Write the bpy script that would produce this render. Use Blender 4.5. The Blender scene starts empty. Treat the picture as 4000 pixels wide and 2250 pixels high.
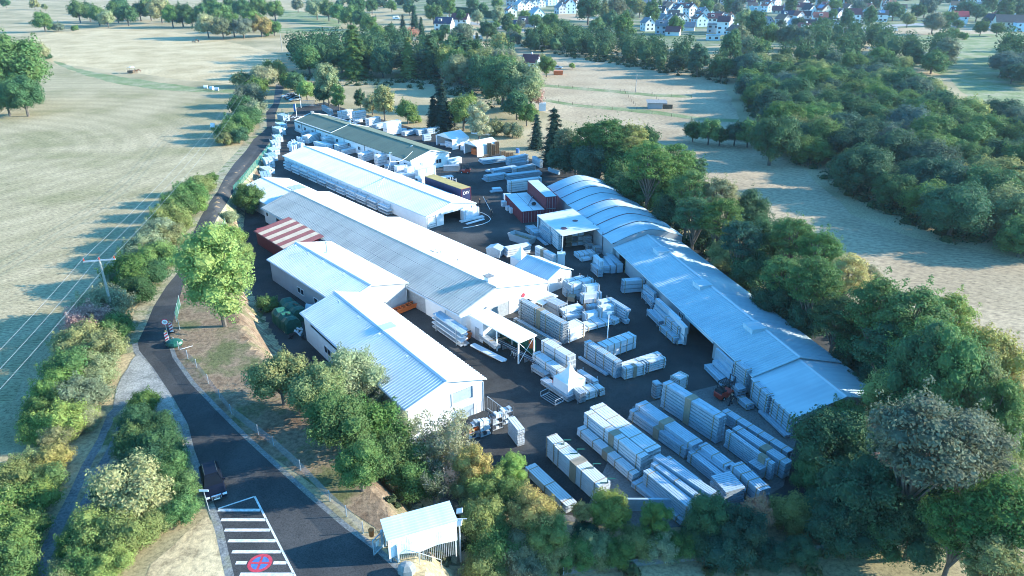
import bpy, bmesh, math, random
from mathutils import Vector, Matrix
R=math.radians
C=bpy.data.collections.new("yard"); 
scn=bpy.context.scene
scn.collection.children.link(C)
# ------------------------------------------------------------------ camera, sky, sun, exposure
CAMH=50.0; PITCH=25.0; FPX=2790.0
cd=bpy.data.cameras.new("camera"); cam=bpy.data.objects.new("camera",cd); scn.collection.objects.link(cam)
cam.location=(0,0,CAMH); cam.rotation_euler=(R(90-PITCH),0,0)
cd.sensor_width=36; cd.lens=FPX/4000*36; cd.clip_start=1; cd.clip_end=6000
scn.camera=cam
HAZE=0.00009
SUN_EL=19.0; SUN_AZ=4.3          # azimuth counted from +X towards +Y
w=bpy.data.worlds.new("World"); scn.world=w; w.use_nodes=True
nt=w.node_tree; bg=nt.nodes["Background"]; sky=nt.nodes.new("ShaderNodeTexSky")
sky.sky_type='NISHITA'; sky.sun_disc=False; sky.sun_elevation=R(SUN_EL); sky.sun_rotation=R(90-SUN_AZ)
sky.altitude=200; sky.air_density=1.0; sky.dust_density=0.6; sky.ozone_density=1.6
wb=nt.nodes.new("ShaderNodeMix"); wb.data_type='RGBA'; wb.blend_type='MULTIPLY'; wb.inputs[0].default_value=1.0
wb.inputs[7].default_value=(0.41,1.10,1.50,1)      # cold white balance of the photograph
nt.links.new(sky.outputs[0],wb.inputs[6]); nt.links.new(wb.outputs[2],bg.inputs[0]); bg.inputs[1].default_value=0.15
sl=bpy.data.lights.new("sun",'SUN'); sl.energy=5.0; sl.angle=R(0.5); sl.color=(1.0,0.93,0.80)
so=bpy.data.objects.new("sun",sl); scn.collection.objects.link(so)
sd=Vector((math.cos(R(SUN_AZ))*math.cos(R(SUN_EL)),math.sin(R(SUN_AZ))*math.cos(R(SUN_EL)),math.sin(R(SUN_EL))))
so.rotation_euler=sd.to_track_quat('Z','Y').to_euler()
vs=scn.view_settings; vs.view_transform='Standard'; vs.look='None'; vs.exposure=1.28; vs.gamma=1
scn.render.engine='CYCLES'
try:
    scn.cycles.filter_width=1.0; scn.cycles.max_bounces=6; scn.cycles.transparent_max_bounces=12; scn.cycles.diffuse_bounces=3
except Exception: pass
rnd=random.Random(7)
# ------------------------------------------------------------------ surveying helpers (photo pixel -> point on the ground)
_c,_s=math.cos(R(PITCH)),math.sin(R(PITCH))
def P(u,v,z=0.0):
    a=(u-2000)/FPX; b=(v-1125)/FPX
    d=(a,_c-b*_s,-_s-b*_c); t=(z-CAMH)/d[2]
    return (d[0]*t,d[1]*t)
def sm(t):
    t=min(1,max(0,t)); return t*t*(3-2*t)
BANK=[(30,2),(45,-6),(52,-10),(66,-20),(80,-31),(93,-38.5),(110,-47.5),(121,-51.5),(135,-56),(150,-60.5),(176,-64.8),(200,-69),(240,-77),(400,-110)]
def xb(y):
    if y<=BANK[0][0]: return BANK[0][1]
    for (a,b),(c,d) in zip(BANK,BANK[1:]):
        if y<=c: return b+(d-b)*(y-a)/(c-a)
    return BANK[-1][1]
def hz(x,y):
    hl=5*(1-sm((y-125)/100.0))
    if hl<=0: return 0.0
    return hl*sm((xb(y)-x)/6+.5)
def G(u,v):
    z=5.6
    while z>0:
        x,y=P(u,v,z)
        if hz(x,y)>=z: return Vector((x,y,hz(x,y)))
        z-=.08
    x,y=P(u,v,0); return Vector((x,y,0))
def depth(x,y,z): return y*_c-(z-CAMH)*_s
# ------------------------------------------------------------------ materials
M={}
def mat(name,col,rough=.6,metal=0,noise=0,nscale=5,bump=0,bscale=20,col2=None,spec=.5,emit=None,coord='Object'):
    m=bpy.data.materials.new(name); m.use_nodes=True; n=m.node_tree; b=n.nodes["Principled BSDF"]
    b.inputs["Base Color"].default_value=(*col,1); b.inputs["Roughness"].default_value=rough; b.inputs["Metallic"].default_value=metal
    b.inputs["Specular IOR Level"].default_value=spec
    tc=n.nodes.new("ShaderNodeTexCoord")
    if noise or col2:
        t=n.nodes.new("ShaderNodeTexNoise"); t.inputs["Scale"].default_value=nscale; t.inputs["Detail"].default_value=6; t.inputs["Roughness"].default_value=.65
        n.links.new(tc.outputs[coord],t.inputs["Vector"])
        r=n.nodes.new("ShaderNodeValToRGB"); k=noise
        c2=col2 or tuple(min(1,c*(1+k)) for c in col); c1=col if col2 else tuple(c*(1-k) for c in col)
        r.color_ramp.elements[0].position=.36; r.color_ramp.elements[1].position=.64
        r.color_ramp.elements[0].color=(*c1,1); r.color_ramp.elements[1].color=(*c2,1)
        n.links.new(t.outputs["Fac"],r.inputs["Fac"]); n.links.new(r.outputs["Color"],b.inputs["Base Color"])
    if bump:
        t2=n.nodes.new("ShaderNodeTexNoise"); t2.inputs["Scale"].default_value=bscale; t2.inputs["Detail"].default_value=4
        n.links.new(tc.outputs[coord],t2.inputs["Vector"]); bp=n.nodes.new("ShaderNodeBump"); bp.inputs["Strength"].default_value=bump; bp.inputs["Distance"].default_value=.1
        n.links.new(t2.outputs["Fac"],bp.inputs["Height"]); n.links.new(bp.outputs["Normal"],b.inputs["Normal"])
    if emit: b.inputs["Emission Color"].default_value=(*emit,1); b.inputs["Emission Strength"].default_value=1
    M[name]=m; return m
mat('white_wall',(.78,.79,.8),.7,noise=.05,nscale=.6)
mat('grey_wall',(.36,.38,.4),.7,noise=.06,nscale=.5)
mat('roof_white',(.74,.77,.8),.38,noise=.05,nscale=.4)
mat('roof_steel',(.52,.6,.66),.4,metal=.25,noise=.08,nscale=.35)
mat('roof_cement',(.40,.40,.38),.9,noise=.18,nscale=.9,bump=.3,bscale=6)
mat('roof_green',(.15,.20,.115),.7,noise=.06,nscale=.3)
mat('roof_red',(.17,.045,.055),.5,noise=.15,nscale=1)
mat('roof_cream',(.40,.36,.30),.5,noise=.1,nscale=1)
mat('maroon',(.16,.025,.04),.5,noise=.15,nscale=1.2)
mat('trim',(.6,.66,.7),.4)
mat('dark',(.02,.022,.026),.7)
mat('dark_steel',(.09,.1,.12),.5,metal=.4)
mat('glass',(.025,.035,.05),.15,spec=.4)
mat('galv',(.46,.51,.55),.42,metal=.35,noise=.12,nscale=2.5)
mat('profile_white',(.62,.66,.69),.45,noise=.07,nscale=1.5)
mat('profile_blue',(.42,.52,.60),.42,metal=.2,noise=.1,nscale=2)
mat('film',(.62,.70,.76),.22,noise=.08,nscale=3)
mat('strap',(.36,.28,.18),.7)
mat('card',(.30,.25,.18),.85,noise=.1,nscale=3)
mat('timber',(.32,.22,.13),.85,noise=.25,nscale=4)
mat('timber_dark',(.12,.085,.055),.9,noise=.25,nscale=4)
mat('orange',(.62,.14,.03),.5,noise=.1,nscale=2)
mat('red_paint',(.5,.05,.03),.4)
mat('tarp_green',(.012,.10,.07),.45,noise=.2,nscale=2,bump=.6,bscale=3)
mat('tarp_white',(.72,.76,.8),.4,noise=.08,nscale=1.2,bump=.5,bscale=2)
mat('fabric_white',(.82,.83,.84),.6,noise=.03,nscale=2)
mat('green_paint',(.03,.16,.11),.5)
mat('paint_white',(.82,.82,.82),.7,noise=.05,nscale=3)
mat('road_paint',(.5,.5,.49),.8,nscale=3.5,col2=(.8,.8,.79))
mat('car_glass',(.01,.014,.02),.3,spec=.15)
mat('paint_red',(.5,.05,.08),.8,noise=.2,nscale=4)
mat('paint_blue',(.06,.17,.42),.8,noise=.2,nscale=4)
mat('car_blue',(.010,.013,.025),.35,spec=.18)
mat('car_silver',(.55,.6,.65),.25,metal=.5)
mat('car_dark',(.03,.04,.06),.2,metal=.3)
mat('rubber',(.015,.015,.015),.8)
mat('chrome',(.75,.77,.8),.15,metal=.9)
mat('truck_blue',(.02,.03,.09),.4,noise=.3,nscale=.8)
mat('roof_ochre',(.48,.36,.12),.6,noise=.12,nscale=.8)
mat('skin',(.5,.3,.2),.6)
mat('cloth_dark',(.02,.022,.03),.8)
mat('cloth_blue',(.05,.08,.16),.8)
mat('hair',(.05,.03,.02),.8)
mat('horse_brown',(.2,.09,.045),.7); mat('horse_dark',(.03,.02,.018),.7)
mat('bark',(.13,.11,.09),.9,noise=.25,nscale=6); mat('bark_pale',(.35,.33,.3),.9,noise=.2,nscale=6)
mat('soil',(.26,.19,.13),.95,noise=.3,nscale=.5,bump=.6,bscale=3)
mat('pipe_white',(.7,.72,.72),.5)
mat('wire',(.38,.4,.42),.4,metal=.4)
mat('lamp_glass',(.7,.74,.78),.2)
mat('stone',(.25,.26,.26),.8,noise=.2,nscale=2)
for nm,c in dict(h_white=(.76,.77,.77),h_cream=(.62,.57,.47),h_blue_lit=(.5,.68,.78),h_grey=(.45,.47,.5)).items(): mat(nm,c,.8,noise=.04,nscale=.4)  # the blue one is white wall with sky-blue shade put into its colour
for nm,c in dict(r_red=(.30,.085,.06),r_orange=(.42,.17,.1),r_maroon=(.14,.04,.05),r_brown=(.17,.1,.08),r_black=(.025,.03,.045),r_grey=(.17,.19,.22),r_pale=(.38,.42,.45),r_navy=(.03,.045,.09),r_brightred=(.5,.04,.05),r_teal=(.2,.36,.38)).items(): mat(nm,c,.7,noise=.15,nscale=1.2,bump=.3,bscale=4)
mat('solar',(.25,.35,.5),.12)
def streak(name,col,col2,rough,metal,seam=0):
    m=bpy.data.materials.new(name); m.use_nodes=True; n=m.node_tree; b=n.nodes["Principled BSDF"]; L=n.links.new
    b.inputs["Roughness"].default_value=rough; b.inputs["Metallic"].default_value=metal
    tc=n.nodes.new("ShaderNodeTexCoord"); mp=n.nodes.new("ShaderNodeMapping"); mp.inputs["Scale"].default_value=(1.4,.12,.12); L(tc.outputs["Object"],mp.inputs["Vector"])
    t=n.nodes.new("ShaderNodeTexNoise"); t.inputs["Scale"].default_value=1.6; t.inputs["Detail"].default_value=5; L(mp.outputs[0],t.inputs["Vector"])
    t2=n.nodes.new("ShaderNodeTexNoise"); t2.inputs["Scale"].default_value=.25; t2.inputs["Detail"].default_value=4; L(tc.outputs["Object"],t2.inputs["Vector"])
    a=n.nodes.new("ShaderNodeMath"); a.operation='ADD'; L(t.outputs["Fac"],a.inputs[0]); L(t2.outputs["Fac"],a.inputs[1])
    h=n.nodes.new("ShaderNodeMath"); h.operation='MULTIPLY'; h.inputs[1].default_value=.5; L(a.outputs[0],h.inputs[0])
    r=n.nodes.new("ShaderNodeValToRGB"); r.color_ramp.elements[0].position=.36; r.color_ramp.elements[1].position=.6; r.color_ramp.elements[0].color=(*col2,1); r.color_ramp.elements[1].color=(*col,1)
    L(h.outputs[0],r.inputs["Fac"]); L(r.outputs["Color"],b.inputs["Base Color"]); M[name]=m
streak('roof_white',(.76,.79,.81),(.62,.67,.70),.55,0)
streak('roof_steel',(.50,.63,.68),(.40,.52,.58),.6,0)
streak('roof_cement',(.56,.54,.48),(.40,.385,.345),.9,0)
streak('roof_green',(.16,.19,.13),(.125,.15,.105),.7,0)
def net_mat(name,col,fac):
    m=bpy.data.materials.new(name); m.use_nodes=True; n=m.node_tree; b=n.nodes["Principled BSDF"]; b.inputs["Base Color"].default_value=(*col,1)
    t=n.nodes.new("ShaderNodeBsdfTransparent"); x=n.nodes.new("ShaderNodeMixShader"); x.inputs[0].default_value=fac
    n.links.new(t.outputs[0],x.inputs[1]); n.links.new(b.outputs[0],x.inputs[2]); n.links.new(x.outputs[0],n.nodes["Material Output"].inputs[0]); M[name]=m
net_mat('net_green',(.05,.25,.2),.4); net_mat('net_grey',(.4,.45,.5),.35)
# leaves: colour comes from the object, each leaf differs a little
m=bpy.data.materials.new('leaf'); m.use_nodes=True; n=m.node_tree; b=n.nodes["Principled BSDF"]
oi=n.nodes.new("ShaderNodeObjectInfo"); ge=n.nodes.new("ShaderNodeNewGeometry"); tc=n.nodes.new("ShaderNodeTexCoord")
no=n.nodes.new("ShaderNodeTexNoise"); no.inputs["Scale"].default_value=2.6; no.inputs["Detail"].default_value=3
n.links.new(tc.outputs["Object"],no.inputs["Vector"])
hs=n.nodes.new("ShaderNodeHueSaturation")
def mth(op,a,b_):
    x=n.nodes.new("ShaderNodeMath"); x.operation=op
    for i,q in enumerate((a,b_)):
        if isinstance(q,(int,float)): x.inputs[i].default_value=q
        else: n.links.new(q,x.inputs[i])
    return x.outputs[0]
isl=ge.outputs["Random Per Island"]
val=mth('ADD',mth('MULTIPLY',isl,.75),mth('MULTIPLY',no.outputs["Fac"],.8)); val=mth('ADD',val,.55)
hue=mth('ADD',mth('MULTIPLY',isl,.03),mth('MULTIPLY',no.outputs["Fac"],-.07)); hue=mth('ADD',hue,.52)
n.links.new(val,hs.inputs["Value"]); n.links.new(hue,hs.inputs["Hue"]); n.links.new(oi.outputs["Color"],hs.inputs["Color"])
n.links.new(hs.outputs[0],b.inputs["Base Color"]); b.inputs["Roughness"].default_value=.7; b.inputs["Specular IOR Level"].default_value=.12
tr=n.nodes.new("ShaderNodeBsdfTranslucent"); n.links.new(hs.outputs[0],tr.inputs["Color"])
mx=n.nodes.new("ShaderNodeMixShader"); mx.inputs[0].default_value=.35
n.links.new(b.outputs[0],mx.inputs[1]); n.links.new(tr.outputs[0],mx.inputs[2]); n.links.new(mx.outputs[0],n.nodes["Material Output"].inputs[0])
M['leaf']=m
def ground_mat(name,cols,scale,fine=3.0,bump=.5,stripes=None,fstretch=None,rings=None,con=1.0):
    """three-tone noise ground; stripes=(wavelength,angle,distortion,strength,colour)"""
    m=bpy.data.materials.new(name); m.use_nodes=True; n=m.node_tree; b=n.nodes["Principled BSDF"]; b.inputs["Roughness"].default_value=.95; b.inputs["Specular IOR Level"].default_value=.15
    tc=n.nodes.new("ShaderNodeTexCoord"); L=n.links.new
    def noise(s,d,r=.6,vec=None):
        t=n.nodes.new("ShaderNodeTexNoise"); t.inputs["Scale"].default_value=s; t.inputs["Detail"].default_value=d; t.inputs["Roughness"].default_value=r
        L(vec or tc.outputs["Object"],t.inputs["Vector"]); return t.outputs["Fac"]
    def ramp(f,cs,ps):
        r=n.nodes.new("ShaderNodeValToRGB"); e=r.color_ramp.elements
        while len(e)<len(cs): e.new(.5)
        for i,(c,p) in enumerate(zip(cs,ps)): e[i].position=p; e[i].color=(*c,1)
        L(f,r.inputs["Fac"]); return r.outputs["Color"]
    big=ramp(noise(scale,6,.62),cols,[.38,.5,.62][:len(cols)] if len(cols)==3 else [.4,.6])
    vec=None
    if fstretch:
        mp=n.nodes.new("ShaderNodeMapping"); mp.inputs["Scale"].default_value=fstretch; L(tc.outputs["Object"],mp.inputs["Vector"]); vec=mp.outputs[0]
    f=noise(fine,5,.75,vec)
    fc=ramp(f,[(1-.45*con,)*3,(.98,.98,.98),(1+.3*con,1+.3*con,1+.27*con)],[.35,.5,.65])
    mxx=n.nodes.new("ShaderNodeMix"); mxx.data_type='RGBA'; mxx.blend_type='MULTIPLY'; mxx.inputs[0].default_value=1; L(big,mxx.inputs[6]); L(fc,mxx.inputs[7]); out=mxx.outputs[2]
    if stripes:
        wl,ang,dist,st,sc=stripes
        mp=n.nodes.new("ShaderNodeMapping"); mp.inputs["Rotation"].default_value=(0,0,R(ang) if not rings else 0); mp.inputs["Location"].default_value=(-rings[0],-rings[1],0) if rings else (0,0,0); L(tc.outputs["Object"],mp.inputs["Vector"])
        wv=n.nodes.new("ShaderNodeTexWave"); wv.wave_type='RINGS' if rings else 'BANDS'; wv.rings_direction='Z'; wv.inputs["Scale"].default_value=.314/wl*1.0; wv.inputs["Distortion"].default_value=dist; wv.inputs["Detail"].default_value=3; wv.inputs["Detail Scale"].default_value=.35
        L(mp.outputs[0],wv.inputs["Vector"])
        sc2=ramp(wv.outputs["Fac"],[(1,1,1),sc],[.35,.75])
        mm=n.nodes.new("ShaderNodeMix"); mm.data_type='RGBA'; mm.blend_type='MULTIPLY'; mm.inputs[0].default_value=st; L(out,mm.inputs[6]); L(sc2,mm.inputs[7]); out=mm.outputs[2]
    L(out,b.inputs["Base Color"])
    if bump:
        bp=n.nodes.new("ShaderNodeBump"); bp.inputs["Strength"].default_value=bump; bp.inputs["Distance"].default_value=.25; L(f,bp.inputs["Height"]); bp.inputs["Strength"].default_value=bump*.35; L(bp.outputs["Normal"],b.inputs["Normal"])
    M[name]=m
ground_mat('dry_grass',[(0.306, 0.258, 0.141), (0.418, 0.332, 0.195), (0.51, 0.397, 0.241)],.035,fine=2.6,bump=.6)
ground_mat('mown_field',[(0.316, 0.272, 0.144), (0.408, 0.332, 0.199), (0.469, 0.378, 0.234)],.04,fine=2.6,bump=.6,stripes=(6.5,60,5,.45,(.78,.80,.76)),fstretch=(.5,1.7,1),rings=(-175,175),con=1.35)
ground_mat('tall_dry',[(0.449, 0.341, 0.187), (0.541, 0.415, 0.241), (0.612, 0.48, 0.288)],.06,fine=1.1,bump=1.0)
ground_mat('stubble',[(0.388, 0.295, 0.187), (0.469, 0.359, 0.234), (0.53, 0.415, 0.273)],.03,fine=1.3,bump=.6,stripes=(2.2,-55,5,.35,(.8,.8,.8)),fstretch=(.7,1.6,1))
ground_mat('green_grass',[(.17,.22,.09),(.24,.27,.13),(.34,.32,.2)],.12,fine=1.5,bump=.4)
ground_mat('verge',[(.26,.22,.13),(.40,.35,.24),(.16,.19,.08)],.25,fine=2.6,bump=.9)
ground_mat('bank_soil_shaded',[(.17,.115,.075),(.27,.195,.13),(.13,.135,.06)],.18,fine=2.2,bump=.9)  # brown soil, darkened further to put tree shade into the colour
ground_mat('garden',[(.12,.17,.07),(.2,.22,.12),(.3,.28,.2)],.06,fine=.6,bump=.3)
ground_mat('asphalt',[(.04,.04,.04),(.062,.062,.062),(.088,.086,.083)],.07,fine=9,bump=.15)
ground_mat('asphalt_new',[(.055,.056,.057),(.08,.08,.08)],.2,fine=9,bump=.12)
ground_mat('asphalt_old',[(.12,.12,.118),(.16,.158,.152)],.3,fine=6,bump=.15)
ground_mat('concrete_yard',[(.14,.14,.137),(.17,.17,.165),(.19,.188,.18)],.15,fine=5,bump=.1)
ground_mat('gravel',[(.20,.2,.18),(.30,.3,.28),(.38,.37,.34)],.5,fine=5,bump=.9)
ground_mat('track_gravel',[(.17,.18,.18),(.24,.245,.24),(.22,.22,.17)],.4,fine=4,bump=.6)
ground_mat('village_road',[(.3,.3,.3),(.36,.36,.35)],.2,fine=1,bump=0)
# ------------------------------------------------------------------ mesh helpers
class MB:
    def __init__(s): s.v=[]; s.f=[]; s.m=[]; s.mi=0
    def quad(s,*p):
        i=len(s.v); s.v+= [tuple(q) for q in p]; s.f.append(tuple(range(i,i+len(p)))); s.m.append(s.mi)
    def box(s,x0,x1,y0,y1,z0,z1,M4=None,skip=''):
        p=[(x0,y0,z0),(x1,y0,z0),(x1,y1,z0),(x0,y1,z0),(x0,y0,z1),(x1,y0,z1),(x1,y1,z1),(x0,y1,z1)]
        if M4 is not None: p=[tuple(M4@Vector(q)) for q in p]
        i=len(s.v); s.v+=p
        F={'b':(0,3,2,1),'t':(4,5,6,7),'s':(0,1,5,4),'e':(1,2,6,5),'n':(2,3,7,6),'w':(3,0,4,7)}
        for k,f in F.items():
            if k in skip: continue
            s.f.append(tuple(i+j for j in f)); s.m.append(s.mi)
    def bar(s,a,b,r,r2=None,n=6,cap=True):
        a=Vector(a); b=Vector(b); d=b-a
        if d.length<1e-6: return
        q=d.to_track_quat('Z','Y'); r2=r if r2 is None else r2; i=len(s.v)
        for k in range(n):
            t=2*math.pi*k/n; o=q@Vector((math.cos(t),math.sin(t),0)); s.v.append(tuple(a+o*r)); s.v.append(tuple(b+o*r2))
        for k in range(n):
            j=(k+1)%n; s.f.append((i+2*k,i+2*j,i+2*j+1,i+2*k+1)); s.m.append(s.mi)
        if cap:
            s.f.append(tuple(i+2*k for k in reversed(range(n)))); s.m.append(s.mi); s.f.append(tuple(i+2*k+1 for k in range(n))); s.m.append(s.mi)
    def path(s,pts,rad,n=6):
        for k in range(len(pts)-1):
            r=rad if isinstance(rad,(int,float)) else rad[k]; r2=rad if isinstance(rad,(int,float)) else rad[k+1]
            s.bar(pts[k],pts[k+1],r,r2,n)
    def lathe(s,prof,c=(0,0,0),n=12,sx=1,sy=1):
        i=len(s.v)
        for r,z in prof:
            for k in range(n):
                t=2*math.pi*k/n; s.v.append((c[0]+r*sx*math.cos(t),c[1]+r*sy*math.sin(t),c[2]+z))
        for a in range(len(prof)-1):
            for k in range(n):
                j=(k+1)%n; s.f.append((i+a*n+k,i+a*n+j,i+(a+1)*n+j,i+(a+1)*n+k)); s.m.append(s.mi)
    def prism(s,poly,y0,y1,axis='y'):
        """poly of (a,z) extruded along y (or x)"""
        n=len(poly); i=len(s.v)
        for y in (y0,y1):
            for a,z in poly: s.v.append((a,y,z) if axis=='y' else (y,a,z))
        for k in range(n):
            j=(k+1)%n; s.f.append((i+k,i+j,i+n+j,i+n+k)); s.m.append(s.mi)
        s.f.append(tuple(i+k for k in reversed(range(n)))); s.m.append(s.mi); s.f.append(tuple(i+n+k for k in range(n))); s.m.append(s.mi)
    def ball(s,c,r,sc=(1,1,1),n=8,mrings=6):
        prof=[]; i=len(s.v)
        for a in range(mrings+1):
            t=math.pi*a/mrings
            for k in range(n):
                p=2*math.pi*k/n; s.v.append((c[0]+r*sc[0]*math.sin(t)*math.cos(p),c[1]+r*sc[1]*math.sin(t)*math.sin(p),c[2]+r*sc[2]*math.cos(t)))
        for a in range(mrings):
            for k in range(n):
                j=(k+1)%n; s.f.append((i+a*n+k,i+(a+1)*n+k,i+(a+1)*n+j,i+a*n+j)); s.m.append(s.mi)
    def mesh(s,name,mats):
        me=bpy.data.meshes.new(name); me.from_pydata(s.v,[],s.f)
        if not isinstance(mats,(list,tuple)): mats=[mats]
        for q in mats: me.materials.append(M[q] if isinstance(q,str) else q)
        if len(mats)>1: me.polygons.foreach_set('material_index',s.m)
        me.update(); return me
    def build(s,name,mats,parent=None,label=None,smooth=False):
        me=s.mesh(name,mats)
        if smooth: me.polygons.foreach_set('use_smooth',[True]*len(me.polygons))
        o=bpy.data.objects.new(name,me); C.objects.link(o); o.parent=parent
        if label: o['label']=label
        return o
def tag(o,label=None,cat=None,group=None,kind=None):
    if label: o['label']=label
    if cat: o['category']=cat
    if group: o['group']=group
    if kind: o['kind']=kind
    return o
def empty(name,loc,rz=0,label=None,cat=None,group=None):
    o=bpy.data.objects.new(name,None); C.objects.link(o); o.empty_display_size=.3
    o.location=loc; o.rotation_euler=(0,0,rz); return tag(o,label,cat,group)
KIDS={}
def copy_tree(o,parent=None):
    c=o.copy(); C.objects.link(c); c.parent=parent
    for ch in list(o.children): copy_tree(ch,c)
    return c
# ------------------------------------------------------------------ ground
def lin(a,b,s): 
    n=max(1,int(round((b-a)/s))); return [a+(b-a)*i/n for i in range(n)]
gx=[-3000,-1500,-800,-400,-250]+lin(-180,-112,8)+lin(-112,12,1)+lin(12,60,8)+[60,150,300,600,1200,3000]
gy=[-300,-100,0]+lin(20,250,1)+lin(250,330,10)+[330,500,900,1500,3500]
def grid_ground():
    nx,ny=len(gx),len(gy)
    v=[(x,y,hz(x,y)) for y in gy for x in gx]
    # cells are split along a fixed diagonal so that sheets laid on top can follow them
    f=[(j*nx+i,j*nx+i+1,(j+1)*nx+i+1,(j+1)*nx+i) for j in range(ny-1) for i in range(nx-1)]
    me=bpy.data.meshes.new('ground'); me.from_pydata(v,[],f); me.materials.append(M['dry_grass']); me.update()
    o=bpy.data.objects.new('ground',me); C.objects.link(o); o['kind']='structure'; return o
grid_ground()
def drape(name,pts,material,off,step=1.0,kind='structure',flat=False):
    """a sheet of world-space outline pts laid on the terrain, off metres above it"""
    bm=bmesh.new(); vs_=[bm.verts.new((p[0],p[1],0)) for p in pts]; f=bm.faces.new(vs_)
    bmesh.ops.triangulate(bm,faces=[f])
    if not flat:
        x0,x1=min(p[0] for p in pts),max(p[0] for p in pts); y0,y1=min(p[1] for p in pts),max(p[1] for p in pts)
        for c in lin(math.ceil(max(x0,-112)/step)*step,min(x1,12)+.01,step) if x1>-112 and x0<12 else []:
            g=bm.verts[:]+bm.edges[:]+bm.faces[:]; bmesh.ops.bisect_plane(bm,geom=g,plane_co=(round(c),0,0),plane_no=(1,0,0))
        for c in lin(math.ceil(max(y0,20)/step)*step,min(y1,250)+.01,step) if y1>20 and y0<250 else []:
            g=bm.verts[:]+bm.edges[:]+bm.faces[:]; bmesh.ops.bisect_plane(bm,geom=g,plane_co=(0,round(c),0),plane_no=(0,1,0))
    for v in bm.verts: v.co.z=hz(v.co.x,v.co.y)+off*.3
    for f in bm.faces:
        if f.normal.z<0: f.normal_flip()
    me=bpy.data.meshes.new(name); bm.to_mesh(me); bm.free(); me.materials.append(M[material])
    o=bpy.data.objects.new(name,me); C.objects.link(o); o['kind']=kind; return o
def GP(pts): return [G(u,v)[:2] for u,v in pts]
def FP(pts): return [G(u*1.5528,v*1.5528)[:2] for u,v in pts]
def ragged(pts,amp,step,seed=1):
    rr=random.Random(seed); out=[]
    for a,b in zip(pts,pts[1:]+pts[:1]):
        L=math.hypot(b[0]-a[0],b[1]-a[1]); n=max(1,int(L/step))
        for i in range(n):
            t=i/n; out.append((a[0]+(b[0]-a[0])*t+(rr.uniform(-amp,amp) if i else 0),a[1]+(b[1]-a[1])*t+(rr.uniform(-amp,amp) if i else 0)))
    return out
# left mown field, tall dry grass beyond, green strips, stubble meadows
mf=FP([(-60,320),(0,290),(60,240),(95,190),(110,155),(180,180),(280,192),(400,210),(520,225),(600,228),(585,290),(560,330),(560,430),(480,450),(400,520),(330,620),(260,700),(150,800),(80,900),(40,1000),(-60,1150)])
drape('mown_meadow',ragged(mf,.6,6,3),'mown_field',.05,step=4)
drape('tall_grass_meadow',ragged(FP([(110,150),(70,95),(150,80),(240,72),(330,72),(420,78),(500,92),(600,110),(710,140),(705,165),(640,190),(600,215),(450,205),(280,188),(180,174)]),.8,8,4),'tall_dry',.05,step=8)
drape('green_strip',ragged(FP([(135,153),(200,172),(300,192),(400,208),(500,220),(590,226),(590,234),(500,232),(400,226),(300,212),(220,192),(150,166)]),.6,5,5),'green_grass',.09,step=4)
drape('field_track_strip',ragged(FP([(180,165),(330,182),(450,200),(600,214),(590,222),(440,210),(300,193),(190,172)]),.4,5,5),'dry_grass',.12,step=4)
drape('far_meadow_green',ragged(FP([(700,25),(760,28),(870,55),(850,68),(780,62),(700,50)]),1,9,6),'green_grass',.05,flat=True)
drape('far_meadow_green',ragged(FP([(700,72),(790,66),(880,76),(860,86),(780,80),(700,84)]),1,9,6),'green_grass',.05,flat=True)
drape('stubble_meadow',ragged(FP([(1060,215),(1250,240),(1700,400),(2576,1050),(2700,1050),(2700,680),(2300,600),(2140,540),(2030,430),(1900,350),(1860,300),(1820,205),(1700,180),(1500,150),(1330,128),(1230,110),(1150,110),(1100,160)]),.8,8,7),'stubble',.05,flat=True)
for pl in ([(1365,212),(1440,218),(1540,226),(1640,236),(1740,240),(1740,246),(1640,243),(1540,233),(1440,225),(1365,218)],
           [(1365,248),(1450,262),(1560,270),(1660,280),(1760,295),(1860,300),(1860,308),(1750,302),(1650,288),(1540,277),(1440,268),(1365,254)]):
    drape('green_strip',ragged(FP(pl),.5,5,8),'green_grass',.09,flat=True)
drape('valley_meadow',ragged(FP([(2240,105),(2350,84),(2700,84),(2700,330),(2450,260),(2380,190),(2240,150)]),1,9,9),'green_grass',.05,flat=True)
drape('village_ground',ragged(FP([(900,-60),(1000,20),(1080,40),(1180,55),(1210,90),(1300,100),(1700,120),(2200,104),(2700,82),(2700,-100),(1500,-105)]),2,25,10),'garden',.03,flat=True)
drape('far_stubble_field',FP([(1150,46),(1240,60),(1320,72),(1320,84),(1230,74),(1140,58)]),'stubble',.1,flat=True)
drape('far_stubble_field',FP([(1370,30),(1500,36),(1600,60),(1560,66),(1440,50),(1370,42)]),'stubble',.1,flat=True)
drape('far_stubble_field',FP([(1560,4),(1760,4),(1900,14),(1840,22),(1650,20)]),'stubble',.1,flat=True)
drape('far_stubble_field',FP([(2220,72),(2420,66),(2576,76),(2576,82),(2380,88),(2230,88)]),'stubble',.1,flat=True)
# bank between road and yard
bank=[(xb(y)-4.5,y) for y in range(44,226,6)]+[(xb(y)+3.6,y) for y in range(222,43,-6)]
drape('bank',ragged(bank,.25,3,11),'bank_soil_shaded',.04,step=1)
drape('embankment',ragged([(-46,84),(-38,70),(-30,62),(-20,54),(-10,46),(-6,48),(-16,62),(-28,76),(-36,88),(-44,100),(-50,112),(-54,122),(-56,118),(-52,100)],.4,3,12),'bank_soil_shaded',.08,step=1)
drape('dry_lawn',ragged([G(u*1.5528,v*1.5528)[:2] for u,v in [(430,1380),(520,1300),(555,1330),(600,1449),(620,1520),(330,1560),(380,1420)]],.3,2,13),'tall_dry',.08,step=2)
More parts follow.
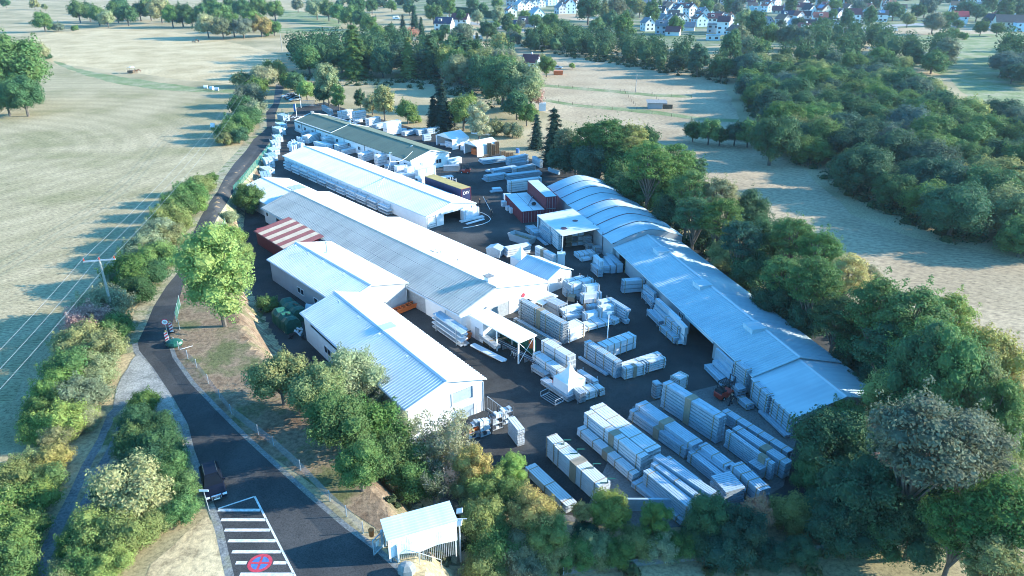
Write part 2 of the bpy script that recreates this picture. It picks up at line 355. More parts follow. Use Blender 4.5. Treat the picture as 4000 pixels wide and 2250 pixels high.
# yard asphalt
yard=[(-77.5,262),(-73.5,225),(-68,198),(-63.3,178),(-59,152),(-53,132),(-46,112),(-37,95),(-27,78),(-15,62),(-4,55),(8,54),(20,52),(34,56),(48,60),(50,78),(36,122),(26,158),(22,172),(0,195),(-20,215),(-48,246),(-62,262),(-70,272)]
drape('yard',yard,'asphalt',.075,flat=True)
# road: the ribbon left of the yard
RL=GP([(1068,405),(1040,440),(1042,500),(990,545),(960,590),(915,640),(880,690),(849,750),(820,790),(787,843),(760,900),(742,950),(722,1000),(692,1070),(650,1120),(600,1200),(572,1270),(538,1340),(545,1372),(600,1440),(680,1560),(735,1660),(760,1760),(790,1840),(830,1950),(870,2060),(915,2250),(945,2420)])
RR=GP([(1092,405),(1075,450),(1078,500),(1050,560),(1010,610),(960,680),(925,730),(906,760),(880,805),(854,843),(830,890),(805,940),(780,990),(745,1060),(715,1120),(695,1190),(672,1270),(655,1340),(675,1400),(745,1500),(840,1600),(950,1710),(1090,1840),(1200,1940),(1340,2060),(1460,2150),(1560,2240),(1700,2400)])
drape('road',RL+RR[::-1],'asphalt_new',.11,step=1)
drape('road',GP([(1078,330),(1068,405),(1092,405),(1112,330)]),'asphalt_old',.11,step=2)
def strip(name,a,b,material,off,step=1): drape(name,list(a)+list(b)[::-1],material,off,step)
def offs(l,d):
    out=[]
    for i,p in enumerate(l):
        q=l[min(i+1,len(l)-1)]; o=l[max(i-1,0)]; t=Vector((q[0]-o[0],q[1]-o[1])).normalized(); out.append((p[0]-t.y*d,p[1]+t.x*d))
    return out
strip('road_shoulder',offs(RL[17:],-.65),RL[17:],'track_gravel',.10)
strip('road_shoulder',RR[17:],offs(RR[17:],.5),'track_gravel',.10)
strip('road_verge',offs(RL[:19],-2.2),RL[:19],'verge',.09)
strip('road_verge',RR[3:19],offs(RR[3:19],1.4),'verge',.07)
drape('gravel_apron',ragged(GP([(540,1380),(600,1450),(680,1570),(720,1650),(640,1640),(570,1560),(540,1590),(440,1600),(455,1520),(500,1440)]),.2,1.5,14),'gravel',.13,step=1)
PL=GP([(480,1560),(420,1620),(380,1720),(320,1820),(270,1930),(200,2060),(150,2170),(110,2260),(60,2380)])
PR=GP([(560,1580),(500,1640),(465,1720),(420,1820),(370,1930),(330,2060),(290,2170),(270,2260),(240,2380)])
strip('farm_track',PL,PR,'track_gravel',.10)
mid=[((a[0]+b[0])/2,(a[1]+b[1])/2) for a,b in zip(PL,PR)]
drape('track_grass_ridge',ragged(offs(mid,.3)+offs(mid,-.3)[::-1],.12,1.2,15),'verge',.14,step=1)
drape('driveway_island',ragged(GP([(1092,470),(1100,425),(1115,430),(1120,470),(1108,480),(1095,560),(1070,600),(1080,560),(1100,520)]),.1,2,16),'verge',.13,step=1)
# pale concrete parts of the yard
for q in ([(2040,1750),(2230,1700),(2290,1640),(2420,1600),(2940,1470),(3010,1560),(3110,1720),(3060,1900),(2860,2020),(2520,2080),(2180,2030),(2060,1880)],
          [(1700,2000),(1760,1850),(1960,1740),(2040,1750),(2070,1900),(2000,2000)],
          [(1985,1500),(2070,1430),(2180,1440),(2140,1570),(2230,1560)],
          [(1830,1270),(1900,1290),(2080,1400),(2150,1510),(2060,1490),(1950,1380)],
          [(2220,960),(2330,975),(2420,1040),(2480,1100),(2560,1180),(2640,1330),(2600,1290),(2420,1130),(2300,1070),(2240,1010)],
          [(1670,895),(1740,870),(1800,866),(1830,880),(1770,900)]):
    drape('concrete_area',[P(u,v,0) for u,v in q],'concrete_yard',.085,flat=True)
# village streets
for a in ([(1150,52),(1240,62),(1340,78),(1340,84),(1240,68),(1150,58)],[(2100,72),(2300,58),(2430,62),(2430,68),(2300,64),(2110,78)],[(2180,118),(2300,126),(2420,146),(2300,134),(2180,124)]):
    drape('street',[P(u*1.5528,v*1.5528) for u,v in a],'village_road',.13,flat=True)
# ------------------------------------------------------------------ painted markings
def mark(name,polys,material,label,off=.125,cat='road marking',group=None,z=None):
    b=MB()
    for pl in polys:
        b.quad(*[(p[0],p[1],hz(p[0],p[1])+off*.3) for p in pl])
    o=b.build(name,material); return tag(o,label,cat,group)
def seg(a,b,wd):
    a=Vector(a); b=Vector(b); t=(b-a).normalized(); n_=Vector((-t.y,t.x))*wd/2
    n=max(1,int((b-a).length/1.0)); out=[]
    for i in range(n):
        p=a+(b-a)*i/n; q=a+(b-a)*(i+1)/n; out.append([tuple(p-n_),tuple(q-n_),tuple(q+n_),tuple(p+n_)])
    return out
g=lambda u,v: G(u,v)[:2]
ordn=['first','second','third','fourth','fifth','sixth','seventh','eighth','ninth','tenth','eleventh','twelfth','thirteenth','fourteenth','fifteenth','sixteenth','seventeenth','eighteenth','nineteenth','twentieth']
def nth(i):
    if i<20: return ordn[i]
    t=['twenty','thirty','forty','fifty','sixty','seventy','eighty','ninety'][(i+1)//10-2]; r=(i+1)%10
    return t+('-'+ordn[r-1] if r else 'th').replace('yth','ieth')
mark('road_line',seg(g(995,1941),g(1172,2290),.18),'road_paint','long white edge line running down the right side of the hatched area')
mark('road_line',seg(g(853,1989),g(995,1942),.16),'road_paint','slanting white line closing the top of the hatched area')
bars=[(852,1018,1995),(864,1038,2033),(878,1056,2073),(892,1078,2115),(907,1098,2158),(922,965,2201),(1068,1120,2201),(938,1146,2246)]
nm_=['topmost','second from the top','third from the top','fourth from the top','fifth, just above the round no-stopping sign','short, left of the round no-stopping sign','short, right of the round no-stopping sign','lowest, at the edge of the photo']
for (a,b_,v),q in zip(bars,nm_):
    mark('road_bar',seg(g(a,v),g(b_,v),.34),'road_paint','white hatch bar on the asphalt, '+q,group='white hatch bars by the car')
ct=Vector(g(1016,2202)); a1=(Vector(g(1060,2176))-ct); a2=Vector((-a1.y,a1.x)).normalized()
ux=a1.normalized(); RAx=2.05; RBx=1.2
def ell(ra,rb,off,matn,parent,name,ring=None,n=40):  # disc or ring painted on the road
    b=MB(); 
    for k in range(n):
        t0,t1=2*math.pi*k/n,2*math.pi*(k+1)/n
        f=lambda t,r1,r2: (*(ct+ux*math.cos(t)*r1+a2*math.sin(t)*r2),hz(*ct)+off*.3)
        if ring: b.quad(f(t0,*ring),f(t1,*ring),f(t1,ra,rb),f(t0,ra,rb))
        else: b.quad((*ct,hz(*ct)+off*.3),f(t0,ra,rb),f(t1,ra,rb))
    return b.build(name,matn,parent)
ns=empty('no_stopping_marking',(0,0,0),0,'round red and blue no-stopping sign painted on the asphalt between two short white bars','road marking')
ell(.78,.78,.13,'paint_blue',ns,'blue_disc'); ell(.98,.98,.138,'paint_red',ns,'red_ring',ring=(.7,.7))
b=MB()
for s_ in (1,-1):
    for p in seg(ct+ux*.52+a2*s_*.52,ct-ux*.52-a2*s_*.52,.2): b.quad(*[(q[0],q[1],hz(*ct)+(.0445 if s_>0 else .0465)) for q in p])
b.build('red_cross','paint_red',ns)
mark('yard_line',seg(P(1855,625),P(1935,760),.12),'paint_white','thin pale line across the dark yard right of the red forklift',off=.08)
b=MB()
# ------------------------------------------------------------------ buildings of the works
def frame(F,ang):
    """matrix at point F (far south-west corner) with local x along the ridge towards the camera"""
    return Matrix.Translation((F[0],F[1],0))@Matrix.Rotation(R(ang),4,'Z')
def corr_slope(b,x0,x1,ya,za,yb,zb,pitch,amp,th=.05,prof='trap'):
    """corrugated roof slope: ribs run from (ya,za) to (yb,zb); profile repeats along x"""
    n=max(1,int(round((x1-x0)/pitch))); p=(x1-x0)/n; dy,dz=yb-ya,zb-za; L=math.hypot(dy,dz); ny,nz=-dz/L,dy/L
    if nz<0: ny,nz=-ny,-nz
    prev=None; i=len(b.v)
    if prof=='trap': pat=[(0,0),(.45,0),(.55,1),(.9,1)]
    else: pat=[(0,0),(.17,.5),(.33,1),(.5,1),(.67,1),(.83,.5)]
    if prof=='trap': pat=[(0,0),(.5,0),(.62,1),(.88,1)]
    xs=[(x0+(k+t)*p,h*amp) for k in range(n) for t,h in pat]+[(x1,0)]
    for x,h in xs:
        b.v.append((x,ya+ny*(h+th),za+nz*(h+th))); b.v.append((x,yb+ny*(h+th),zb+nz*(h+th)))
    for k in range(len(xs)-1):
        b.f.append((i+2*k,i+2*k+2,i+2*k+3,i+2*k+1)); b.m.append(b.mi)
    # underside and eave edge
    b.quad((x0,ya,za),(x0,yb,zb),(x1,yb,zb),(x1,ya,za))
    for y,z in ((ya,za),(yb,zb)): b.quad((x0,y,z),(x1,y,z),(x1,y+ny*(th+amp*.5),z+nz*(th+amp*.5)),(x0,y+ny*(th+amp*.5),z+nz*(th+amp*.5)))
    for x in (x0,x1): b.quad((x,ya,za),(x,yb,zb),(x,yb+ny*(th+amp*.5),zb+nz*(th+amp*.5)),(x,ya+ny*(th+amp*.5),za+nz*(th+amp*.5)))
def wall_openings(b,x0,x1,z0,z1,y,t,ops,M4=None):
    """wall in the xz plane at y (thickness t towards +y) with rectangular openings (xa,xb,za,zb)"""
    xs=sorted(set([x0,x1]+[o[0] for o in ops]+[o[1] for o in ops]))
    for a,c in zip(xs,xs[1:]):
        m_=(a+c)/2; cols=sorted([o for o in ops if o[0]<m_<o[1]],key=lambda o:o[2]); z=z0
        for o in cols:
            if o[2]>z: b.box(a,c,y,y+t,z,o[2],M4)
            z=o[3]
        if z<z1: b.box(a,c,y,y+t,z,z1,M4)
def window(root,x,z,w_,h,y,t=.12,side='s',frame_m='paint_white',label=None,bars=1):
    """window in a wall facing -y (side s), or +x (side e) where x means the y coordinate"""
    f=MB(); g_=MB(); fr=.09
    def bx(b,a,c,zz0,zz1,d0,d1):
        if side=='s': b.box(a,c,y+d0,y+d1,zz0,zz1)
        elif side=='n': b.box(a,c,y-d1,y-d0,zz0,zz1)
        else: b.box(y-d1,y-d0,a,c,zz0,zz1)
    bx(f,x,x+w_,z,z+fr,-.05,.06); bx(f,x,x+w_,z+h-fr,z+h,-.05,.06); bx(f,x,x+fr,z+fr,z+h-fr,-.05,.06); bx(f,x+w_-fr,x+w_,z+fr,z+h-fr,-.05,.06)
    for k in range(bars):
        xm=x+w_*(k+1)/(bars+1); bx(f,xm-.05,xm+.05,z+fr,z+h-fr,-.04,.05)
    bx(g_,x+fr,x+w_-fr,z+fr,z+h-fr,.0,.03)
    o=f.build('window',frame_m,root,label); g_.build('pane','glass',o); return o
def gable_walls(b,L,W,he,hr,yr,t=.2,s_ops=(),e_ops=(),base=-1.0,w_ops=(),n_ops=()):
    """four walls with gables; s = long wall towards the camera-left, e = near gable"""
    wall_openings(b,0,L,base,he,0,t,list(s_ops))
    wall_openings(b,0,L,base,he,W-t,t,list(n_ops))
    for xx,ops in ((L-t,e_ops),(0,w_ops)):
        ys=sorted(set([t,W-t]+[o[0] for o in ops]+[o[1] for o in ops]))
        for a,c in zip(ys,ys[1:]):
            m_=(a+c)/2; z=base
            for o in sorted([o for o in ops if o[0]<m_<o[1]],key=lambda o:o[2]):
                if o[2]>z: b.box(xx,xx+t,a,c,z,o[2])
                z=o[3]
            if z<he: b.box(xx,xx+t,a,c,z,he)
        i=len(b.v)
        b.prism([(t,he),(W-t,he),(W-t,he+(hr-he)*t/(W-yr)),(yr,hr-.02),(t,he+(hr-he)*t/yr)],xx,xx+t,axis='x')
def gabled(name,label,F,ang,L,W,he,hr,yr=None,wall='white_wall',roof='roof_white',pitch=.33,amp=.05,over=.35,eo=.25,s_ops=(),e_ops=(),w_ops=(),n_ops=(),roof2=None,ridge='trim',cat='industrial building',x0roof=0,x1roof=None,base=-1.0,ztop=0):
    yr=W/2 if yr is None else yr
    root=empty(name,(F[0],F[1],0),R(ang),label,cat)
    b=MB(); gable_walls(b,L,W,he,hr,yr,.2,s_ops,e_ops,base,w_ops,n_ops); b.build('wall',wall,root)
    x1=L if x1roof is None else x1roof
    sl=(hr-he)/yr; sn=(hr-he)/(W-yr)
    b=MB(); corr_slope(b,x0roof-eo,x1+eo,-over,he-over*sl+ztop,yr,hr+ztop,pitch,amp); rs=b.build('roof',roof,root,label='roof slope towards the field')
    b=MB(); corr_slope(b,x0roof-eo,x1+eo,W+over,he-over*sn+ztop,yr,hr+ztop,pitch,amp); b.build('roof',roof2 or roof,root,label='roof slope towards the yard')
    b=MB(); h=hr+ztop+.05+amp; q=.28
    b.quad((x0roof-eo,yr-q,h-q*sl+.02),(x1+eo,yr-q,h-q*sl+.02),(x1+eo,yr,h+.04),(x0roof-eo,yr,h+.04))
    b.quad((x0roof-eo,yr,h+.04),(x1+eo,yr,h+.04),(x1+eo,yr+q,h-q*sn+.02),(x0roof-eo,yr+q,h-q*sn+.02))
    b.build('ridge_cap',ridge,root)
    b=MB(); b.bar((-eo,-over-.06,he-over*sl-.02),(L+eo,-over-.06,he-over*sl-.02),.08); b.bar((L+.1,-over-.04,he-over*sl-.1),(L+.06,.0,he-.7),.05); b.bar((L+.06,-.06,he-.7),(L+.06,-.06,0),.05)
    b.build('gutter',ridge,root)
    b=MB(); b.bar((-eo,W+over+.06,he-over*sn-.02),(L+eo,W+over+.06,he-over*sn-.02),.08); b.bar((L+.06,W+.06,he-.4),(L+.06,W+.06,0),.05); b.build('gutter',ridge,root)
    return root
def skylight(root,x,y,he,hr,yr,wx=1.6,wy=1.5,sgn=1,h=.45):
    """ridge ventilator box standing on the roof slope near (x,y)"""
    b=MB(); z=hr-.2
    b.box(x,x+wx,y-wy/2,y+wy/2,z-.35,z+h); o=b.build('roof_ventilator','roof_steel',root)
    b=MB(); b.box(x-.08,x+wx+.08,y-wy/2-.1,y+wy/2+.1,z+h,z+h+.07); b.build('lid','roof_steel',o)
def shutter(root,x,z,w_,h,y,side='s',material='profile_blue'):
    b=MB(); n=int(h/.16)
    for k in range(n):
        z0=z+h*k/n; z1=z+h*(k+1)/n
        if side=='s': b.box(x,x+w_,y+.05,y+.10,z0+.01,z1)
        else: b.box(y-.10,y-.05,x,x+w_,z0+.01,z1)
    return b.build('roller_shutter',material,root)
# --- front workshop (A)
LA=29.4
A=gabled('workshop','long white workshop with blue ribbed metal roof nearest the camera, behind the big embankment trees',(-29.3,89.3),-52.8,LA,10.1,4.6,6.15,roof='roof_white',pitch=.46,amp=.13,over=.35,
    s_ops=[(2.2,17,3.3,4.0),(6.5,10.5,1.2,2.4),(19,24,1.2,2.4)],e_ops=[(5.8,8.6,2.6,4.2),(5.6,8.8,-.5,1.7)])
b=MB(); b.box(2.2,17,.06,.12,3.3,4.0); b.build('window_band','glass',A,'long dark window band under the eaves')
window(A,6.5,1.2,4,1.2,0,bars=3); window(A,19,1.2,5,1.2,0,bars=3)
shutter(A,5.8,2.7,2.8,1.4,LA,side='e'); b=MB(); b.box(LA-.02,LA+.14,5.6,8.8,2.5,2.62); b.box(LA,LA+.08,5.66,5.78,2.62,4.25); b.box(LA,LA+.08,8.62,8.74,2.62,4.25); b.build('window_sill','trim',A)
shutter(A,5.6,-.5,3.2,2.2,LA,side='e')
skylight(A,13.2,5.9,4.6,6.15,5.05,1.5,1.8)
for x in (3,9,15,22): 
    b=MB(); b.bar((x,4.2,5.9),(x,4.2,6.35),.07); b.bar((x,4.05,6.35),(x,4.35,6.35),.1); b.build('roof_vent','roof_steel',A)
# --- middle extension (B)
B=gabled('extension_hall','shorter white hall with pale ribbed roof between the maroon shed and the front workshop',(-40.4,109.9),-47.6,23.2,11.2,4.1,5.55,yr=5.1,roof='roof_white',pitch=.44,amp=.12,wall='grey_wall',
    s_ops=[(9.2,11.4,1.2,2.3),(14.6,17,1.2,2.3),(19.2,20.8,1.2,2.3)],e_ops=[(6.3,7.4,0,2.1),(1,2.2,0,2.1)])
for x,w_ in ((9.2,2.2),(14.6,2.4),(19.2,1.6)): window(B,x,1.2,w_,1.1,0)
b=MB(); b.box(23.05,23.1,6.3,7.4,0,2.1); b.build('door','dark',B)
b=MB(); b.box(23.21,23.27,8.3,9.7,0,2.2); b.build('door','grey_wall',B,'pale grey door beside the main hall')
b=MB(); b.bar((6.5,7.2,5.2),(6.5,7.2,6.9),.13); b.bar((6.5,7.2,6.9),(6.5,7.2,7.05),.2); b.build('flue','galv',B)
for x in (1.2,5.5,10.5,17): 
    b=MB(); b.bar((x,4.3,5.3),(x,4.3,5.75),.07); b.bar((x,4.15,5.75),(x,4.45,5.75),.1); b.build('roof_vent','roof_steel',B)
# --- main hall
LM=64.0; ang=-47.65; W1=14.8; W2=17.6; YR=6.6; HR=5.5; HE=3.5
root=empty('main_hall',(-50.5,138.5,0),R(ang),'longest white hall with weathered grey ribbed roof through the middle of the works','industrial building')
sN=(HR-2.95)/(W2-YR)
b=MB(); wall_openings(b,0,LM,-1,HE,0,.25,[(0.8,1.8,1.9,2.8),(5.2,9.4,1.0,2.6),(45.6,47,0,2.2),(48.6,55.4,0,2.9)])
wall_openings(b,0,22,-1,HR-sN*(W1-YR)-.05,W1-.25,.25,[]); wall_openings(b,22,LM,-1,HR-sN*(W2-YR)-.02,W2-.25,.25,[(57,60,0,3)])
zn2=HR-sN*(W2-YR)
for o in ((5.6,8.9,0,2.9),): pass
xx=LM-.25
for a,c,z0 in ((.25,5.0,-1),(5.0,9.4,2.6),(9.4,W2-.25,-1)):
    b.box(xx,xx+.25,a,c,z0,2.7)
i=0
b.prism([(.25,2.7),(W2-.25,2.7),(W2-.25,max(zn2,2.75)),(YR,HR-.02),(.25,HE+.05)],xx,xx+.25,axis='x')
b.prism([(.25,-1),(W1-.25,-1),(W1-.25,HR-sN*(W1-YR)-.02),(YR,HR-.02),(.25,HE)],0,.25,axis='x')
b.box(22,22.25,W1,W2-.25,-1,zn2)
b.build('wall','white_wall',root)
b=MB(); corr_slope(b,-.3,LM+.35,-.4,HE-.4*(HR-HE)/YR,YR,HR,.52,.1,prof='sine'); b.build('roof','roof_cement',root,'grey weathered roof slope with rows of fixings')
b=MB(); corr_slope(b,-.3,22,W1+.35,HR-sN*(W1+.35-YR),YR,HR,.42,.05,prof='sine'); b.build('roof','roof_white',root,'narrower far part of the bright roof slope')
b=MB(); corr_slope(b,22,LM+.35,W2+.35,HR-sN*(W2+.35-YR),YR,HR,.42,.05,prof='sine'); b.build('roof','roof_white',root,'wide bright roof slope towards the yard')
b=MB(); 
for q in range(1): b.quad((-.3,YR-.3,HR+.06),(LM+.35,YR-.3,HR+.06),(LM+.35,YR,HR+.18),(-.3,YR,HR+.18)); b.quad((-.3,YR,HR+.18),(LM+.35,YR,HR+.18),(LM+.35,YR+.3,HR+.08),(-.3,YR+.3,HR+.08))
b.build('ridge_cap','roof_cement',root)
# lap lines of the sheets
for fy in (.34,.67):
    y=-.4+(YR+.4)*fy; z=HE-.4*(HR-HE)/YR+(HR-HE+.4*(HR-HE)/YR)*fy
    b=MB(); b.box(-.3,LM+.35,y-.03,y+.03,z+.09,z+.135); b.build('lap_joint','stone',root)
b=MB(); b.bar((-.3,-.48,HE-.2),(LM+.3,-.48,HE-.2),.09); b.bar((44.2,-.45,HE-.3),(44.2,-.12,HE-1),.06); b.bar((44.2,-.12,HE-1),(44.2,-.12,0),.06); b.build('gutter','trim',root)
b=MB(); b.bar((22,W2+.42,zn2-.12),(LM+.3,W2+.42,zn2-.12),.09); b.bar((LM+.15,W2+.4,zn2-.2),(LM+.15,W2+.1,zn2-.8),.06); b.bar((LM+.15,W2+.1,zn2-.8),(LM+.15,W2+.1,0),.06); b.build('gutter','trim',root)
for k in range(26):
    x=21.2+k*.85
    if k in (9,): continue
    b=MB(); b.box(x,x+.7,-.42,-.1,HE-.02,HE+.10); b.build('gutter_grille','dark_steel',root)
ch=MB(); ch.box(61.2,62.2,YR+.3,YR+1.2,HR-.5,HR+.7); c1=ch.build('chimney','white_wall',root); b=MB(); b.box(61.0,62.4,YR+.1,YR+1.4,HR+.85,HR+.93); 
for dx in (61.15,62.15):
    for dy in (.2,1.2): b.box(dx,dx+.06,YR+dy,YR+dy+.06,HR+.7,HR+.85)
b.build('chimney_cover','stone',c1)
for x in (45,46.4,51): 
    b=MB(); b.bar((x,YR+3.2,HR-.9),(x,YR+3.2,HR-.35),.06); b.build('roof_vent','dark_steel',root)
b=MB(); b.box(45,46,YR+2.0,YR+2.35,HR-.55,HR-.35); b.box(46.5,46.7,YR+2.0,YR+2.6,HR-.55,HR-.33); b.build('roof_patch','stone',root)
# doors of the main hall
b=MB(); n=24
for k in range(n): b.box(48.6+6.8*k/n+.02,48.6+6.8*(k+1)/n,.1,.16,0,2.6)
b.build('folding_door','galv',root)
for k in range(9):
    b=MB(); b.box(48.9+k*.72,49.25+k*.72,.0,.08,2.62,2.84); b.build('lamp','orange',root)
b=MB(); b.box(48.2,55.6,-.32,-.02,2.92,3.22); b.build('shutter_box','trim',root)
b=MB(); b.box(45.6,47,.12,.18,0,2.2); b.build('door','dark',root)
window(root,.8,1.9,1.0,.9,0,bars=0)
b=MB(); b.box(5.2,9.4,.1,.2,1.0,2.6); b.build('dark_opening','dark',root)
shutter(root,5.05,.0,4.3,2.6,LM,side='e',material='galv'); b=MB(); b.box(LM,LM+.35,4.7,9.8,2.6,3.0); b.build('shutter_box','trim',root)
b=MB(); b.bar((LM+.02,12.3,2.4),(LM+.07,12.3,2.4),.36,n=16); b.build('round_sign','paint_red',root)
b=MB(); b.box(LM+.002,LM+.03,13.2,13.8,.8,1.4); b.build('vent_opening','dark',root)
b=MB(); b.prism([(13.4,1.4),(16.8,1.9),(16.8,1.98),(13.4,1.48)],LM,LM+3.2,axis='x'); b.bar((LM+3.0,16.4,-.1),(LM+3.0,16.4,1.9),.06); b.bar((LM+3.0,13.6,-.1),(LM+3.0,13.6,1.4),.06); b.build('side_canopy','fabric_white',root)
# --- small pair roof beyond the main hall
u=Vector((math.cos(R(ang)),math.sin(R(ang)))); vv=Vector((-u.y,u.x))
p=Vector((-50.5,138.5))-u*15.6+vv*1.5
M0=gabled('store_building','small store with pale metal roof at the far end of the grey-roofed hall',(p.x,p.y),ang,15.2,11.5,3.6,4.9,roof='roof_white',pitch=.45,amp=.05,over=.3)
b=MB()
for k in range(5): b.box(10+k*.7,10.5+k*.7,6.5,9.5,4.6,4.95)
b.build('roof_crate','galv',M0)
# --- maroon shed
Fm=(-48.2,126.3); angm=-48.2
root=empty('maroon_shed',(Fm[0],Fm[1],0),R(angm),'maroon metal shed with red and cream striped roof leaning against the long hall','shed')
Ls=13.6; Ws=6.9
b=MB(); b.box(0,Ls,0,.15,-1.5,2.9); b.box(0,.15,.15,Ws,-1.5,3.4); b.box(Ls-.15,Ls,.15,Ws,-1.5,3.4); b.build('wall','maroon',root)
n=9; w_=Ls/n
for k in range(n):
    b=MB(); corr_slope(b,k*w_-(.2 if k==0 else 0),(k+1)*w_+(.2 if k==n-1 else 0),-.25,2.95,Ws,4.0,.2,.05); b.build('roof_panel','roof_red' if k%2==0 else 'roof_cream',root)
b=MB(); b.bar((-.2,-.33,2.9),(Ls+.2,-.33,2.9),.08); b.build('gutter','maroon',root)
# --- white hall
Wh=gabled('white_hall','long white hall with pale ribbed roof and side racks, next to the green-roofed building',(-59.0,182.0),-48.35,63.2,12.3,2.95,4.4,roof='roof_white',pitch=.5,amp=.06,over=.3,
    e_ops=[(4.2,8.6,-.5,2.5)])
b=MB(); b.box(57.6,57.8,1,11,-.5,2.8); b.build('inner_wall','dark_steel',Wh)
b=MB(); b.box(63.22,63.6,3.4,9.0,2.5,2.9); b.build('shutter_box','trim',Wh)
b=MB(); 
for (y0,y1,z0,z1) in ((.1,.2,0,2.7),(2.2,2.3,0,2.7),(.2,2.2,.9,1.0),(.2,2.2,2.1,2.2)): b.box(63.23,63.32,y0,y1,z0,z1)
for k in range(4):
    b.bar((63.24,.5+k*.45,.5),(63.3,.5+k*.45,.5),.15,n=10); b.bar((63.24,.5+k*.45,2.5),(63.3,.5+k*.45,2.5),.15,n=10)
b.build('sample_panel','galv',Wh,'open metal panel with round holes on the near left corner')
# --- green roofed building
Gn=empty('green_roofed_building',(-67.8,223.4,0),R(-48.6),'long white building with green roof at the back of the works','industrial building')
LG=64.3; WG=11.9; XS=24.0
b=MB(); he,hr=3.5,5.05
wins=[(3.2+i*0,0,0,0) for i in range(0)]
wx=[2.4,6.2,11.2,15.6,20.0,26,33,38.3,43.5,48,52.8,57.5,61.0]
gable_walls(b,LG,WG,he,hr,WG/2,.2,[(x,x+1.5,1.3,2.4) for x in wx],[(7.6,9.4,1.2,2.4),(2.2,3.6,1.2,2.4)]); b.build('wall','white_wall',Gn)
for x in wx: window(Gn,x,1.3,1.5,1.1,0)
window(Gn,7.6,1.2,1.8,1.2,LG,side='e'); window(Gn,2.2,1.2,1.4,1.2,LG,side='e')
for x0,x1,dz in ((-.3,XS,-.32),(XS,LG+.3,0)):
    for sgn,ya in ((1,-.35),(-1,WG+.35)):
        b=MB(); corr_slope(b,x0,x1,ya,he-.35*(hr-he)/(WG/2)+dz+.05,WG/2,hr+dz+.05,.6,.02); b.build('roof','roof_green',Gn,('lower far ' if dz else 'higher near ')+'green roof slope')
    b=MB(); b.box(x0,x1,WG/2-.2,WG/2+.2,hr+dz+.1,hr+dz+.19); b.build('ridge_cap','roof_green',Gn)
b=MB(); b.prism([(-.35,he-.15),(WG/2,hr+.0),(WG+.35,he-.15),(WG+.35,he+.16),(WG/2,hr+.24),(-.35,he+.16)],XS-.12,XS-.02,axis='x'); b.build('step_wall','trim',Gn)
b=MB(); b.prism([(-.35,he-.16),(WG/2,hr-.1),(WG+.35,he-.16),(WG+.35,he+.05),(WG/2,hr+.14),(-.35,he+.05)],LG+.31,LG+.36,axis='x'); b.build('verge_trim','white_wall',Gn)
b=MB(); b.box(.6,1.6,WG/2-.6,WG/2+.3,4.3,5.6); b.build('chimney','stone',Gn)
b=MB(); b.bar((-.3,-.42,he-.12),(LG+.3,-.42,he-.12),.08); b.build('gutter','roof_green',Gn)
for x in (5,14,31,42,51): 
    b=MB(); b.bar((x,-.08,0),(x,-.08,he-.1),.06); b.build('downpipe','dark_steel',Gn)
# --- long shed on the right
LS=44.5; WS=12.0
Sh=gabled('long_shed','long grey metal shed with pale blue ribbed roof and three roof vents',(18.3,118.2),-74.9,LS,WS,3.1,4.75,wall='grey_wall',roof='roof_steel',pitch=.42,amp=.08,over=.35,
    s_ops=[(2.0,4.8,-.5,2.6),(24.7,26.1,.1,2.3),(27.8,34.8,-.5,2.5)])
for x in (6.8,20.8,35.0): skylight(Sh,x,5.0,3.1,4.75,6.0,2.2,2.0)
b=MB(); b.box(27.2,35.3,-.45,-.02,2.55,2.95); b.build('shutter_box','roof_steel',Sh)
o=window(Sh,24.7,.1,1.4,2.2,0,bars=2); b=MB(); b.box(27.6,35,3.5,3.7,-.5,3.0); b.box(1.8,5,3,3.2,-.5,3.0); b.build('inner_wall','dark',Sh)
b=MB()
for k in range(4): b.box(4.9+k*.0,4.98,-.1,-.04,k*.9,k*.9+.5)
b.build('bollard','roof_ochre',Sh)
# --- arched hall beyond the shed
root=empty('arched_hall',(7.9,152.5,0),R(-74.1),'high pale blue arched panel hall with dark roof seams in front of the tree belt','industrial building')
LH=36.2; WHh=13.6
def arch(y): 
    t=abs(y-WHh/2)/(WHh/2); return 5.7-2.0*(t**1.5)
b=MB(); b.box(0,LH,0,.15,-.5,3.66); b.box(0,LH,WHh-.15,WHh,-.5,3.66)
for xx in (0,LH-.15):
    ys=[WHh*k/12 for k in range(13)]
    b.prism([(.15,-.5),(WHh-.15,-.5)]+[(min(WHh-.15,max(.15,y)),arch(y)-.06) for y in reversed(ys)],xx,xx+.15,axis='x')
b.build('wall','grey_wall',root)
n=8
for k in range(n):
    b=MB(); x0=LH*k/n+.06; x1=LH*(k+1)/n-.06; ys=[-.25+(WHh+.5)*j/16 for j in range(17)]
    for a,c in zip(ys,ys[1:]):
        za,zc=arch(max(0,min(WHh,a)))+.02,arch(max(0,min(WHh,c)))+.02; mid=(x0+x1)/2
        b.quad((x0,a,za),(mid,a,za+.13),(mid,c,zc+.13),(x0,c,zc)); b.quad((mid,a,za+.13),(x1,a,za),(x1,c,zc),(mid,c,zc+.13))
    b.build('roof_panel','roof_steel',root,smooth=False)
for k in range(1,n):
    b=MB(); ys=[-.25+(WHh+.5)*j/16 for j in range(17)]; x=LH*k/n
    for a,c in zip(ys,ys[1:]):
        za,zc=arch(max(0,min(WHh,a)))+.05,arch(max(0,min(WHh,c)))+.05; b.quad((x-.16,a,za),(x+.16,a,za),(x+.16,c,zc),(x-.16,c,zc))
    b.build('roof_seam','dark_steel' if k%2 else 'roof_red',root)
for x in (LH*.75,LH*.88): 
    b=MB(); b.bar((x,-.1,0),(x,-.1,4.4),.07); b.build('downpipe','dark_steel',root)
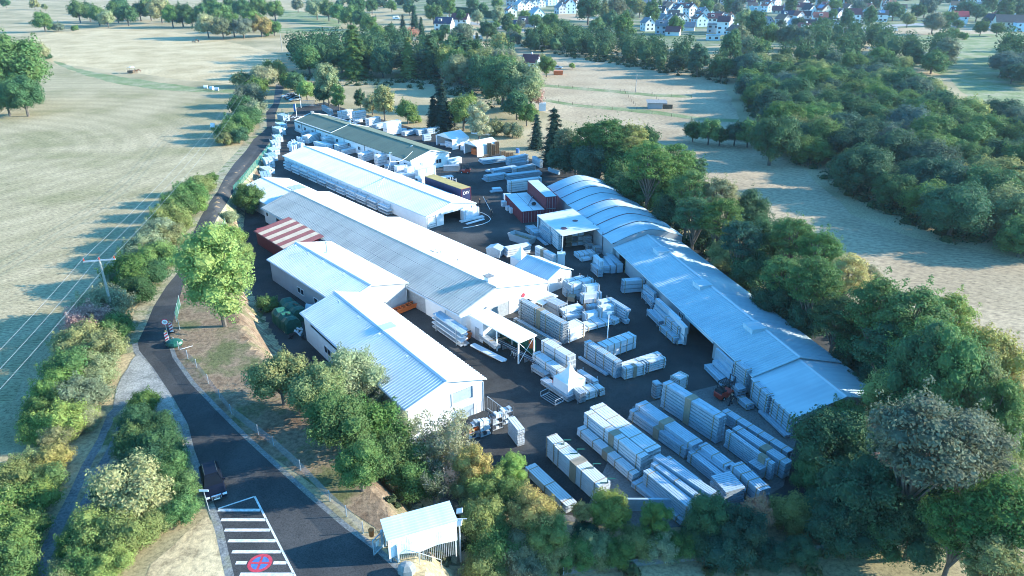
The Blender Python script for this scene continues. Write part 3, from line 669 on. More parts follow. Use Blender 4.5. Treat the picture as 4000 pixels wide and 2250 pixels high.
# lean-to with rusty holes
lr=empty('lean_to_canopy',(4.9,133.0,0),R(-69.5),'flat pale canopy with two rusty patches open towards the camera beside the arched hall','canopy')
b=MB(); b.quad((0,0,3.6),(12.1,0,3.6),(12.1,7.6,4.1),(0,7.6,4.1)); b.quad((0,0,3.75),(12.1,0,3.75),(12.1,7.6,4.25),(0,7.6,4.25)); 
for a,c in (((0,0),(12.1,0)),((12.1,0),(12.1,7.6)),((12.1,7.6),(0,7.6)),((0,7.6),(0,0))):
    z=lambda p:3.6+.5*p[1]/7.6
    b.quad((*a,z(a)),(*c,z(c)),(*c,z(c)+.15),(*a,z(a)+.15))
b.build('roof','roof_white',lr)
b=MB(); b.bar((9,1.8,3.89),(9,1.8,3.9),.7,n=14); b.build('rust_patch','roof_red',lr); b=MB(); b.bar((6.5,5.2,4.12),(6.5,5.2,4.13),.55,n=14); b.build('rust_patch','roof_red',lr)
for x,y in ((11.9,.15),(.2,.15),(6,.15)):
    b=MB(); b.box(x-.1,x+.1,y-.1,y+.1,0,3.6); b.build('post','trim',lr)
b=MB(); b.box(0,.1,.2,7.5,0,3.6); b.build('back_wall','grey_wall',lr)
# last annex with flat steel roof
An=gabled('annex','pale steel-roofed annex at the near end of the long right-hand shed',(30.05,74.9),-74,8.2,12.0,2.9,4.4,wall='grey_wall',roof='roof_steel',pitch=6,amp=.015,over=.5)
# small office in the middle of the yard
a=Vector(P(2019,1038,2.8)); c=Vector(P(2143,1088,2.8)); an=math.degrees(math.atan2(c.y-a.y,c.x-a.x)); Lo=(c-a).length
Of=gabled('office_hut','small white hut with blue-grey corrugated roof beside the longest hall',(a.x,a.y),an,Lo,5.4,2.8,3.9,roof='roof_steel',pitch=.3,amp=.05,over=.25,e_ops=[(2.2,3.2,1.3,2.1)])
window(Of,2.2,1.3,1.0,.8,Lo,side='e')
# front canopy with saw bench
a=Vector(P(1833,1231,3.5)); c=Vector(P(2027,1339,3.5)); an=math.atan2(c.y-a.y,c.x-a.x); Lc=(c-a).length
Cn=empty('front_canopy',(a.x,a.y,0),an,'bright white lean-to roof over machines in front of the long hall','canopy')
b=MB(); b.box(0,Lc,0,3.3,3.35,3.5); b.build('roof','fabric_white',Cn)
for x in (Lc-.3,Lc*.55): 
    for y in (.2,3.0): b=MB(); b.box(x-.08,x+.08,y-.08,y+.08,0,3.35); b.build('post','paint_white',Cn)
b=MB(); b.box(.2,Lc-.2,3.15,3.25,0,2.6); b.build('back_wall','tarp_green',Cn)
b=MB(); b.bar((Lc-.3,.3,.1),(Lc-.3,3,3.2),.04); b.bar((Lc-.3,3,.1),(Lc-.3,.3,3.2),.04); b.build('brace','paint_white',Cn)
b=MB(); b.box(0.1,3.0,.1,3.2,-.2,3.34); b.build('white_cabin','white_wall',Cn); b=MB(); b.box(1.2,2.1,.04,.1,0,2.1); b.build('door','grey_wall',Cn)
sb=empty('roller_bench',tuple(Cn.matrix_basis@Vector((3.6,1.0,0))),an,'long dark roller conveyor bench under the bright white lean-to roof','machine')
b=MB(); b.box(0,9.6,0,.8,.75,.9); b.build('table_top','dark_steel',sb)
for k in range(24):
    b=MB(); b.bar((.2+k*.4,.05,.93),(.2+k*.4,.75,.93),.05); b.build('roller','galv',sb)
for k in range(5):
    b=MB(); b.box(.1+k*2.3,.2+k*2.3,.05,.75,0,.75); b.build('leg','galv',sb)
tag((lambda b:(b.box(0,.7,0,.15,.0,1.2),b.build('machine_guard','orange'))[1])(MB()),'orange machine guard panel under the near end of the bright lean-to roof','machine').location=tuple(Cn.matrix_basis@Vector((Lc-1.0,2.7,1.2)))
# shelter with gate at the road
SH=Vector(G(1505,2134)); d=Vector((5.9,2.4)).normalized(); an=math.atan2(d.y,d.x)
# zt: the roof corner lies on the ray of its pixel above the foot
def above(px,py,xy):
    """height of the point above ground position xy that projects to row py"""
    lo,hi=-5.0,30.0
    for _ in range(40):
        m_=(lo+hi)/2; dep=xy[1]*_c-(m_-CAMH)*_s; v=1125+FPX*(-( (m_-CAMH)*_c)-xy[1]*_s)/dep
        if v>py: lo=m_
        else: hi=m_
    return lo
zt=above(1499,2033,SH)
St=empty('bicycle_shelter',(SH.x,SH.y,SH.z),an,'white shelter with ribbed roof and hanging tarpaulin beside the open gate','shelter')
h=zt-SH.z; Ls_=5.8; Ws_=1.95
def zr(y): return h-.25*(y)/Ws_
b=MB(); n=8
for k in range(n):
    y0=-Ws_-.12+(Ws_+.24)*k/n; dy=(Ws_+.24)/n; zz_=lambda y:h-.02+.14*y
    q=[(y0,0),(y0+dy*.5,0),(y0+dy*.62,.06),(y0+dy*.88,.06),(y0+dy,0)]
    for (ya,ha),(yb,hb) in zip(q,q[1:]): b.quad((-.2,ya,zz_(ya)+ha+.05),(Ls_,ya,zz_(ya)+ha+.05),(Ls_,yb,zz_(yb)+hb+.05),(-.2,yb,zz_(yb)+hb+.05))
b.quad((-.2,-Ws_-.12,zz_(-Ws_)-.02),(Ls_,-Ws_-.12,zz_(-Ws_)-.02),(Ls_,.12,zz_(.1)),(-.2,.12,zz_(.1)))
b.build('roof','roof_steel',St)
for x in (.05,2.8,5.6):
    for y in (-.05,-Ws_+.05):
        b=MB(); b.bar((x,y,-1.5),(x,y,h-.02-(.3 if y<-1 else 0)),.05); b.build('post','trim',St)
b=MB(); n=30; ztop=h-.28
for k in range(n):
    x0=-.1+(Ls_)*k/n; x1=-.1+(Ls_)*(k+1)/n; f=lambda x:-Ws_-.14+.07*math.sin(x*2.3); gl=lambda x:.55+.12*math.sin(x*1.7)-.02*x
    b.quad((x0,f(x0),gl(x0)),(x1,f(x1),gl(x1)),(x1,-Ws_-.12,ztop),(x0,-Ws_-.12,ztop))
b.build('tarpaulin','tarp_white',St)
b=MB()
for k in range(35): b.bar((.1+k*.16,-Ws_,-1.2),(.1+k*.16,-Ws_,.9),.02,n=4)
b.box(0,5.6,-Ws_-.03,-Ws_+.03,.88,.94); b.build('railing','galv',St)
b=MB()
for k in range(35): b.bar((.1+k*.16,0,-1.2),(.1+k*.16,0,1.1),.02,n=4)
b.box(0,5.6,-.03,.03,1.1,1.16); b.build('railing','galv',St)
def gate_leaf(u,v,u2,v2,label,wd=1.5,ht=1.7):
    a=G(u,v); c=G(u2,v2); an=math.atan2(c.y-a.y,c.x-a.x); w_=max(1.0,min(2.2,(c-a).length))
    r=empty('gate_leaf',tuple(a),an,label,'gate',)
    b=MB(); b.box(0,w_,-.03,.03,.1,.18); b.box(0,w_,-.03,.03,ht-.08,ht); b.box(0,.08,-.03,.03,.18,ht-.08); b.box(w_-.08,w_,-.03,.03,.18,ht-.08)
    for k in range(1,10): b.bar((w_*k/10,0,.15),(w_*k/10,0,ht),.018,n=4)
    b.build('frame','profile_blue',r); b=MB(); b.box(w_*.3,w_*.65,-.06,-.032,.8,1.25); b.build('notice','paint_white',r)
    b=MB(); b.box(w_,w_+.14,-.08,.08,-.1,ht+.15); b.build('post','profile_blue',r)
gate_leaf(1461,2175,1495,2140,'pale blue barred gate leaf with white notice standing open towards the road')
gate_leaf(1522,2165,1555,2195,'pale blue barred gate leaf with white notice nearest the lamp mast')
# fence rail in front
def rail(pts,label,h=1.1,r=.035,name='railing_fence'):
    a=G(*pts[0]); rt=empty(name,tuple(a),0,label,'fence'); q=[G(*p)-a for p in pts]
    b=MB(); b.path([p+Vector((0,0,h)) for p in q],r); b.build('rail','galv',rt)
    for p in q: b=MB(); b.bar(p-Vector((0,0,.3)),p+Vector((0,0,h)),r); b.build('post','galv',rt)
rail([(1558,2180),(1640,2200),(1725,2225)],'pipe rail fence running right from the open gate below the shelter')
def mesh_fence(pts,label,h=1.8,net='net_green',post='galv',every=2.5,gap=0):
    q=[]
    W_=[G(*p) for p in pts]
    for a,c in zip(W_,W_[1:]):
        n=max(1,int((c-a).length/every)); q+=[a+(c-a)*i/n for i in range(n)]
    q.append(W_[-1]); q=[Vector((p.x,p.y,hz(p.x,p.y))) for p in q]; o=q[0].copy()
    rt=empty('wire_fence',tuple(o),0,label,'fence')
    for p in q: b=MB(); b.bar(p-o,p-o+Vector((0,0,h)),.045,n=5); b.build('post',post,rt)
    b=MB()
    for a,c in zip(q,q[1:]):
        b.quad(a-o,c-o,c-o+Vector((0,0,h-.1)),a-o+Vector((0,0,h-.1)))
    b.build('mesh',net,rt); return rt
mesh_fence([(915,757),(975,685),(1045,600),(1092,545),(1108,490)],'green mesh fence with pale posts between the road and the stacked bank',post='green_paint')
mesh_fence([(882,880),(850,940),(800,1050)],'short run of green mesh fence half hidden by the embankment trees',h=1.4)
mesh_fence([(705,1195),(690,1260),(703,1290)],'collapsed green net fence behind the round speed sign',h=1.6)
mesh_fence([(700,1370),(735,1405),(770,1440),(815,1500),(860,1560),(905,1620),(1010,1700),(1070,1745),(1175,1840),(1290,1960),(1355,2020),(1420,2085)],'long low wire fence of thin posts along the right side of the road',h=1.3,net='net_grey',every=4)
mesh_fence([(2200,2245),(2600,2200),(3000,2165),(3500,2150),(4000,2140)],'thin wire fence across the shaded meadow at the bottom right',h=1.0,net='net_grey',every=5)
# paddock fences on the stubble meadow
def paddock(pts,label,every=6,h=1.1):
    W_=[G(u*1.5528,v*1.5528) for u,v in pts]; q=[]
    for a,c in zip(W_,W_[1:]):
        n=max(1,int((c-a).length/every)); q+=[a+(c-a)*i/n for i in range(n)]
    q.append(W_[-1]); o=q[0].copy(); rt=empty('paddock_fence',tuple(o),0,label,'fence')
    for p in q: b=MB(); b.bar(p-o,p-o+Vector((0,0,h)),.09,.07,n=5); b.build('post','timber_dark',rt)
    b=MB()
    for z in (.55,1.0):
        for a,c in zip(q,q[1:]): b.bar(a-o+Vector((0,0,z)),c-o+Vector((0,0,z)),.012,n=3,cap=False)
    b.build('wire','wire',rt)
paddock([(1372,215),(1440,222),(1560,231),(1640,240),(1740,246)],'upper paddock fence along the green strip across the pale meadow')
paddock([(1372,251),(1440,264),(1540,276),(1640,287),(1740,300)],'lower paddock fence along the second green strip on the pale meadow')
paddock([(1570,231),(1585,250),(1602,274)],'short paddock fence crossing between the two green strips, left one',4)
paddock([(1640,238),(1662,262),(1680,272)],'short paddock fence crossing between the two green strips, next to the grey field shed',4)
fs=G(2565,425); r=empty('field_shed',tuple(fs),R(-4),'small grey field shed with flat roof on the meadow beside the tree shadow','shed')
b=MB(); b.box(-3,-2.85,0,3.5,0,2.2); b.box(-2.85,2.0,0,.12,0,1.9); b.box(-2.85,4,3.4,3.5,0,2.3); b.build('wall','grey_wall',r)
b=MB(); b.prism([(-.6,2.0),(3.8,2.5),(3.8,2.6),(-.6,2.1)],-3.6,3.6,axis='x'); b.build('roof','stone',r); b=MB(); b.box(2.2,5.6,.2,.5,0,1.5); b.build('woodpile','timber_dark',r)
# ------------------------------------------------------------------ trees and bushes
def leafcards(b,rr,c,rx,ry,rz,n,size,up=.25):
    """leaf-sized diamond faces scattered over one lobe of a crown"""
    for _ in range(n):
        while True:
            d=Vector((rr.gauss(0,1),rr.gauss(0,1),rr.gauss(0,1)+up))
            if d.length>.1: break
        d.normalize(); k=rr.uniform(.72,1.08)
        p=Vector((c[0]+d.x*rx*k,c[1]+d.y*ry*k,c[2]+d.z*rz*k))
        nn=(d+Vector((rr.uniform(-1,1),rr.uniform(-1,1),rr.uniform(-.6,1)))*.75).normalized()
        t=nn.orthogonal().normalized(); t=Matrix.Rotation(rr.uniform(0,6.28),3,nn)@t; s_=nn.cross(t)
        a=size*rr.uniform(.6,1.35); w_=a*rr.uniform(.45,.8); q=nn*a*rr.uniform(-.25,.25)
        b.quad(p-t*a,p-s_*w_+q,p+t*a,p+s_*w_+q)
def core(b,rr,c,r,sz=1):
    i=len(b.v); n=7
    for a in range(5):
        t=math.pi*a/4
        for k in range(n):
            p=2*math.pi*k/n+a*.4; q=r*rr.uniform(.8,1.1)
            b.v.append((c[0]+q*math.sin(t)*math.cos(p),c[1]+q*math.sin(t)*math.sin(p),c[2]+q*sz*math.cos(t)))
    for a in range(4):
        for k in range(n):
            j=(k+1)%n; b.f.append((i+a*n+k,i+(a+1)*n+k,i+(a+1)*n+j,i+a*n+j)); b.m.append(b.mi)
def make_crown(kind,seed,n,size):
    """unit crown: radius about 1, foot of the tree at z=0"""
    rr=random.Random(seed); b=MB(); tk=MB()
    if kind=='conifer':
        H=4.2; L=13
        for k in range(L):
            z=.35+(H-.45)*k/L; rad=(1-k/L)**.85*1.25+.06; m_=max(4,int(9*(1-k/L)+2)); ph=rr.uniform(0,6)
            for j in range(m_):
                t=ph+2*math.pi*j/m_+rr.uniform(-.25,.25); r_=rad*rr.uniform(.75,1.12)
                for q in range(int(n/(L*m_*.7))):
                    f=rr.uniform(.1,1)**.7; p=Vector((math.cos(t)*r_*f+rr.gauss(0,.07),math.sin(t)*r_*f+rr.gauss(0,.07),z-.28*f*r_+rr.gauss(0,.05)))
                    dn=Vector((math.cos(t)*.6,math.sin(t)*.6,rr.uniform(.2,1))).normalized(); tt=Vector((math.cos(t),math.sin(t),-.35)).normalized(); s_=dn.cross(tt).normalized()
                    a=size*rr.uniform(.8,1.8); w_=a*.4; b.quad(p-tt*a,p-s_*w_,p+tt*a,p+s_*w_)
            core(b,rr,(0,0,z),rad*.62,.55)
        tk.bar((0,0,0),(0,0,H*.97),.09,.015,6); return b,tk
    if kind=='thin':   # nearly bare grey twigs with few leaves
        tk.bar((0,0,0),(0,0,.9),.07,.05)
        for k in range(26):
            t=rr.uniform(0,6.28); e=rr.uniform(.5,1.3); q=[Vector((0,0,rr.uniform(.3,.9)))]
            for j in range(4): q.append(q[-1]+Vector((math.cos(t)*math.cos(e),math.sin(t)*math.cos(e),math.sin(e)*1.2))*.34+Vector((rr.gauss(0,.06),rr.gauss(0,.06),0)))
            tk.path(q,[.03,.022,.015,.01,.006],4)
            for j in (2,3,4):
                for _ in range(3):
                    d=Vector((rr.gauss(0,1),rr.gauss(0,1),abs(rr.gauss(0,1)))).normalized()*.3; tk.bar(q[j],q[j]+d,.009,.004,3,cap=False)
                leafcards(b,rr,q[j],.22,.22,.18,int(n/80),size)
        return b,tk
    spec=dict(broad=(1.15,.95,16,.42,.5),tall=(1.75,1.5,22,.40,.55),oak=(1.1,.85,18,.38,.6),full=(.98,.98,18,.42,.3),airy=(2.5,1.0,32,.32,.8),bush=(.62,.62,11,.42,.1),column=(1.9,1.8,20,.36,.4),hedge=(.6,.6,14,.4,.1))[kind]
    zc,rz,nl,lr,tr_=spec; lobes=[]
    zs=(1 if kind not in('airy',) else .8)
    for k in range(nl):
        g=(k+.5)/nl; z=1-2*g*(.86 if kind not in('bush','hedge') else .8); th=k*2.399+rr.uniform(-.3,.3); q=math.sqrt(max(0,1-z*z))
        rad=rr.uniform(.52,.78); r_=lr*rr.uniform(.75,1.25)
        lobes.append((Vector((math.cos(th)*q*rad,math.sin(th)*q*rad,zc+z*rz*rad*(1.05))),r_))
    tot=sum(l[1]**2 for l in lobes)
    for c,r_ in lobes:
        flat=.85 if kind!='airy' else .42
        leafcards(b,rr,c,r_,r_,r_*flat,int(n*r_*r_/tot),size)
        if kind!='airy': core(b,rr,c,r_*.74,flat)
        else: core(b,rr,c,r_*.6,.4)
    if kind not in ('bush','hedge','airy'): core(b,rr,(0,0,zc),.5,rz)
    # stray twigs breaking the outline
    for _ in range(26):
        c,r_=rr.choice(lobes); d=(c-Vector((0,0,zc*.8))).normalized(); leafcards(b,rr,c+d*r_*1.05,.09,.09,.16,max(2,int(n/600)),size*.9)
    tk.bar((0,0,-.1),(rr.uniform(-.04,.04),rr.uniform(-.04,.04),zc*.8),.075,.045,7)
    for c,r_ in lobes:
        if rr.random()<(.5 if kind!='airy' else 1):
            z0=rr.uniform(.35,.8)*zc*.8; m_=Vector((c.x*.45,c.y*.45,(z0+c.z)/2)); tk.path([(0,0,z0),m_,c],[.035,.024,.01],5)
    return b,tk
CR={}
def crown_mesh(kind,var,lod):
    k=(kind,var,lod)
    if k not in CR:
        n={0:9500,1:3600,2:1100}[lod]; size={0:.034,1:.052,2:.092}[lod]
        if kind=='conifer': size*=1.35; n=int(n*1.3)
        if kind in('bush','hedge'): n=int(n*.75)
        if kind=='airy': n=int(n*.8)
        b,tk=make_crown(kind,hash((kind,var))%1000 if 0 else (sum(map(ord,kind))*7+var*31),n,size)
        CR[k]=(b.mesh('crown_'+kind,'leaf'),tk.mesh('trunk_'+kind,'bark_pale' if kind=='thin' else 'bark'))
    return CR[k]
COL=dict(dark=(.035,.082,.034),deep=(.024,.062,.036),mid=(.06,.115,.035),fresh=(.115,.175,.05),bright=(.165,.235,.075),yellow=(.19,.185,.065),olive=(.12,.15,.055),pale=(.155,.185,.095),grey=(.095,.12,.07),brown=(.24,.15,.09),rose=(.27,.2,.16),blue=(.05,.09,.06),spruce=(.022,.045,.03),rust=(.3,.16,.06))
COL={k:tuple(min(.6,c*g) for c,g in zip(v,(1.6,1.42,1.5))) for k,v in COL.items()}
WORD=dict(dark='dark green',deep='deep green',mid='mid green',fresh='fresh green',bright='bright green',yellow='yellowing',olive='olive green',pale='pale green',grey='grey-green',brown='brownish',rose='pinkish brown',blue='blue-green',spruce='blackish green',rust='rust brown')
HS2=1
TREES=[]
def plant(x,y,r,kind,col,label,group=None,cat=None,name=None,zb=None,lod=None,hs_=1.0,var=None):
    zb=hz(x,y) if zb is None else zb
    d=depth(x,y,zb+r); px=r*FPX/d/3.9
    if lod is None: lod=0 if px>15 else (1 if px>5.5 else 2)
    var=rnd.randrange(3) if var is None else var
    cm,tm=crown_mesh(kind,var if lod<2 else var%2,lod)
    nm=name or {'bush':'bush','hedge':'bush','conifer':'conifer_tree','thin':'sparse_tree','airy':'locust_tree','oak':'lumpy_tree','tall':'tall_tree','column':'column_tree'}.get(kind,'broadleaf_tree')  # broadleaf names follow crown shape; only the locusts were recognised as a species
    ct=cat or ('bush' if nm=='bush' else 'tree')
    root=empty(nm,(x,y,zb-.05),rnd.uniform(0,6.28),label,ct,group)
    s_=r*rnd.uniform(.97,1.03)
    c=bpy.data.objects.new('crown' if nm!='bush' else 'foliage',cm); C.objects.link(c); c.parent=root; c.scale=(s_,s_,s_*hs_)
    k=rnd.uniform(.82,1.2); cc=COL[col] if isinstance(col,str) else col
    c.color=(cc[0]*k*rnd.uniform(.9,1.12),cc[1]*k,cc[2]*k*rnd.uniform(.85,1.15),1)
    t=bpy.data.objects.new('trunk' if nm!='bush' else 'stem',tm); C.objects.link(t); t.parent=root; t.scale=(s_,s_,s_*hs_)
    TREES.append((x,y,r)); return root
ZC=dict(broad=1.15,tall=1.75,oak=1.1,airy=2.5,full=.98,bush=.62,column=1.9,conifer=2.0,hedge=.6,thin=1.3)
FOOT=[((7.9,152.5),-74.1,37,13.8),((18.3,118.2),-74.9,53.5,12.2)]
def infoot(x,y,m=.9):
    for F,a,L,W in FOOT:
        dx,dy=x-F[0],y-F[1]; c,s=math.cos(R(a)),math.sin(R(a)); p,q=dx*c+dy*s,-dx*s+dy*c
        if -m<p<L+m and -m<q<W+m: return True
    return False
def TF(u,v,rp,kind,col,label,group=None,hs_=1.0,**k):
    """plant a tree whose crown centre is seen at (u,v) of the 2576-wide picture with radius rp there"""
    U,V=u*1.5528,v*1.5528
    for kk,hh in ((kind,hs_),(kind,hs_*.82),('broad',1.0),('broad',.75),('bush',.9),('bush',.6)):
        z=3
        for _ in range(8):
            x,y=P(U,V,z); zb=hz(x,y); d=depth(x,y,z); r=rp*1.5528*d/FPX; z=zb+r*ZC[kk]*hh
        if not infoot(x,y): break
    if kk=='bush' and kind!='bush': k['name']='broadleaf_tree'
    kind,hs_=kk,hh
    if kind in('bush',): r*=1.12
    return plant(x,y,r,kind,col,label,group,hs_=hs_,**k)
def batch(items,where,group,kindname=None):
    """items (u,v,r,kind,col[,hs]); labels count them off along the row"""
    for i,it in enumerate(items):
        u,v,r,kind,col=it[:5]; hs_=it[5] if len(it)>5 else 1.0
        TF(u,v,r,kind,col,f"{WORD[col]} {'bush' if kind in('bush','hedge') else 'tree'}, {nth(i)} {where}",group,hs_)
# hedge between the road and the left field, from the far end towards the camera
batch([(725,205,24,'bush','mid'),(690,178,30,'bush','olive'),(662,196,34,'bush','pale'),(645,222,30,'bush','mid'),(608,203,24,'bush','olive'),(628,245,36,'bush','grey'),(608,268,32,'bush','dark'),(640,278,28,'bush','pale'),(622,298,34,'bush','dark'),(600,318,36,'bush','mid'),(575,335,34,'bush','mid'),(600,345,26,'bush','dark'),(563,352,22,'bush','olive')],
 'from the far end of the hedge beside the upper road','hedge bushes beside the upper road')
batch([(528,452,20,'bush','mid'),(505,468,34,'bush','olive'),(478,490,40,'bush','mid'),(450,520,44,'bush','mid'),(492,520,30,'bush','fresh'),(430,555,46,'bush','olive'),(395,590,48,'bush','pale'),(425,600,42,'bush','olive'),(365,628,50,'bush','pale'),(400,650,44,'bush','fresh'),(330,690,60,'bush','mid'),(372,690,48,'bush','dark'),(300,712,40,'bush','grey'),(345,735,44,'bush','dark')],
 'from the far end of the hedge left of the road bend','hedge bushes left of the road bend')
batch([(262,775,58,'bush','pale'),(228,815,56,'bush','rose'),(290,830,46,'bush','mid'),(200,865,56,'bush','olive'),(255,885,56,'bush','olive'),(180,930,66,'bush','mid'),(240,940,52,'bush','pale'),(150,985,60,'bush','mid'),(205,1000,60,'bush','grey'),(120,1035,56,'bush','mid'),(170,1060,58,'bush','fresh'),(215,1055,40,'bush','pale'),(95,1080,44,'bush','fresh'),(150,1095,40,'bush','pale')],
 'below the power pole in the hedge towards the farm track','hedge bushes below the power pole')
batch([(130,1160,46,'bush','yellow'),(80,1170,44,'bush','olive'),(110,1215,50,'bush','mid'),(40,1215,60,'bush','olive'),(85,1262,56,'bush','fresh'),(25,1290,70,'bush','mid'),(30,1370,66,'bush','fresh'),(65,1330,50,'bush','mid'),(15,1430,70,'bush','mid'),(-30,1300,70,'bush','olive')],
 'going down the hedge at the lower left edge','hedge bushes at the lower left edge')
batch([(362,1015,38,'bush','mid'),(345,1060,46,'bush','dark'),(385,1075,48,'bush','dark'),(335,1115,48,'bush','mid'),(400,1125,54,'bush','dark'),(365,1165,56,'bush','deep'),(430,1165,44,'bush','mid'),(415,1215,54,'bush','mid'),(455,1235,46,'bush','mid'),(340,1240,92,'bush','pale'),(275,1230,40,'bush','dark'),(455,1285,46,'bush','mid'),(250,1340,66,'bush','fresh'),(320,1345,66,'bush','olive'),(385,1320,44,'bush','olive'),(200,1370,50,'bush','mid'),(215,1420,54,'bush','mid'),(275,1420,56,'bush','fresh'),(180,1445,50,'bush','olive')],
 'from the top of the thicket between farm track and road','thicket between farm track and road')
# the far part of the upper hedge towards the top of the road
batch([(740,205,20,'broad','mid'),(745,215,14,'broad','fresh')],'right of the road where it leaves the works','trees where the road leaves the works')
# embankment trees
TF(540,685,88,'tall','bright','big bright green tree with two crooked trunks between the road bend and the workshops')
TF(600,640,40,'broad','bright','bright leafy branch-like tree leaning right behind the big bright green tree')
TF(572,598,40,'bush','fresh','fresh green bush behind the big bright tree on the road bank')
TF(576,548,22,'bush','pale','small pale bush by the mesh fence, above the maroon shed roof')
TF(627,500,38,'broad','mid','green tree on the bank by the far left corner of the long grey-roofed hall')
TF(673,765,28,'bush','mid','round green bush alone on the slope left of the green tarpaulins')
TF(705,950,74,'oak','olive','single-stemmed olive tree on the embankment above the road, left of the workshop')
batch([(800,985,72,'broad','olive'),(885,950,84,'broad','pale'),(850,1060,84,'broad','mid'),(940,1000,50,'thin','grey'),(930,1090,90,'broad','mid'),(985,1150,80,'broad','mid'),(905,1170,72,'broad','mid'),(1010,1090,50,'thin','pale')],
 'in the big clump in front of the workshop','big clump of trees in front of the workshop')
TF(1110,1120,76,'thin','pale','sparse pale tree with bare twigs before the near workshop gable')
TF(1040,1210,64,'broad','mid','green crown hanging low over the grass slope left of the bicycle shelter')
TF(1090,1215,56,'thin','grey','thin grey twiggy tree behind the bicycle shelter')
batch([(1190,1180,54,'tall','yellow'),(1185,1235,50,'broad','olive'),(1235,1230,60,'broad','fresh'),(1290,1190,38,'column','fresh'),(1285,1250,56,'broad','mid'),(1215,1310,66,'broad','olive'),(1340,1300,70,'broad','yellow'),(1375,1345,60,'broad','fresh'),(1222,1352,46,'bush','mid'),(1245,1385,64,'bush','mid'),(1310,1400,60,'bush','pale'),(1225,1430,56,'bush','olive'),(1390,1400,54,'bush','olive'),(1330,1440,50,'bush','grey')],
 'in the green belt right of the lamp mast','green belt right of the lamp mast')
TF(1535,1285,62,'oak','fresh','round fresh green tree in front of the pale stacks at the bottom')
TF(1465,1285,30,'airy','yellow','small yellowing tree left of the round fresh green one')
TF(1650,1310,42,'column','mid','narrow mid green tree right of the round fresh green one at the bottom')
batch([(1450,1400,48,'bush','mid'),(1500,1385,50,'bush','pale'),(1550,1395,46,'bush','mid'),(1600,1370,50,'bush','olive'),(1660,1380,46,'bush','pale'),(1710,1375,44,'bush','mid'),(1755,1365,50,'bush','dark'),(1475,1345,36,'bush','deep')],
 'in the low shrub row along the bottom meadow','low shrub row along the bottom meadow')
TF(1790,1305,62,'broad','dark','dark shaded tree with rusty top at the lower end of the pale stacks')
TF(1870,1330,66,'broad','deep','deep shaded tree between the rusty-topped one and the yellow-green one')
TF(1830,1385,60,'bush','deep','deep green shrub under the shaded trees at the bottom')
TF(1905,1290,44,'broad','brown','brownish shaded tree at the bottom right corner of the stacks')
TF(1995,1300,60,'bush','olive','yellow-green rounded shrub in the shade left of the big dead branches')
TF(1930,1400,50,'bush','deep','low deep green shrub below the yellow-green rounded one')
TF(2090,1115,96,'broad','dark','big dark tree touching the near corner of the pale blue shed')
TF(2235,1000,62,'tall','bright','bright green tree top right of the pale blue shed end')
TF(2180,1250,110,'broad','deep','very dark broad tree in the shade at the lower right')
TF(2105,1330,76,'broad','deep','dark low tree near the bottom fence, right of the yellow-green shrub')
TF(2330,1110,140,'airy','grey','large sparse grey-green tree with bare pinkish branches at the right')
TF(2290,1200,80,'thin','rose','bare pinkish branching tree amid the large grey-green crown')
TF(2440,1130,110,'airy','grey','wide sparse grey tree right of the bare pinkish one')
TF(2300,1330,90,'broad','dark','dark tree above the dappled meadow at the lower right')
TF(2420,1320,90,'airy','mid','airy tree in dappled light at the lower right')
TF(2540,1290,110,'airy','mid','airy green tree on the lower right edge of the photo')
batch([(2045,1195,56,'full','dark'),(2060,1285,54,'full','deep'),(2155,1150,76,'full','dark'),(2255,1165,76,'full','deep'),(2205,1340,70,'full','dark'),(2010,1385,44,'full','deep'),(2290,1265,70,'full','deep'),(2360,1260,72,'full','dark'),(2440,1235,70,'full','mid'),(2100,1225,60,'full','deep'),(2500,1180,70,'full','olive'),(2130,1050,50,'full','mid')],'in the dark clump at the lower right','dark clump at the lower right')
TF(2500,1420,80,'airy','olive','low airy tree in the bottom right corner')
TF(2550,1100,60,'oak','fresh','green tree on the right edge below the yellow one')
TF(2480,900,92,'broad','yellow','big yellowing tree at the right edge next to the pale stubble field')
TF(2545,1000,56,'broad','yellow','second yellowing tree at the right edge, below the big one')
# belt behind the sheds
batch([(1350,330,22,'conifer','spruce'),(1393,345,36,'conifer','spruce'),(1425,350,36,'airy','grey'),(1450,395,46,'broad','deep'),(1405,400,34,'broad','deep'),(1480,350,44,'airy','mid'),(1530,345,52,'airy','mid'),(1590,350,50,'airy','olive'),(1625,350,34,'broad','dark'),(1500,410,56,'airy','deep'),(1565,410,62,'airy','mid'),(1635,410,62,'airy','mid'),(1700,410,56,'airy','mid'),(1745,420,38,'airy','dark')],
 'along the back row of the belt behind the arched hall','back row of the belt behind the sheds')
batch([(1560,470,48,'airy','dark'),(1610,480,56,'airy','dark'),(1670,485,60,'airy','mid'),(1735,475,54,'airy','mid'),(1690,535,50,'airy','deep'),(1750,540,60,'airy','dark'),(1810,490,52,'airy','pale'),(1815,550,56,'airy','mid'),(1770,595,40,'broad','deep'),(1885,540,60,'broad','dark'),(1865,600,56,'airy','deep'),(1830,640,48,'broad','olive'),(1930,610,66,'broad','dark'),(1995,600,58,'airy','mid'),(2060,635,60,'airy','mid'),(1900,680,56,'broad','dark'),(1975,690,66,'airy','mid'),(2050,710,74,'airy','mid'),(2130,690,62,'airy','yellow'),(2180,700,40,'airy','pale'),(1960,760,60,'broad','deep'),(2040,800,66,'broad','deep'),(2110,790,70,'airy','dark')],
 'towards the camera in the belt right of the long shed','belt right of the long shed')
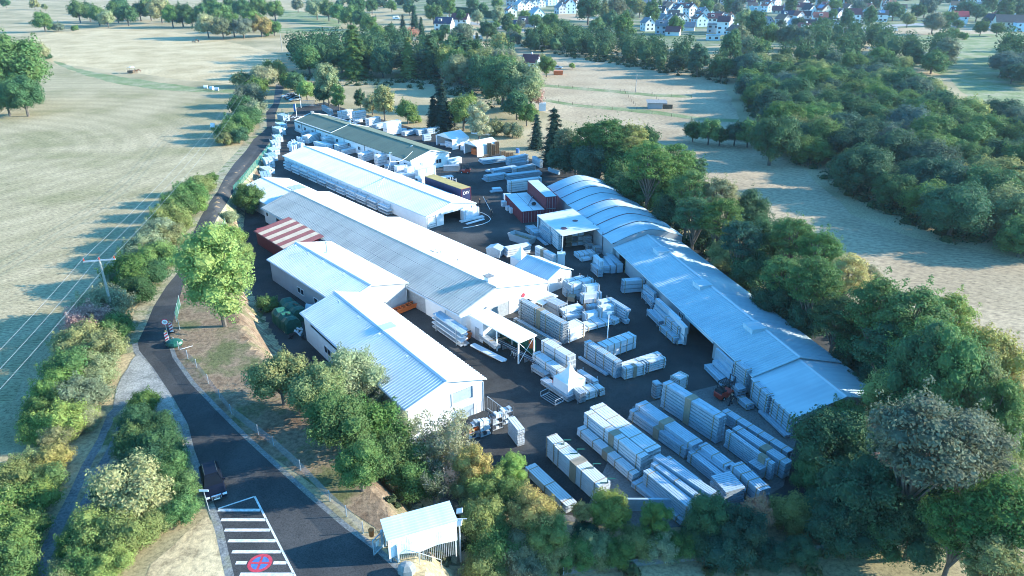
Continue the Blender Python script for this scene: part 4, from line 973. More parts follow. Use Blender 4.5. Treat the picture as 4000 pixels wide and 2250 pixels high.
batch([(2210,780,84,'airy','mid'),(2290,800,96,'airy','mid'),(2380,800,72,'airy','fresh'),(2170,860,72,'airy','dark'),(2250,880,90,'airy','dark'),(2340,890,90,'airy','mid'),(2410,870,62,'airy','mid'),(2130,900,46,'broad','deep'),(2290,950,70,'airy','deep'),(2380,970,70,'airy','olive'),(2180,960,40,'broad','deep'),(2305,945,80,'tall','dark',1.4),(2370,975,84,'tall','mid',1.4),(2440,1000,76,'tall','olive',1.35),(2260,930,70,'tall','deep',1.45),(2500,1060,70,'tall','mid',1.3)],
 'from left in the open-crowned group right of the annex','open-crowned group right of the annex')
# row near the top of the works
batch([(745,205,26,'broad','dark'),(770,225,24,'broad','fresh'),(822,205,34,'tall','pale'),(812,235,26,'broad','dark'),(850,245,20,'column','mid'),(905,248,16,'column','dark'),(935,262,24,'broad','pale'),(965,255,28,'tall','olive'),(1025,280,28,'broad','mid'),(1045,300,14,'bush','fresh')],
 'from the left in the row behind the green roof','row behind the green roof')
TF(1112,262,34,'conifer','spruce','tall dark spruce beside the two white tents, left of a birch')
TF(1090,285,22,'conifer','spruce','slimmer dark spruce touching the tall one behind the tents')
TF(1165,280,42,'broad','fresh','fresh green tree right of the tall dark spruce')
TF(1205,305,34,'column','pale','drooping pale birch right behind the two white tents')
TF(1245,325,26,'bush','olive','olive bush right of the small white tents')
TF(1290,330,24,'bush','grey','grey-green bush behind the wooden pallets')
batch([(1310,210,60,'oak','pale'),(1265,200,64,'oak','dark'),(1335,235,36,'oak','rose'),(1300,262,34,'broad','dark'),(1325,285,28,'broad','mid'),(1375,165,24,'broad','mid'),(1355,150,16,'bush','pale'),(1290,165,30,'broad','grey'),(1440,165,8,'oak','fresh')],
 'in the group around the red-roofed barn','trees around the red-roofed barn')
# top left
TF(20,170,84,'broad','mid','huge broad green tree on the left edge of the photo')
TF(55,235,50,'broad','dark','lower crown under the huge tree on the left edge')
TF(12,245,40,'broad','mid','leftmost low crown under the huge tree')
TF(100,130,22,'broad','pale','pale willow-like tree right behind the huge left tree')
TF(120,143,10,'bush','dark','small dark bush right of the pale willow-like tree')
TF(108,53,23,'broad','mid','dense round green tree alone on the top left field')
batch([(85,10,12,'broad','olive'),(112,17,8,'broad','olive'),(12,6,12,'broad','dark'),(125,72,6,'bush','fresh'),(145,70,14,'bush','grey'),(188,72,9,'bush','mid')],'among the small ones on the top left fields','small trees on the top left fields')
batch([(195,26,26,'broad','mid'),(222,28,22,'broad','dark'),(245,38,22,'broad','mid'),(268,45,20,'broad','pale'),(292,28,24,'broad','mid'),(318,35,26,'oak','dark'),(300,8,22,'broad','dark'),(350,28,20,'broad','dark'),(375,20,26,'broad','mid'),(402,22,30,'broad','pale'),(430,38,26,'broad','mid'),(455,34,28,'broad','dark'),(480,40,24,'broad','mid'),(505,30,20,'broad','dark'),(530,12,22,'broad','dark')],
 'from the left in the tree line across the top left','tree line across the top left')
batch([(520,62,28,'broad','pale'),(548,32,30,'broad','mid'),(558,68,26,'broad','grey'),(585,62,26,'broad','mid'),(610,68,24,'broad','grey'),(635,50,26,'broad','mid'),(655,62,26,'broad','yellow'),(688,68,18,'broad','mid'),(650,18,26,'broad','mid'),(690,25,22,'broad','mid'),(610,20,26,'broad','dark'),(580,18,22,'broad','dark'),(675,82,14,'bush','mid')],
 'in the copse at the far end of the tall dry grass','copse at the far end of the tall dry grass')
batch([(748,12,16,'broad','grey'),(795,18,26,'broad','pale'),(825,24,24,'broad','mid'),(850,32,22,'broad','mid'),(880,38,26,'broad','mid'),(905,46,24,'broad','dark'),(930,62,22,'broad','mid'),(900,12,24,'broad','dark'),(935,14,18,'broad','dark'),(985,14,14,'broad','mid'),(1013,58,10,'conifer','spruce'),(1042,48,16,'conifer','deep'),(1060,70,14,'conifer','deep'),(1036,85,14,'thin','brown'),(1090,32,24,'broad','mid'),(1105,10,22,'broad','dark'),(950,85,22,'broad','mid'),(980,80,20,'broad','dark')],
 'from left in the tree line by the blue-roofed house','tree line left of the blue-roofed house')
batch([(1162,84,30,'oak','grey'),(1200,42,16,'broad','pale'),(1253,40,18,'tall','pale'),(1225,75,24,'broad','dark'),(1255,105,24,'broad','olive'),(1290,95,24,'oak','grey'),(1200,105,12,'conifer','deep'),(1138,110,22,'broad','mid'),(1100,95,20,'broad','mid'),(1080,110,20,'broad','mid'),(1120,75,16,'broad','dark'),(1345,95,26,'broad','dark'),(1370,90,28,'broad','mid'),(1280,45,14,'bush','mid'),(1248,63,10,'broad','mid')],
 'around the two houses at the top centre','trees around the two houses at the top centre')
# woods: crowns fill a region of the photo, rows counted from the front
def inside(x,y,poly):
    c=False; j=len(poly)-1
    for i in range(len(poly)):
        if (poly[i][1]>y)!=(poly[j][1]>y) and x<(poly[j][0]-poly[i][0])*(y-poly[i][1])/(poly[j][1]-poly[i][1])+poly[i][0]: c=not c
        j=i
    return c
def wood(name,poly,spacing,rmin,rmax,kinds,cols,seed,maxn=400,HS=(.72,.9)):
    """poly: outline in the 2576-wide picture of the crowns, sampled at crown height"""
    rr=random.Random(seed); pts=[]; hc=2.5
    poly=[(u*1.5528,v*1.5528) for u,v in poly]
    W_=[P(u,max(v,-100),hc) for u,v in poly]; x0,x1=min(p[0] for p in W_),max(p[0] for p in W_); y0,y1=min(p[1] for p in W_),max(p[1] for p in W_)
    for _ in range(60000):
        x,y=rr.uniform(x0,x1),rr.uniform(y0,y1)
        if not inside(x,y,W_): continue
        sp=spacing*(1 if y<330 else 1.25)
        if any((x-a)**2+(y-b_)**2<sp*sp for a,b_,_r in pts): continue
        if any((x-a)**2+(y-b_)**2<((r_+3)*.8)**2 for a,b_,r_ in TREES[-0:] if abs(a-x)<14 and abs(b_-y)<14): continue
        pts.append((x,y,rr.uniform(rmin,rmax)))
        if len(pts)>=maxn: break
    pts.sort(key=lambda p:p[1]); rows=[]; band=9.0; cur=[]; yb=None
    for p in pts:
        if yb is None or p[1]>yb+band: cur=[]; rows.append(cur); yb=p[1]
        cur.append(p)
    mass=MB()
    for ri,row in enumerate(rows):
        row.sort()
        for i,(x,y,r_) in enumerate(row):
            kind=rr.choice(kinds); col=rr.choice(cols); r_*=(.72 if ri<1 and name=='right-hand wood' else 1)
            if depth(x,y,0)>(MASSD if ri>1 else 999):
                z=hz(x,y); core(mass,rr,(x,y,z+r_),r_*.62,1.15)
                for q_ in range(9):
                    t=rr.uniform(0,6.28); leafcards(mass,rr,(x+math.cos(t)*r_*.5,y+math.sin(t)*r_*.5,z+r_*rr.uniform(.4,1.9)),r_*.45,r_*.45,r_*.45,75,r_*.075)
                continue
            lab=f"{WORD[col]} tree, {nth(i)} from left, {nth(ri)} row of the {name}"
            plant(x,y,r_,kind,col,lab,'trees of the '+name,hs_=rr.uniform(*HS) if kind!='conifer' else .8)
    if mass.v: o=mass.build('distant_wood','leaf'); o.color=(.05,.1,.045,1); tag(o,'far crowns at the back of the '+name,None,None,'stuff')
    return len(pts)
MASSD=335
KD=['full','full','oak','full','tall']
CD=['dark','dark','deep','mid','dark','mid','blue','olive']
nA=wood('left-hand wood',[(735,165),(745,135),(800,122),(900,115),(1000,120),(1060,145),(1190,155),(1275,155),(1290,175),(1255,225),(1180,205),(1060,182),(960,185),(890,182),(850,170),(740,180)],8.4,5.4,7.4,KD+['conifer'],CD+['pale','olive'],21,HS=(.95,1.2))
nB=wood('middle wood',[(1310,118),(1400,98),(1500,102),(1600,120),(1700,145),(1830,172),(1810,195),(1780,185),(1600,152),(1450,130),(1340,118)],8.8,4.8,6.6,KD,['dark','deep','deep','mid','blue','dark'],22)
nC=wood('right-hand wood',[(1870,195),(1860,178),(1900,162),(1990,155),(2080,155),(2180,170),(2240,205),(2310,220),(2380,270),(2460,300),(2660,340),(2680,640),(2500,605),(2330,550),(2180,490),(2090,430),(1990,370),(1920,300),(1880,245)],8.4,4.8,7.0,['full','full','oak','full'],['dark','deep','dark','mid','deep','blue','dark','mid','olive'],23)
batch([(1745,328,26,'broad','dark'),(1785,330,30,'broad','mid'),(1812,342,22,'broad','dark'),(1850,335,28,'broad','deep'),(1885,332,34,'broad','mid'),(1945,345,66,'oak','dark'),(1975,300,54,'oak','mid')],
 'from left in the meadow row before the big wood','row on the meadow before the big wood')
nD=wood('camper park belt',[(2010,112),(2100,92),(2200,92),(2260,118),(2330,130),(2400,145),(2390,165),(2330,180),(2240,172),(2130,135),(2020,125)],10,4.5,7,KD,['mid','olive','grey','dark'],24)
nE=wood('right edge clump',[(2500,150),(2640,110),(2640,215),(2520,200)],9,5,8,['broad','oak'],['deep','blue','dark'],25)
batch([(2120,102,10,'bush','olive'),(2155,105,14,'bush','rust'),(2200,85,14,'bush','mid'),(2380,65,12,'bush','dark'),(2410,62,14,'bush','dark'),(2365,93,14,'bush','mid'),(2400,85,16,'bush','mid'),(2425,92,12,'bush','mid'),(2470,68,18,'broad','mid'),(2510,72,16,'broad','mid')],
 'among the shrubs on the valley meadow','shrubs on the valley meadow')
print('woods',nA,nB,nC,nD,nE,len(TREES))
# ------------------------------------------------------------------ stacks of profiles and panels
rs=random.Random(99)
def stack(u1,v1,u2,v2,h,w_,label,layers=None,m='profile_blue',cols=None,straps=3,group=None,sleeve=None,side=1,rack=False,hollow=True,zb=0.0,base=.12,name='profile_stack',cat='stack',spread=0.0,flatlay=False):
    """u1,v1-u2,v2: photo pixels of the camera-side top edge; h height, w_ width away from the camera"""
    z=zb+h; a=Vector(P(u1,v1,z)); c=Vector(P(u2,v2,z)); d=(c-a); L=d.length; d.normalize(); nrm=Vector((-d.y,d.x))
    if nrm.y<0: a,c=c,a; d=-d; nrm=-nrm
    an=math.atan2(d.y,d.x)
    root=empty(name,(a.x,a.y,zb),an,label,cat,group)
    layers=int(round((layers or max(1,int(round(h/.42))))*1.0)); cols=cols or max(1,int(round(w_/.27))); lh=(h-base)/layers
    near=depth(a.x,a.y,1)<120
    for k in range(layers):
        b=MB(); z0=base+k*lh+.11; z1=base+(k+1)*lh; ox=rs.uniform(-.06,.06)+(rs.uniform(-spread,spread)); oy=rs.uniform(-.02,.02)
        cw=w_/cols; top=(k==layers-1)
        cc=cols
        for j in range(cc):
            e0=rs.uniform(0,.05); e1=rs.uniform(0,.05); y0=j*cw+.026+oy; y1=(j+1)*cw-.026+oy; x0=ox+e0; x1=L+ox-e1
            if hollow and near and cw>.2:
                t=.03; dd=.35
                b.box(x0,x1,y0,y1,z0,z1,skip='ew')
                for xe,xi in ((x0,x0+dd),(x1,x1-dd)):
                    Y0,Y1,Z0,Z1=y0+t,y1-t,z0+t,z1-t
                    b.quad((xe,y0,z0),(xe,y1,z0),(xe,Y1,Z0),(xe,Y0,Z0)); b.quad((xe,y0,z1),(xe,y1,z1),(xe,Y1,Z1),(xe,Y0,Z1)); b.quad((xe,y0,z0),(xe,Y0,Z0),(xe,Y0,Z1),(xe,y0,z1)); b.quad((xe,y1,z0),(xe,Y1,Z0),(xe,Y1,Z1),(xe,y1,z1))
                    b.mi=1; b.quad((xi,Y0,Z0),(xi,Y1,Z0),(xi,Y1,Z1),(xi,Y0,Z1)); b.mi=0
                    b.quad((xe,Y0,Z0),(xe,Y1,Z0),(xi,Y1,Z0),(xi,Y0,Z0)); b.quad((xe,Y0,Z0),(xe,Y0,Z1),(xi,Y0,Z1),(xi,Y0,Z0)); b.quad((xe,Y1,Z0),(xe,Y1,Z1),(xi,Y1,Z1),(xi,Y1,Z0)); b.quad((xe,Y0,Z1),(xe,Y1,Z1),(xi,Y1,Z1),(xi,Y0,Z1))
            else: b.box(x0,x1,y0,y1,z0,z1)
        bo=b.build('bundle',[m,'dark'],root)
        kk=rs.uniform(.9,1.08); bo.color=(kk,kk,kk,1)
    ns=max(2,straps)
    for j in range(ns):
        x=L*(j+.5)/ns if ns>1 else L/2
        if j==0: x=min(.7,L*.1)
        if j==ns-1: x=L-min(.7,L*.1)
        if near:
            b=MB()
            for k in range(layers): b.box(x-.06,x+.06,.04,w_-.04,base+k*lh-.01 if k else 0,base+k*lh+.11)
            b.box(x-.03,x+.03,w_*.5-.03,w_*.5+.03,base,h-.12); b.build('timber_spacer','timber_dark',root)
        if straps and j<6:
            b=MB(); b.box(x-.05,x+.05,-.03,-.005,.1,h+.012); b.box(x-.05,x+.05,-.03,w_+.03,h+.012,h+.03); b.box(x-.05,x+.05,w_+.005,w_+.03,.1,h+.012); b.build('strap','strap',root)
    if sleeve:
        x=L*sleeve; s2=min(.45,L*.08); b=MB(); b.box(x-s2,x+s2,-.04,-.006,.15,h+.015); b.box(x-s2,x+s2,-.04,w_+.02,h+.015,h+.045); b.build('cardboard_sleeve','card',root)
    if rack:
        n=max(2,int(L/2.2)+1)
        for j in range(n):
            x=.35+(L-.7)*j/(n-1); b=MB(); b.bar((x,-.07,0),(x,-.07,h+.35),.045,n=5); b.bar((x,w_+.07,0),(x,w_+.07,h+.35),.045,n=5); b.bar((x,-.07,.08),(x,w_+.07,.08),.04,n=4); b.build('rack_post','galv',root)
    return root
def S4(x0,y0,wd,disp=2415.0):
    k=wd/disp
    return lambda a,b_: (x0+a*k,y0+b_*k)
q11=lambda a,b_:(2000+a/1.932,1500+b_/1.932)
q7=lambda a,b_:(2000+a/1.932,750+b_/1.932)
k1=S4(1000,350,500); k2=S4(1400,430,600); k8=S4(1850,500,500); kk4=S4(1500,630,600); k5=S4(1900,750,600); k6=S4(1900,1050,600); k7=S4(2400,1050,600); k4=S4(2000,1400,600); k3=S4(2500,1350,700)
def st(f,a,b_,c,d,h,w_,label,**kw): return stack(*f(a,b_),*f(c,d),h,w_,label,**kw)
g1='long stacks of profiles in the lower yard'
st(q11,320,470,655,775,2.5,1.5,'tall white stack with green steel stakes on top in the lower yard',m='profile_white',layers=8,straps=4,sleeve=.45,group=g1)
st(q11,257,395,322,462,2.7,1.3,'short tall white stack butted against the far end of the one with green stakes',m='profile_white',layers=8,straps=2,group=g1)
st(q11,95,625,410,925,1.1,1.3,'low white stack furthest left among the lower yard stacks, half behind the trees',m='profile_white',layers=3,straps=3,group=g1)
st(q11,492,330,912,690,1.2,1.0,'low pale stack with cardboard sleeve lying in front of the high white one',m='profile_white',layers=3,straps=5,sleeve=.52,group=g1)
st(q11,545,215,975,560,2.6,1.1,'high pale stack with bright cardboard sleeve and brown straps, middle lower yard',m='profile_white',layers=6,straps=4,sleeve=.5,group=g1)
st(q11,588,175,1030,520,2.6,1.9,'wide flat-topped pale stack right behind the high one with bright cardboard sleeve',m='profile_white',layers=5,straps=5,group=g1,cols=5)
st(q11,885,195,1310,495,1.5,.9,'low blue-shaded stack in front of the lettered one',layers=3,straps=3,sleeve=.5,group=g1)
st(q11,932,150,1365,468,2.2,1.6,'blue-shaded stack with dark lettering on its top bundle',layers=4,straps=3,sleeve=.48,group=g1)
st(k3,300,500,1065,985,3.6,1.3,'highest stack of all, seven broad blue-shaded layers with brown sleeve, beside the forklift lane',layers=8,straps=2,sleeve=.48,group=g1,cols=2)
st(k3,222,530,300,510,2.3,1.0,'short dark-ended stack touching the far left end of the highest stack',layers=6,straps=0,group=g1)
st(k3,520,470,655,400,2.0,1.4,'sunlit crosswise white stack behind the highest stack',m='profile_white',layers=5,straps=2,group=g1)
st(k3,1095,875,1985,1440,1.7,1.0,'longest blue-white stack of many thin sheets running to the right trees',layers=5,straps=6,group=g1)
st(k3,1160,1140,1790,1600,2.4,.5,'narrow high seven-layer stack with grey sleeve, right of the lower yard',layers=8,straps=2,sleeve=.78,group=g1)
st(k3,1235,1110,1960,1600,2.2,1.1,'bluer stack directly behind the narrow seven-layer one',layers=4,straps=2,sleeve=.6,group=g1)
st(q11,1325,510,1640,760,1.5,.8,'low blue stack of five thin layers right of the long gap in the lower yard',layers=5,straps=2,group=g1)
st(q11,1362,482,1690,720,1.6,.7,'slim blue stack with loose rails on top behind the low five-layer one',layers=4,straps=2,group=g1)
st(q11,1405,460,1620,625,2.0,1.2,'squat pale blue stack with two straps behind the slim one with loose rails',layers=2,straps=3,group=g1)
st(q11,1650,605,1870,810,2.5,1.4,'boxy pale blue stack with two dark straps near the lower right end',layers=3,straps=4,group=g1)
st(q11,990,655,1360,960,2.4,1.2,'pale blue stack of seven layers with paper label in the lower middle',layers=7,straps=2,group=g1)
st(q11,1045,595,1420,880,2.6,.7,'slightly higher narrow stack behind the paper-labelled one',layers=4,straps=3,group=g1)
st(q11,1065,548,1500,840,2.8,1.0,'second narrow stack behind the paper-labelled one, with flat bright top',layers=4,straps=0,group=g1)
st(q11,1165,552,1415,745,2.6,.5,'short slim stack sitting furthest right in the lower middle cluster',layers=3,straps=2,group=g1)
st(q11,898,740,1280,1035,.8,2.0,'low wide flat stack on the ground in front of the paper-labelled one',layers=2,straps=3,group=g1,cols=5)
st(q11,1620,815,1770,775,2.4,2.6,'crosswise stack of crooked pale planks half hidden by the dark trees',layers=7,straps=0,group=g1,spread=.12)
st(q11,1770,790,1870,880,1.2,.8,'small blue stack at the lower right corner below the boxy one',layers=3,straps=0,group=g1)
st(q11,1872,650,1932,620,1.6,1.6,'pair of thick timber-framed bundles at the lower right end',layers=2,straps=0,group=g1)
r=st(q11,870,872,1218,873,1.7,.28,'single long blue beam lying crosswise behind the narrow tree',layers=1,straps=0,name='steel_beam',cat='beam')
# green stakes
for k,(a,c) in enumerate(((392,450),(492,520),(612,630),(722,742))):
    p=Vector((*P(*q11(a,c),2.6),2.5)); b=MB(); b.box(-.05,.05,-.05,.05,0,.55); b.box(-.05,.75,-.05,.05,.55,.62); b.box(-.75,.05,-.05,.05,0,.08)
    o=b.build('steel_stake','green_paint'); o.location=p; tag(o,['farthest','second farthest','second nearest','nearest'][k]+' green steel stake on the tall white stack','stake','green stakes on a stack')
# middle yard
g2='stacks in the middle of the yard'
st(k6,500,475,1212,872,3.5,1.0,'huge wall-like stack of grey profiles with brown straps beside the bright lean-to roof',layers=8,straps=4,sleeve=.46,m='galv',group=g2,cols=3)
st(k6,418,775,1140,1190,1.2,.6,'low stack of perforated grey planks along the foot of the wall-like one',layers=3,straps=2,m='galv',group=g2)
st(k6,860,1125,1305,1395,3.0,1.2,'pale stepped stack, upper block, in front of the wall-like one',layers=4,straps=3,m='profile_white',group=g2)
stack(2080,1380,2186,1453,1.9,1.2,'pale stepped stack, lower front block beside the pointed white gazebo',layers=4,straps=3,m='profile_white',group=g2)
stack(2073,1428,2132,1466,.9,.8,'small galvanized bundle on a rack left of the pointed white gazebo',layers=2,straps=0,m='galv',group=g2,rack=True)
st(k6,1288,965,1560,858,2.3,2.0,'white plastic-covered stack at the end of the wall-like one',layers=5,straps=2,m='film',group=g2)
st(k6,1553,935,2060,800,.8,1.9,'long low row of film-wrapped boards behind the yard lamp mast',layers=2,straps=4,m='film',group=g2,cols=4)
st(k6,2000,820,2110,770,1.0,1.4,'crumpled white film package at the right end of the long low row',layers=2,straps=1,m='film',group=g2)
st(q7,700,1172,942,1085,2.2,1.6,'big film-wrapped stack lit by the sun right behind the yard lamp mast',layers=2,straps=5,m='film',group=g2)
st(q7,545,1128,790,1290,2.6,1.0,'slanting stack of five dark-gapped blue layers left of the yard lamp mast',layers=6,straps=4,group=g2)
st(q7,497,1245,712,1378,.5,.5,'single low blue bundle on the ground at the foot of the slanting stack',layers=1,straps=0,group=g2)
st(q7,775,1335,1130,1222,1.6,.9,'long crosswise stack with open grey profile ends in the middle yard',layers=4,straps=3,group=g2,m='profile_white')
st(q7,850,1338,1012,1298,1.8,.8,'short sunlit white stack with brown cardboard sleeve in front of the crosswise one',layers=5,straps=2,sleeve=.5,group=g2,m='profile_white')
st(q7,1022,1292,1166,1252,1.7,1.0,'white strapped stack right of the short sunlit one, split by a dark gap',layers=5,straps=2,group=g2,m='profile_white')
st(k4,470,345,905,640,.9,1.1,'long loose galvanized rails with red clamps in front of the pointed gazebo',layers=2,straps=0,m='galv',group=g2,spread=.5,rack=False)
st(k4,1080,570,1350,485,1.3,1.7,'white honeycomb-ended bundle at the right foot of the pointed gazebo',layers=3,straps=3,m='profile_white',group=g2)
st(k4,1265,405,1390,500,1.1,.8,'stubby white bundle right behind the honeycomb-ended one',layers=3,straps=1,m='profile_white',group=g2)
st(k4,1010,190,1290,370,1.0,.8,'long bundle on posts behind the pointed gazebo',layers=2,straps=0,m='profile_white',group=g2,rack=True)
st(k4,920,430,1075,560,1.6,.9,'racked grey bundle between pointed gazebo and honeycomb-ended bundle',layers=3,straps=0,m='galv',group=g2,rack=True)
g3='racked wrapped bundles beyond the long hall'
st(k6,1250,205,1555,128,2.5,1.0,'wrapped bundle on posts, uppermost one right of the white hut',layers=1,straps=3,m='film',rack=True,group=g3)
st(k6,1335,265,1690,160,2.5,1.2,'largest wrapped bundle on posts right of the long white gable',layers=2,straps=3,m='film',rack=True,group=g3)
st(k6,1550,290,1790,255,2.6,1.1,'dazzling white wrapped bundle on posts right of the largest one',layers=2,straps=1,m='film',rack=True,group=g3)
st(k6,1505,420,1815,370,1.7,1.0,'white wrapped bundle jutting out below the dazzling one',layers=1,straps=1,m='film',rack=True,group=g3)
st(k6,1500,490,1735,468,.9,1.0,'lowest white wrapped bundle under the dazzling one',layers=1,straps=1,m='film',group=g3)
st(k6,1250,330,1420,300,1.5,1.2,'grey wrapped bundle in the shade under the largest one',layers=2,straps=1,m='film',group=g3)
st(k6,1425,440,1500,425,.8,1.2,'small grey box bundle beside the brown cardboard carton',layers=1,straps=0,m='galv',group=g3)
st(k6,895,470,1150,600,1.9,1.8,'two rounded grey wrapped rolls of boards at the corner of the white gable',layers=2,straps=2,m='galv',rack=True,group=g3,cols=3)
st(k6,1225,670,1545,600,1.5,1.6,'white heaped bundles on posts in the middle racks',layers=3,straps=0,m='film',rack=True,group=g3,spread=.2)
st(k6,1235,770,1500,720,.8,1.0,'low wrapped bundle in front of the white heaped ones',layers=1,straps=1,m='film',group=g3)
st(k6,1780,530,1980,490,2.6,1.0,'pale blue racked bundle highest on the right rack',layers=2,straps=1,m='film',rack=True,group=g3)
st(k6,1795,625,2040,570,2.4,1.1,'draped blue-white racked bundle below the highest on the right rack',layers=1,straps=2,m='film',rack=True,group=g3)
st(k6,1615,600,1770,575,1.8,1.0,'dark blue racked bundle left of the draped one',layers=1,straps=1,rack=True,group=g3)
st(k6,1560,720,1790,675,1.7,1.1,'blue racked bundle in the lower middle of the right rack',layers=1,straps=1,m='film',rack=True,group=g3)
st(k6,1570,800,1820,755,.9,1.0,'blue-white bundle lowest on the right rack',layers=1,straps=1,m='film',group=g3)
st(k6,1885,445,2200,640,2.7,.7,'stepped bundle of long rails sticking out to the right of the racks',layers=6,straps=0,group=g3,spread=.35,hollow=False)
st(k6,1270,440,1390,455,1.0,1.4,'brown cardboard carton on the yard among the wrapped bundles',layers=1,straps=0,m='card',name='cardboard_box',cat='box',cols=1)
# around the lean-to and hut
g4='stacks by the lean-to canopy'
st(k5,795,352,1130,670,3.3,.6,'wall of seven long box profiles standing along the lean-to canopy',layers=7,straps=0,m='profile_white',group=g4)
st(k5,828,530,1005,655,2.4,.8,'stepped stack of seven thin blue layers left of the wall of box profiles',layers=7,straps=0,group=g4)
st(k5,612,530,752,645,1.2,1.8,'low blue pack of boards furthest left by the lean-to canopy',layers=3,straps=3,group=g4,cols=4)
st(k5,745,690,920,830,.4,.8,'flat blue boards on the ground in front of the stepped stack',layers=1,straps=1,group=g4)
st(k5,762,850,1045,1000,2.5,.9,'four-layer white stack with brown sleeve right of the white gazebo',layers=4,straps=0,sleeve=.4,m='profile_white',group=g4)
st(k5,1875,960,2060,1140,1.8,1.1,'broad grey box bundle against the arched hall wall',layers=1,straps=2,m='profile_blue',group=g4,cols=1)
st(k5,1935,1060,1945,1190,1.3,1.0,'squat grey bundle in front of the broad grey one',layers=2,straps=1,group=g4,cols=1)
st(k5,1840,1010,1960,1170,1.6,.9,'grey-topped bundle with dark straps second from the arched hall wall',layers=2,straps=2,group=g4,cols=1)
st(k5,1755,1040,1850,1190,1.2,.9,'narrow pale bundle third from the arched hall wall',layers=1,straps=1,group=g4,cols=1)
st(k5,1672,985,1782,1095,2.6,.8,'bright-topped racked bundle on tall posts before the arched hall',layers=2,straps=0,m='film',rack=True,group=g4)
st(k5,1640,1120,1760,1225,1.6,.9,'blue slatted bundle under the bright-topped racked one',layers=3,straps=1,group=g4)
st(k5,1440,990,1720,950,1.0,1.9,'low row of wrapped blue-white packages before the arched hall',layers=2,straps=4,m='film',group=g4,cols=4)
st(k5,1500,1060,1660,1030,.7,1.0,'small pale packages in front of the low wrapped row',layers=1,straps=2,m='film',group=g4)
st(k5,1700,880,1860,860,1.5,1.2,'dense blue-grey scaffold bundles beside the hall wall',layers=5,straps=2,m='galv',group=g4)
st(k5,1600,840,1700,820,1.2,1.0,'small blue-grey scaffold bundle left of the dense one',layers=3,straps=1,m='galv',group=g4)
st(k5,1560,720,1660,700,2.0,1.0,'tangle of grey rods at the right post of the lean-to canopy',layers=6,straps=0,m='galv',group=g4,spread=.15)
st(k5,330,900,700,830,1.8,1.5,'long white pipe-topped stack with two green posts near the white gazebo',layers=4,straps=0,m='profile_white',group=g4,spread=.2)
# along the long shed
g5='stacks along the long shed'
st(k7,140,200,480,175,2.3,1.2,'three-tier crosswise pack standing alone at the far left of the long shed',layers=3,straps=2,m='profile_blue',group=g5,cols=2)
st(k7,445,250,625,390,2.3,.6,'rail bundle with one dazzling white pipe by the long shed wall',layers=3,straps=0,group=g5,spread=.2)
st(k7,425,340,600,530,1.3,.7,'dark blue racked boards under the rail bundle by the shed wall',layers=3,straps=0,group=g5,rack=True)
st(k7,650,470,1010,800,2.9,.6,'long angled blue board on top of the wall rack',layers=3,straps=0,group=g5,spread=.1)
st(k7,620,560,960,900,2.0,.7,'long blue profiles in the middle of the wall rack',layers=3,straps=0,group=g5,spread=.3)
st(k7,505,640,700,830,1.0,.9,'lowest blue boards at the left end of the wall rack',layers=2,straps=0,group=g5,rack=True)
st(k7,850,655,1110,925,3.0,.5,'white-edged long rails highest on the wall rack',layers=2,straps=0,group=g5,spread=.1,m='profile_white')
st(k7,790,735,1020,930,2.4,.8,'strapped blue pack of six layers in front of the wall rack',layers=6,straps=3,group=g5)
st(k7,705,880,945,1095,1.1,.8,'low strapped pack of blue profiles at the foot of the six-layer pack',layers=3,straps=3,group=g5)
st(k7,985,1150,1110,1140,.6,1.3,'small square blue film package lying alone before the shed door',layers=1,straps=2,m='film',group=g5,cols=1)
st(k7,940,440,1215,940,3.3,.3,'thin long rails leaning high along the long shed wall',layers=1,straps=0,group=g5,hollow=False) if 0 else None
st(k3,1015,30,1255,240,2.8,.4,'thin long rail highest beside the open shed doorway',layers=1,straps=0,group=g5)
st(k3,1012,75,1228,300,2.2,.6,'pair of blue rails on the rack beside the open shed doorway',layers=2,straps=0,group=g5,spread=.2)
st(k3,970,190,1250,435,1.5,.8,'long dark blue profiles low on the rack beside the doorway',layers=2,straps=0,group=g5,spread=.2)
st(k3,862,255,1105,500,.8,1.4,'low wide blue pack with timber blocks right of the forklift path',layers=2,straps=0,group=g5,cols=4)
st(k3,1272,205,1450,340,3.6,.8,'very high slatted stack beside the end wall of the long shed',layers=10,straps=2,group=g5)
st(k3,1512,480,1735,680,3.0,.8,'first high strapped stack along the annex wall',layers=7,straps=3,group=g5)
st(k3,1772,705,2045,955,2.8,.9,'second high strapped stack along the annex wall, nearer the trees',layers=7,straps=4,group=g5)
st(k3,1590,870,1950,1215,.5,1.3,'long flat row of blue rails on the ground before the annex',layers=1,straps=0,group=g5,cols=4)
st(k3,1312,700,1450,810,.9,1.1,'strapped bundle of pipes on the ground behind the walking man',layers=2,straps=2,group=g5,cols=4)
st(k3,1240,520,1330,600,1.5,1.2,'dark blue packs behind the red forklift',layers=3,straps=0,group=g5)
# upper right
g6='long stacks between the tents and the arched hall'
st(k8,180,615,645,560,1.3,2.6,'long blue-white stack furthest up, beside the wooden pallets',layers=3,straps=0,group=g6,cols=5,spread=.4)
st(k8,675,575,1040,500,2.3,1.6,'four-layer stack right of the furthest long one',layers=4,straps=2,group=g6)
st(k8,665,665,1040,630,1.1,1.6,'three-layer stack in front of the four-layer one',layers=3,straps=2,group=g6)
st(k8,400,800,850,720,1.3,1.8,'curved-ended panel stack in the second row from the pallets',layers=3,straps=0,group=g6,cols=4,spread=.6)
st(k8,790,770,1180,690,1.8,1.6,'bundled rails in the second row with hanging strings',layers=4,straps=2,group=g6,m='galv')
st(k8,270,810,460,770,.6,1.2,'tapered white film pack at the left of the second row',layers=1,straps=0,m='film',group=g6)
st(k8,235,920,620,860,1.6,1.8,'five-layer blue stack in the third row from the pallets',layers=4,straps=1,group=g6,spread=.5)
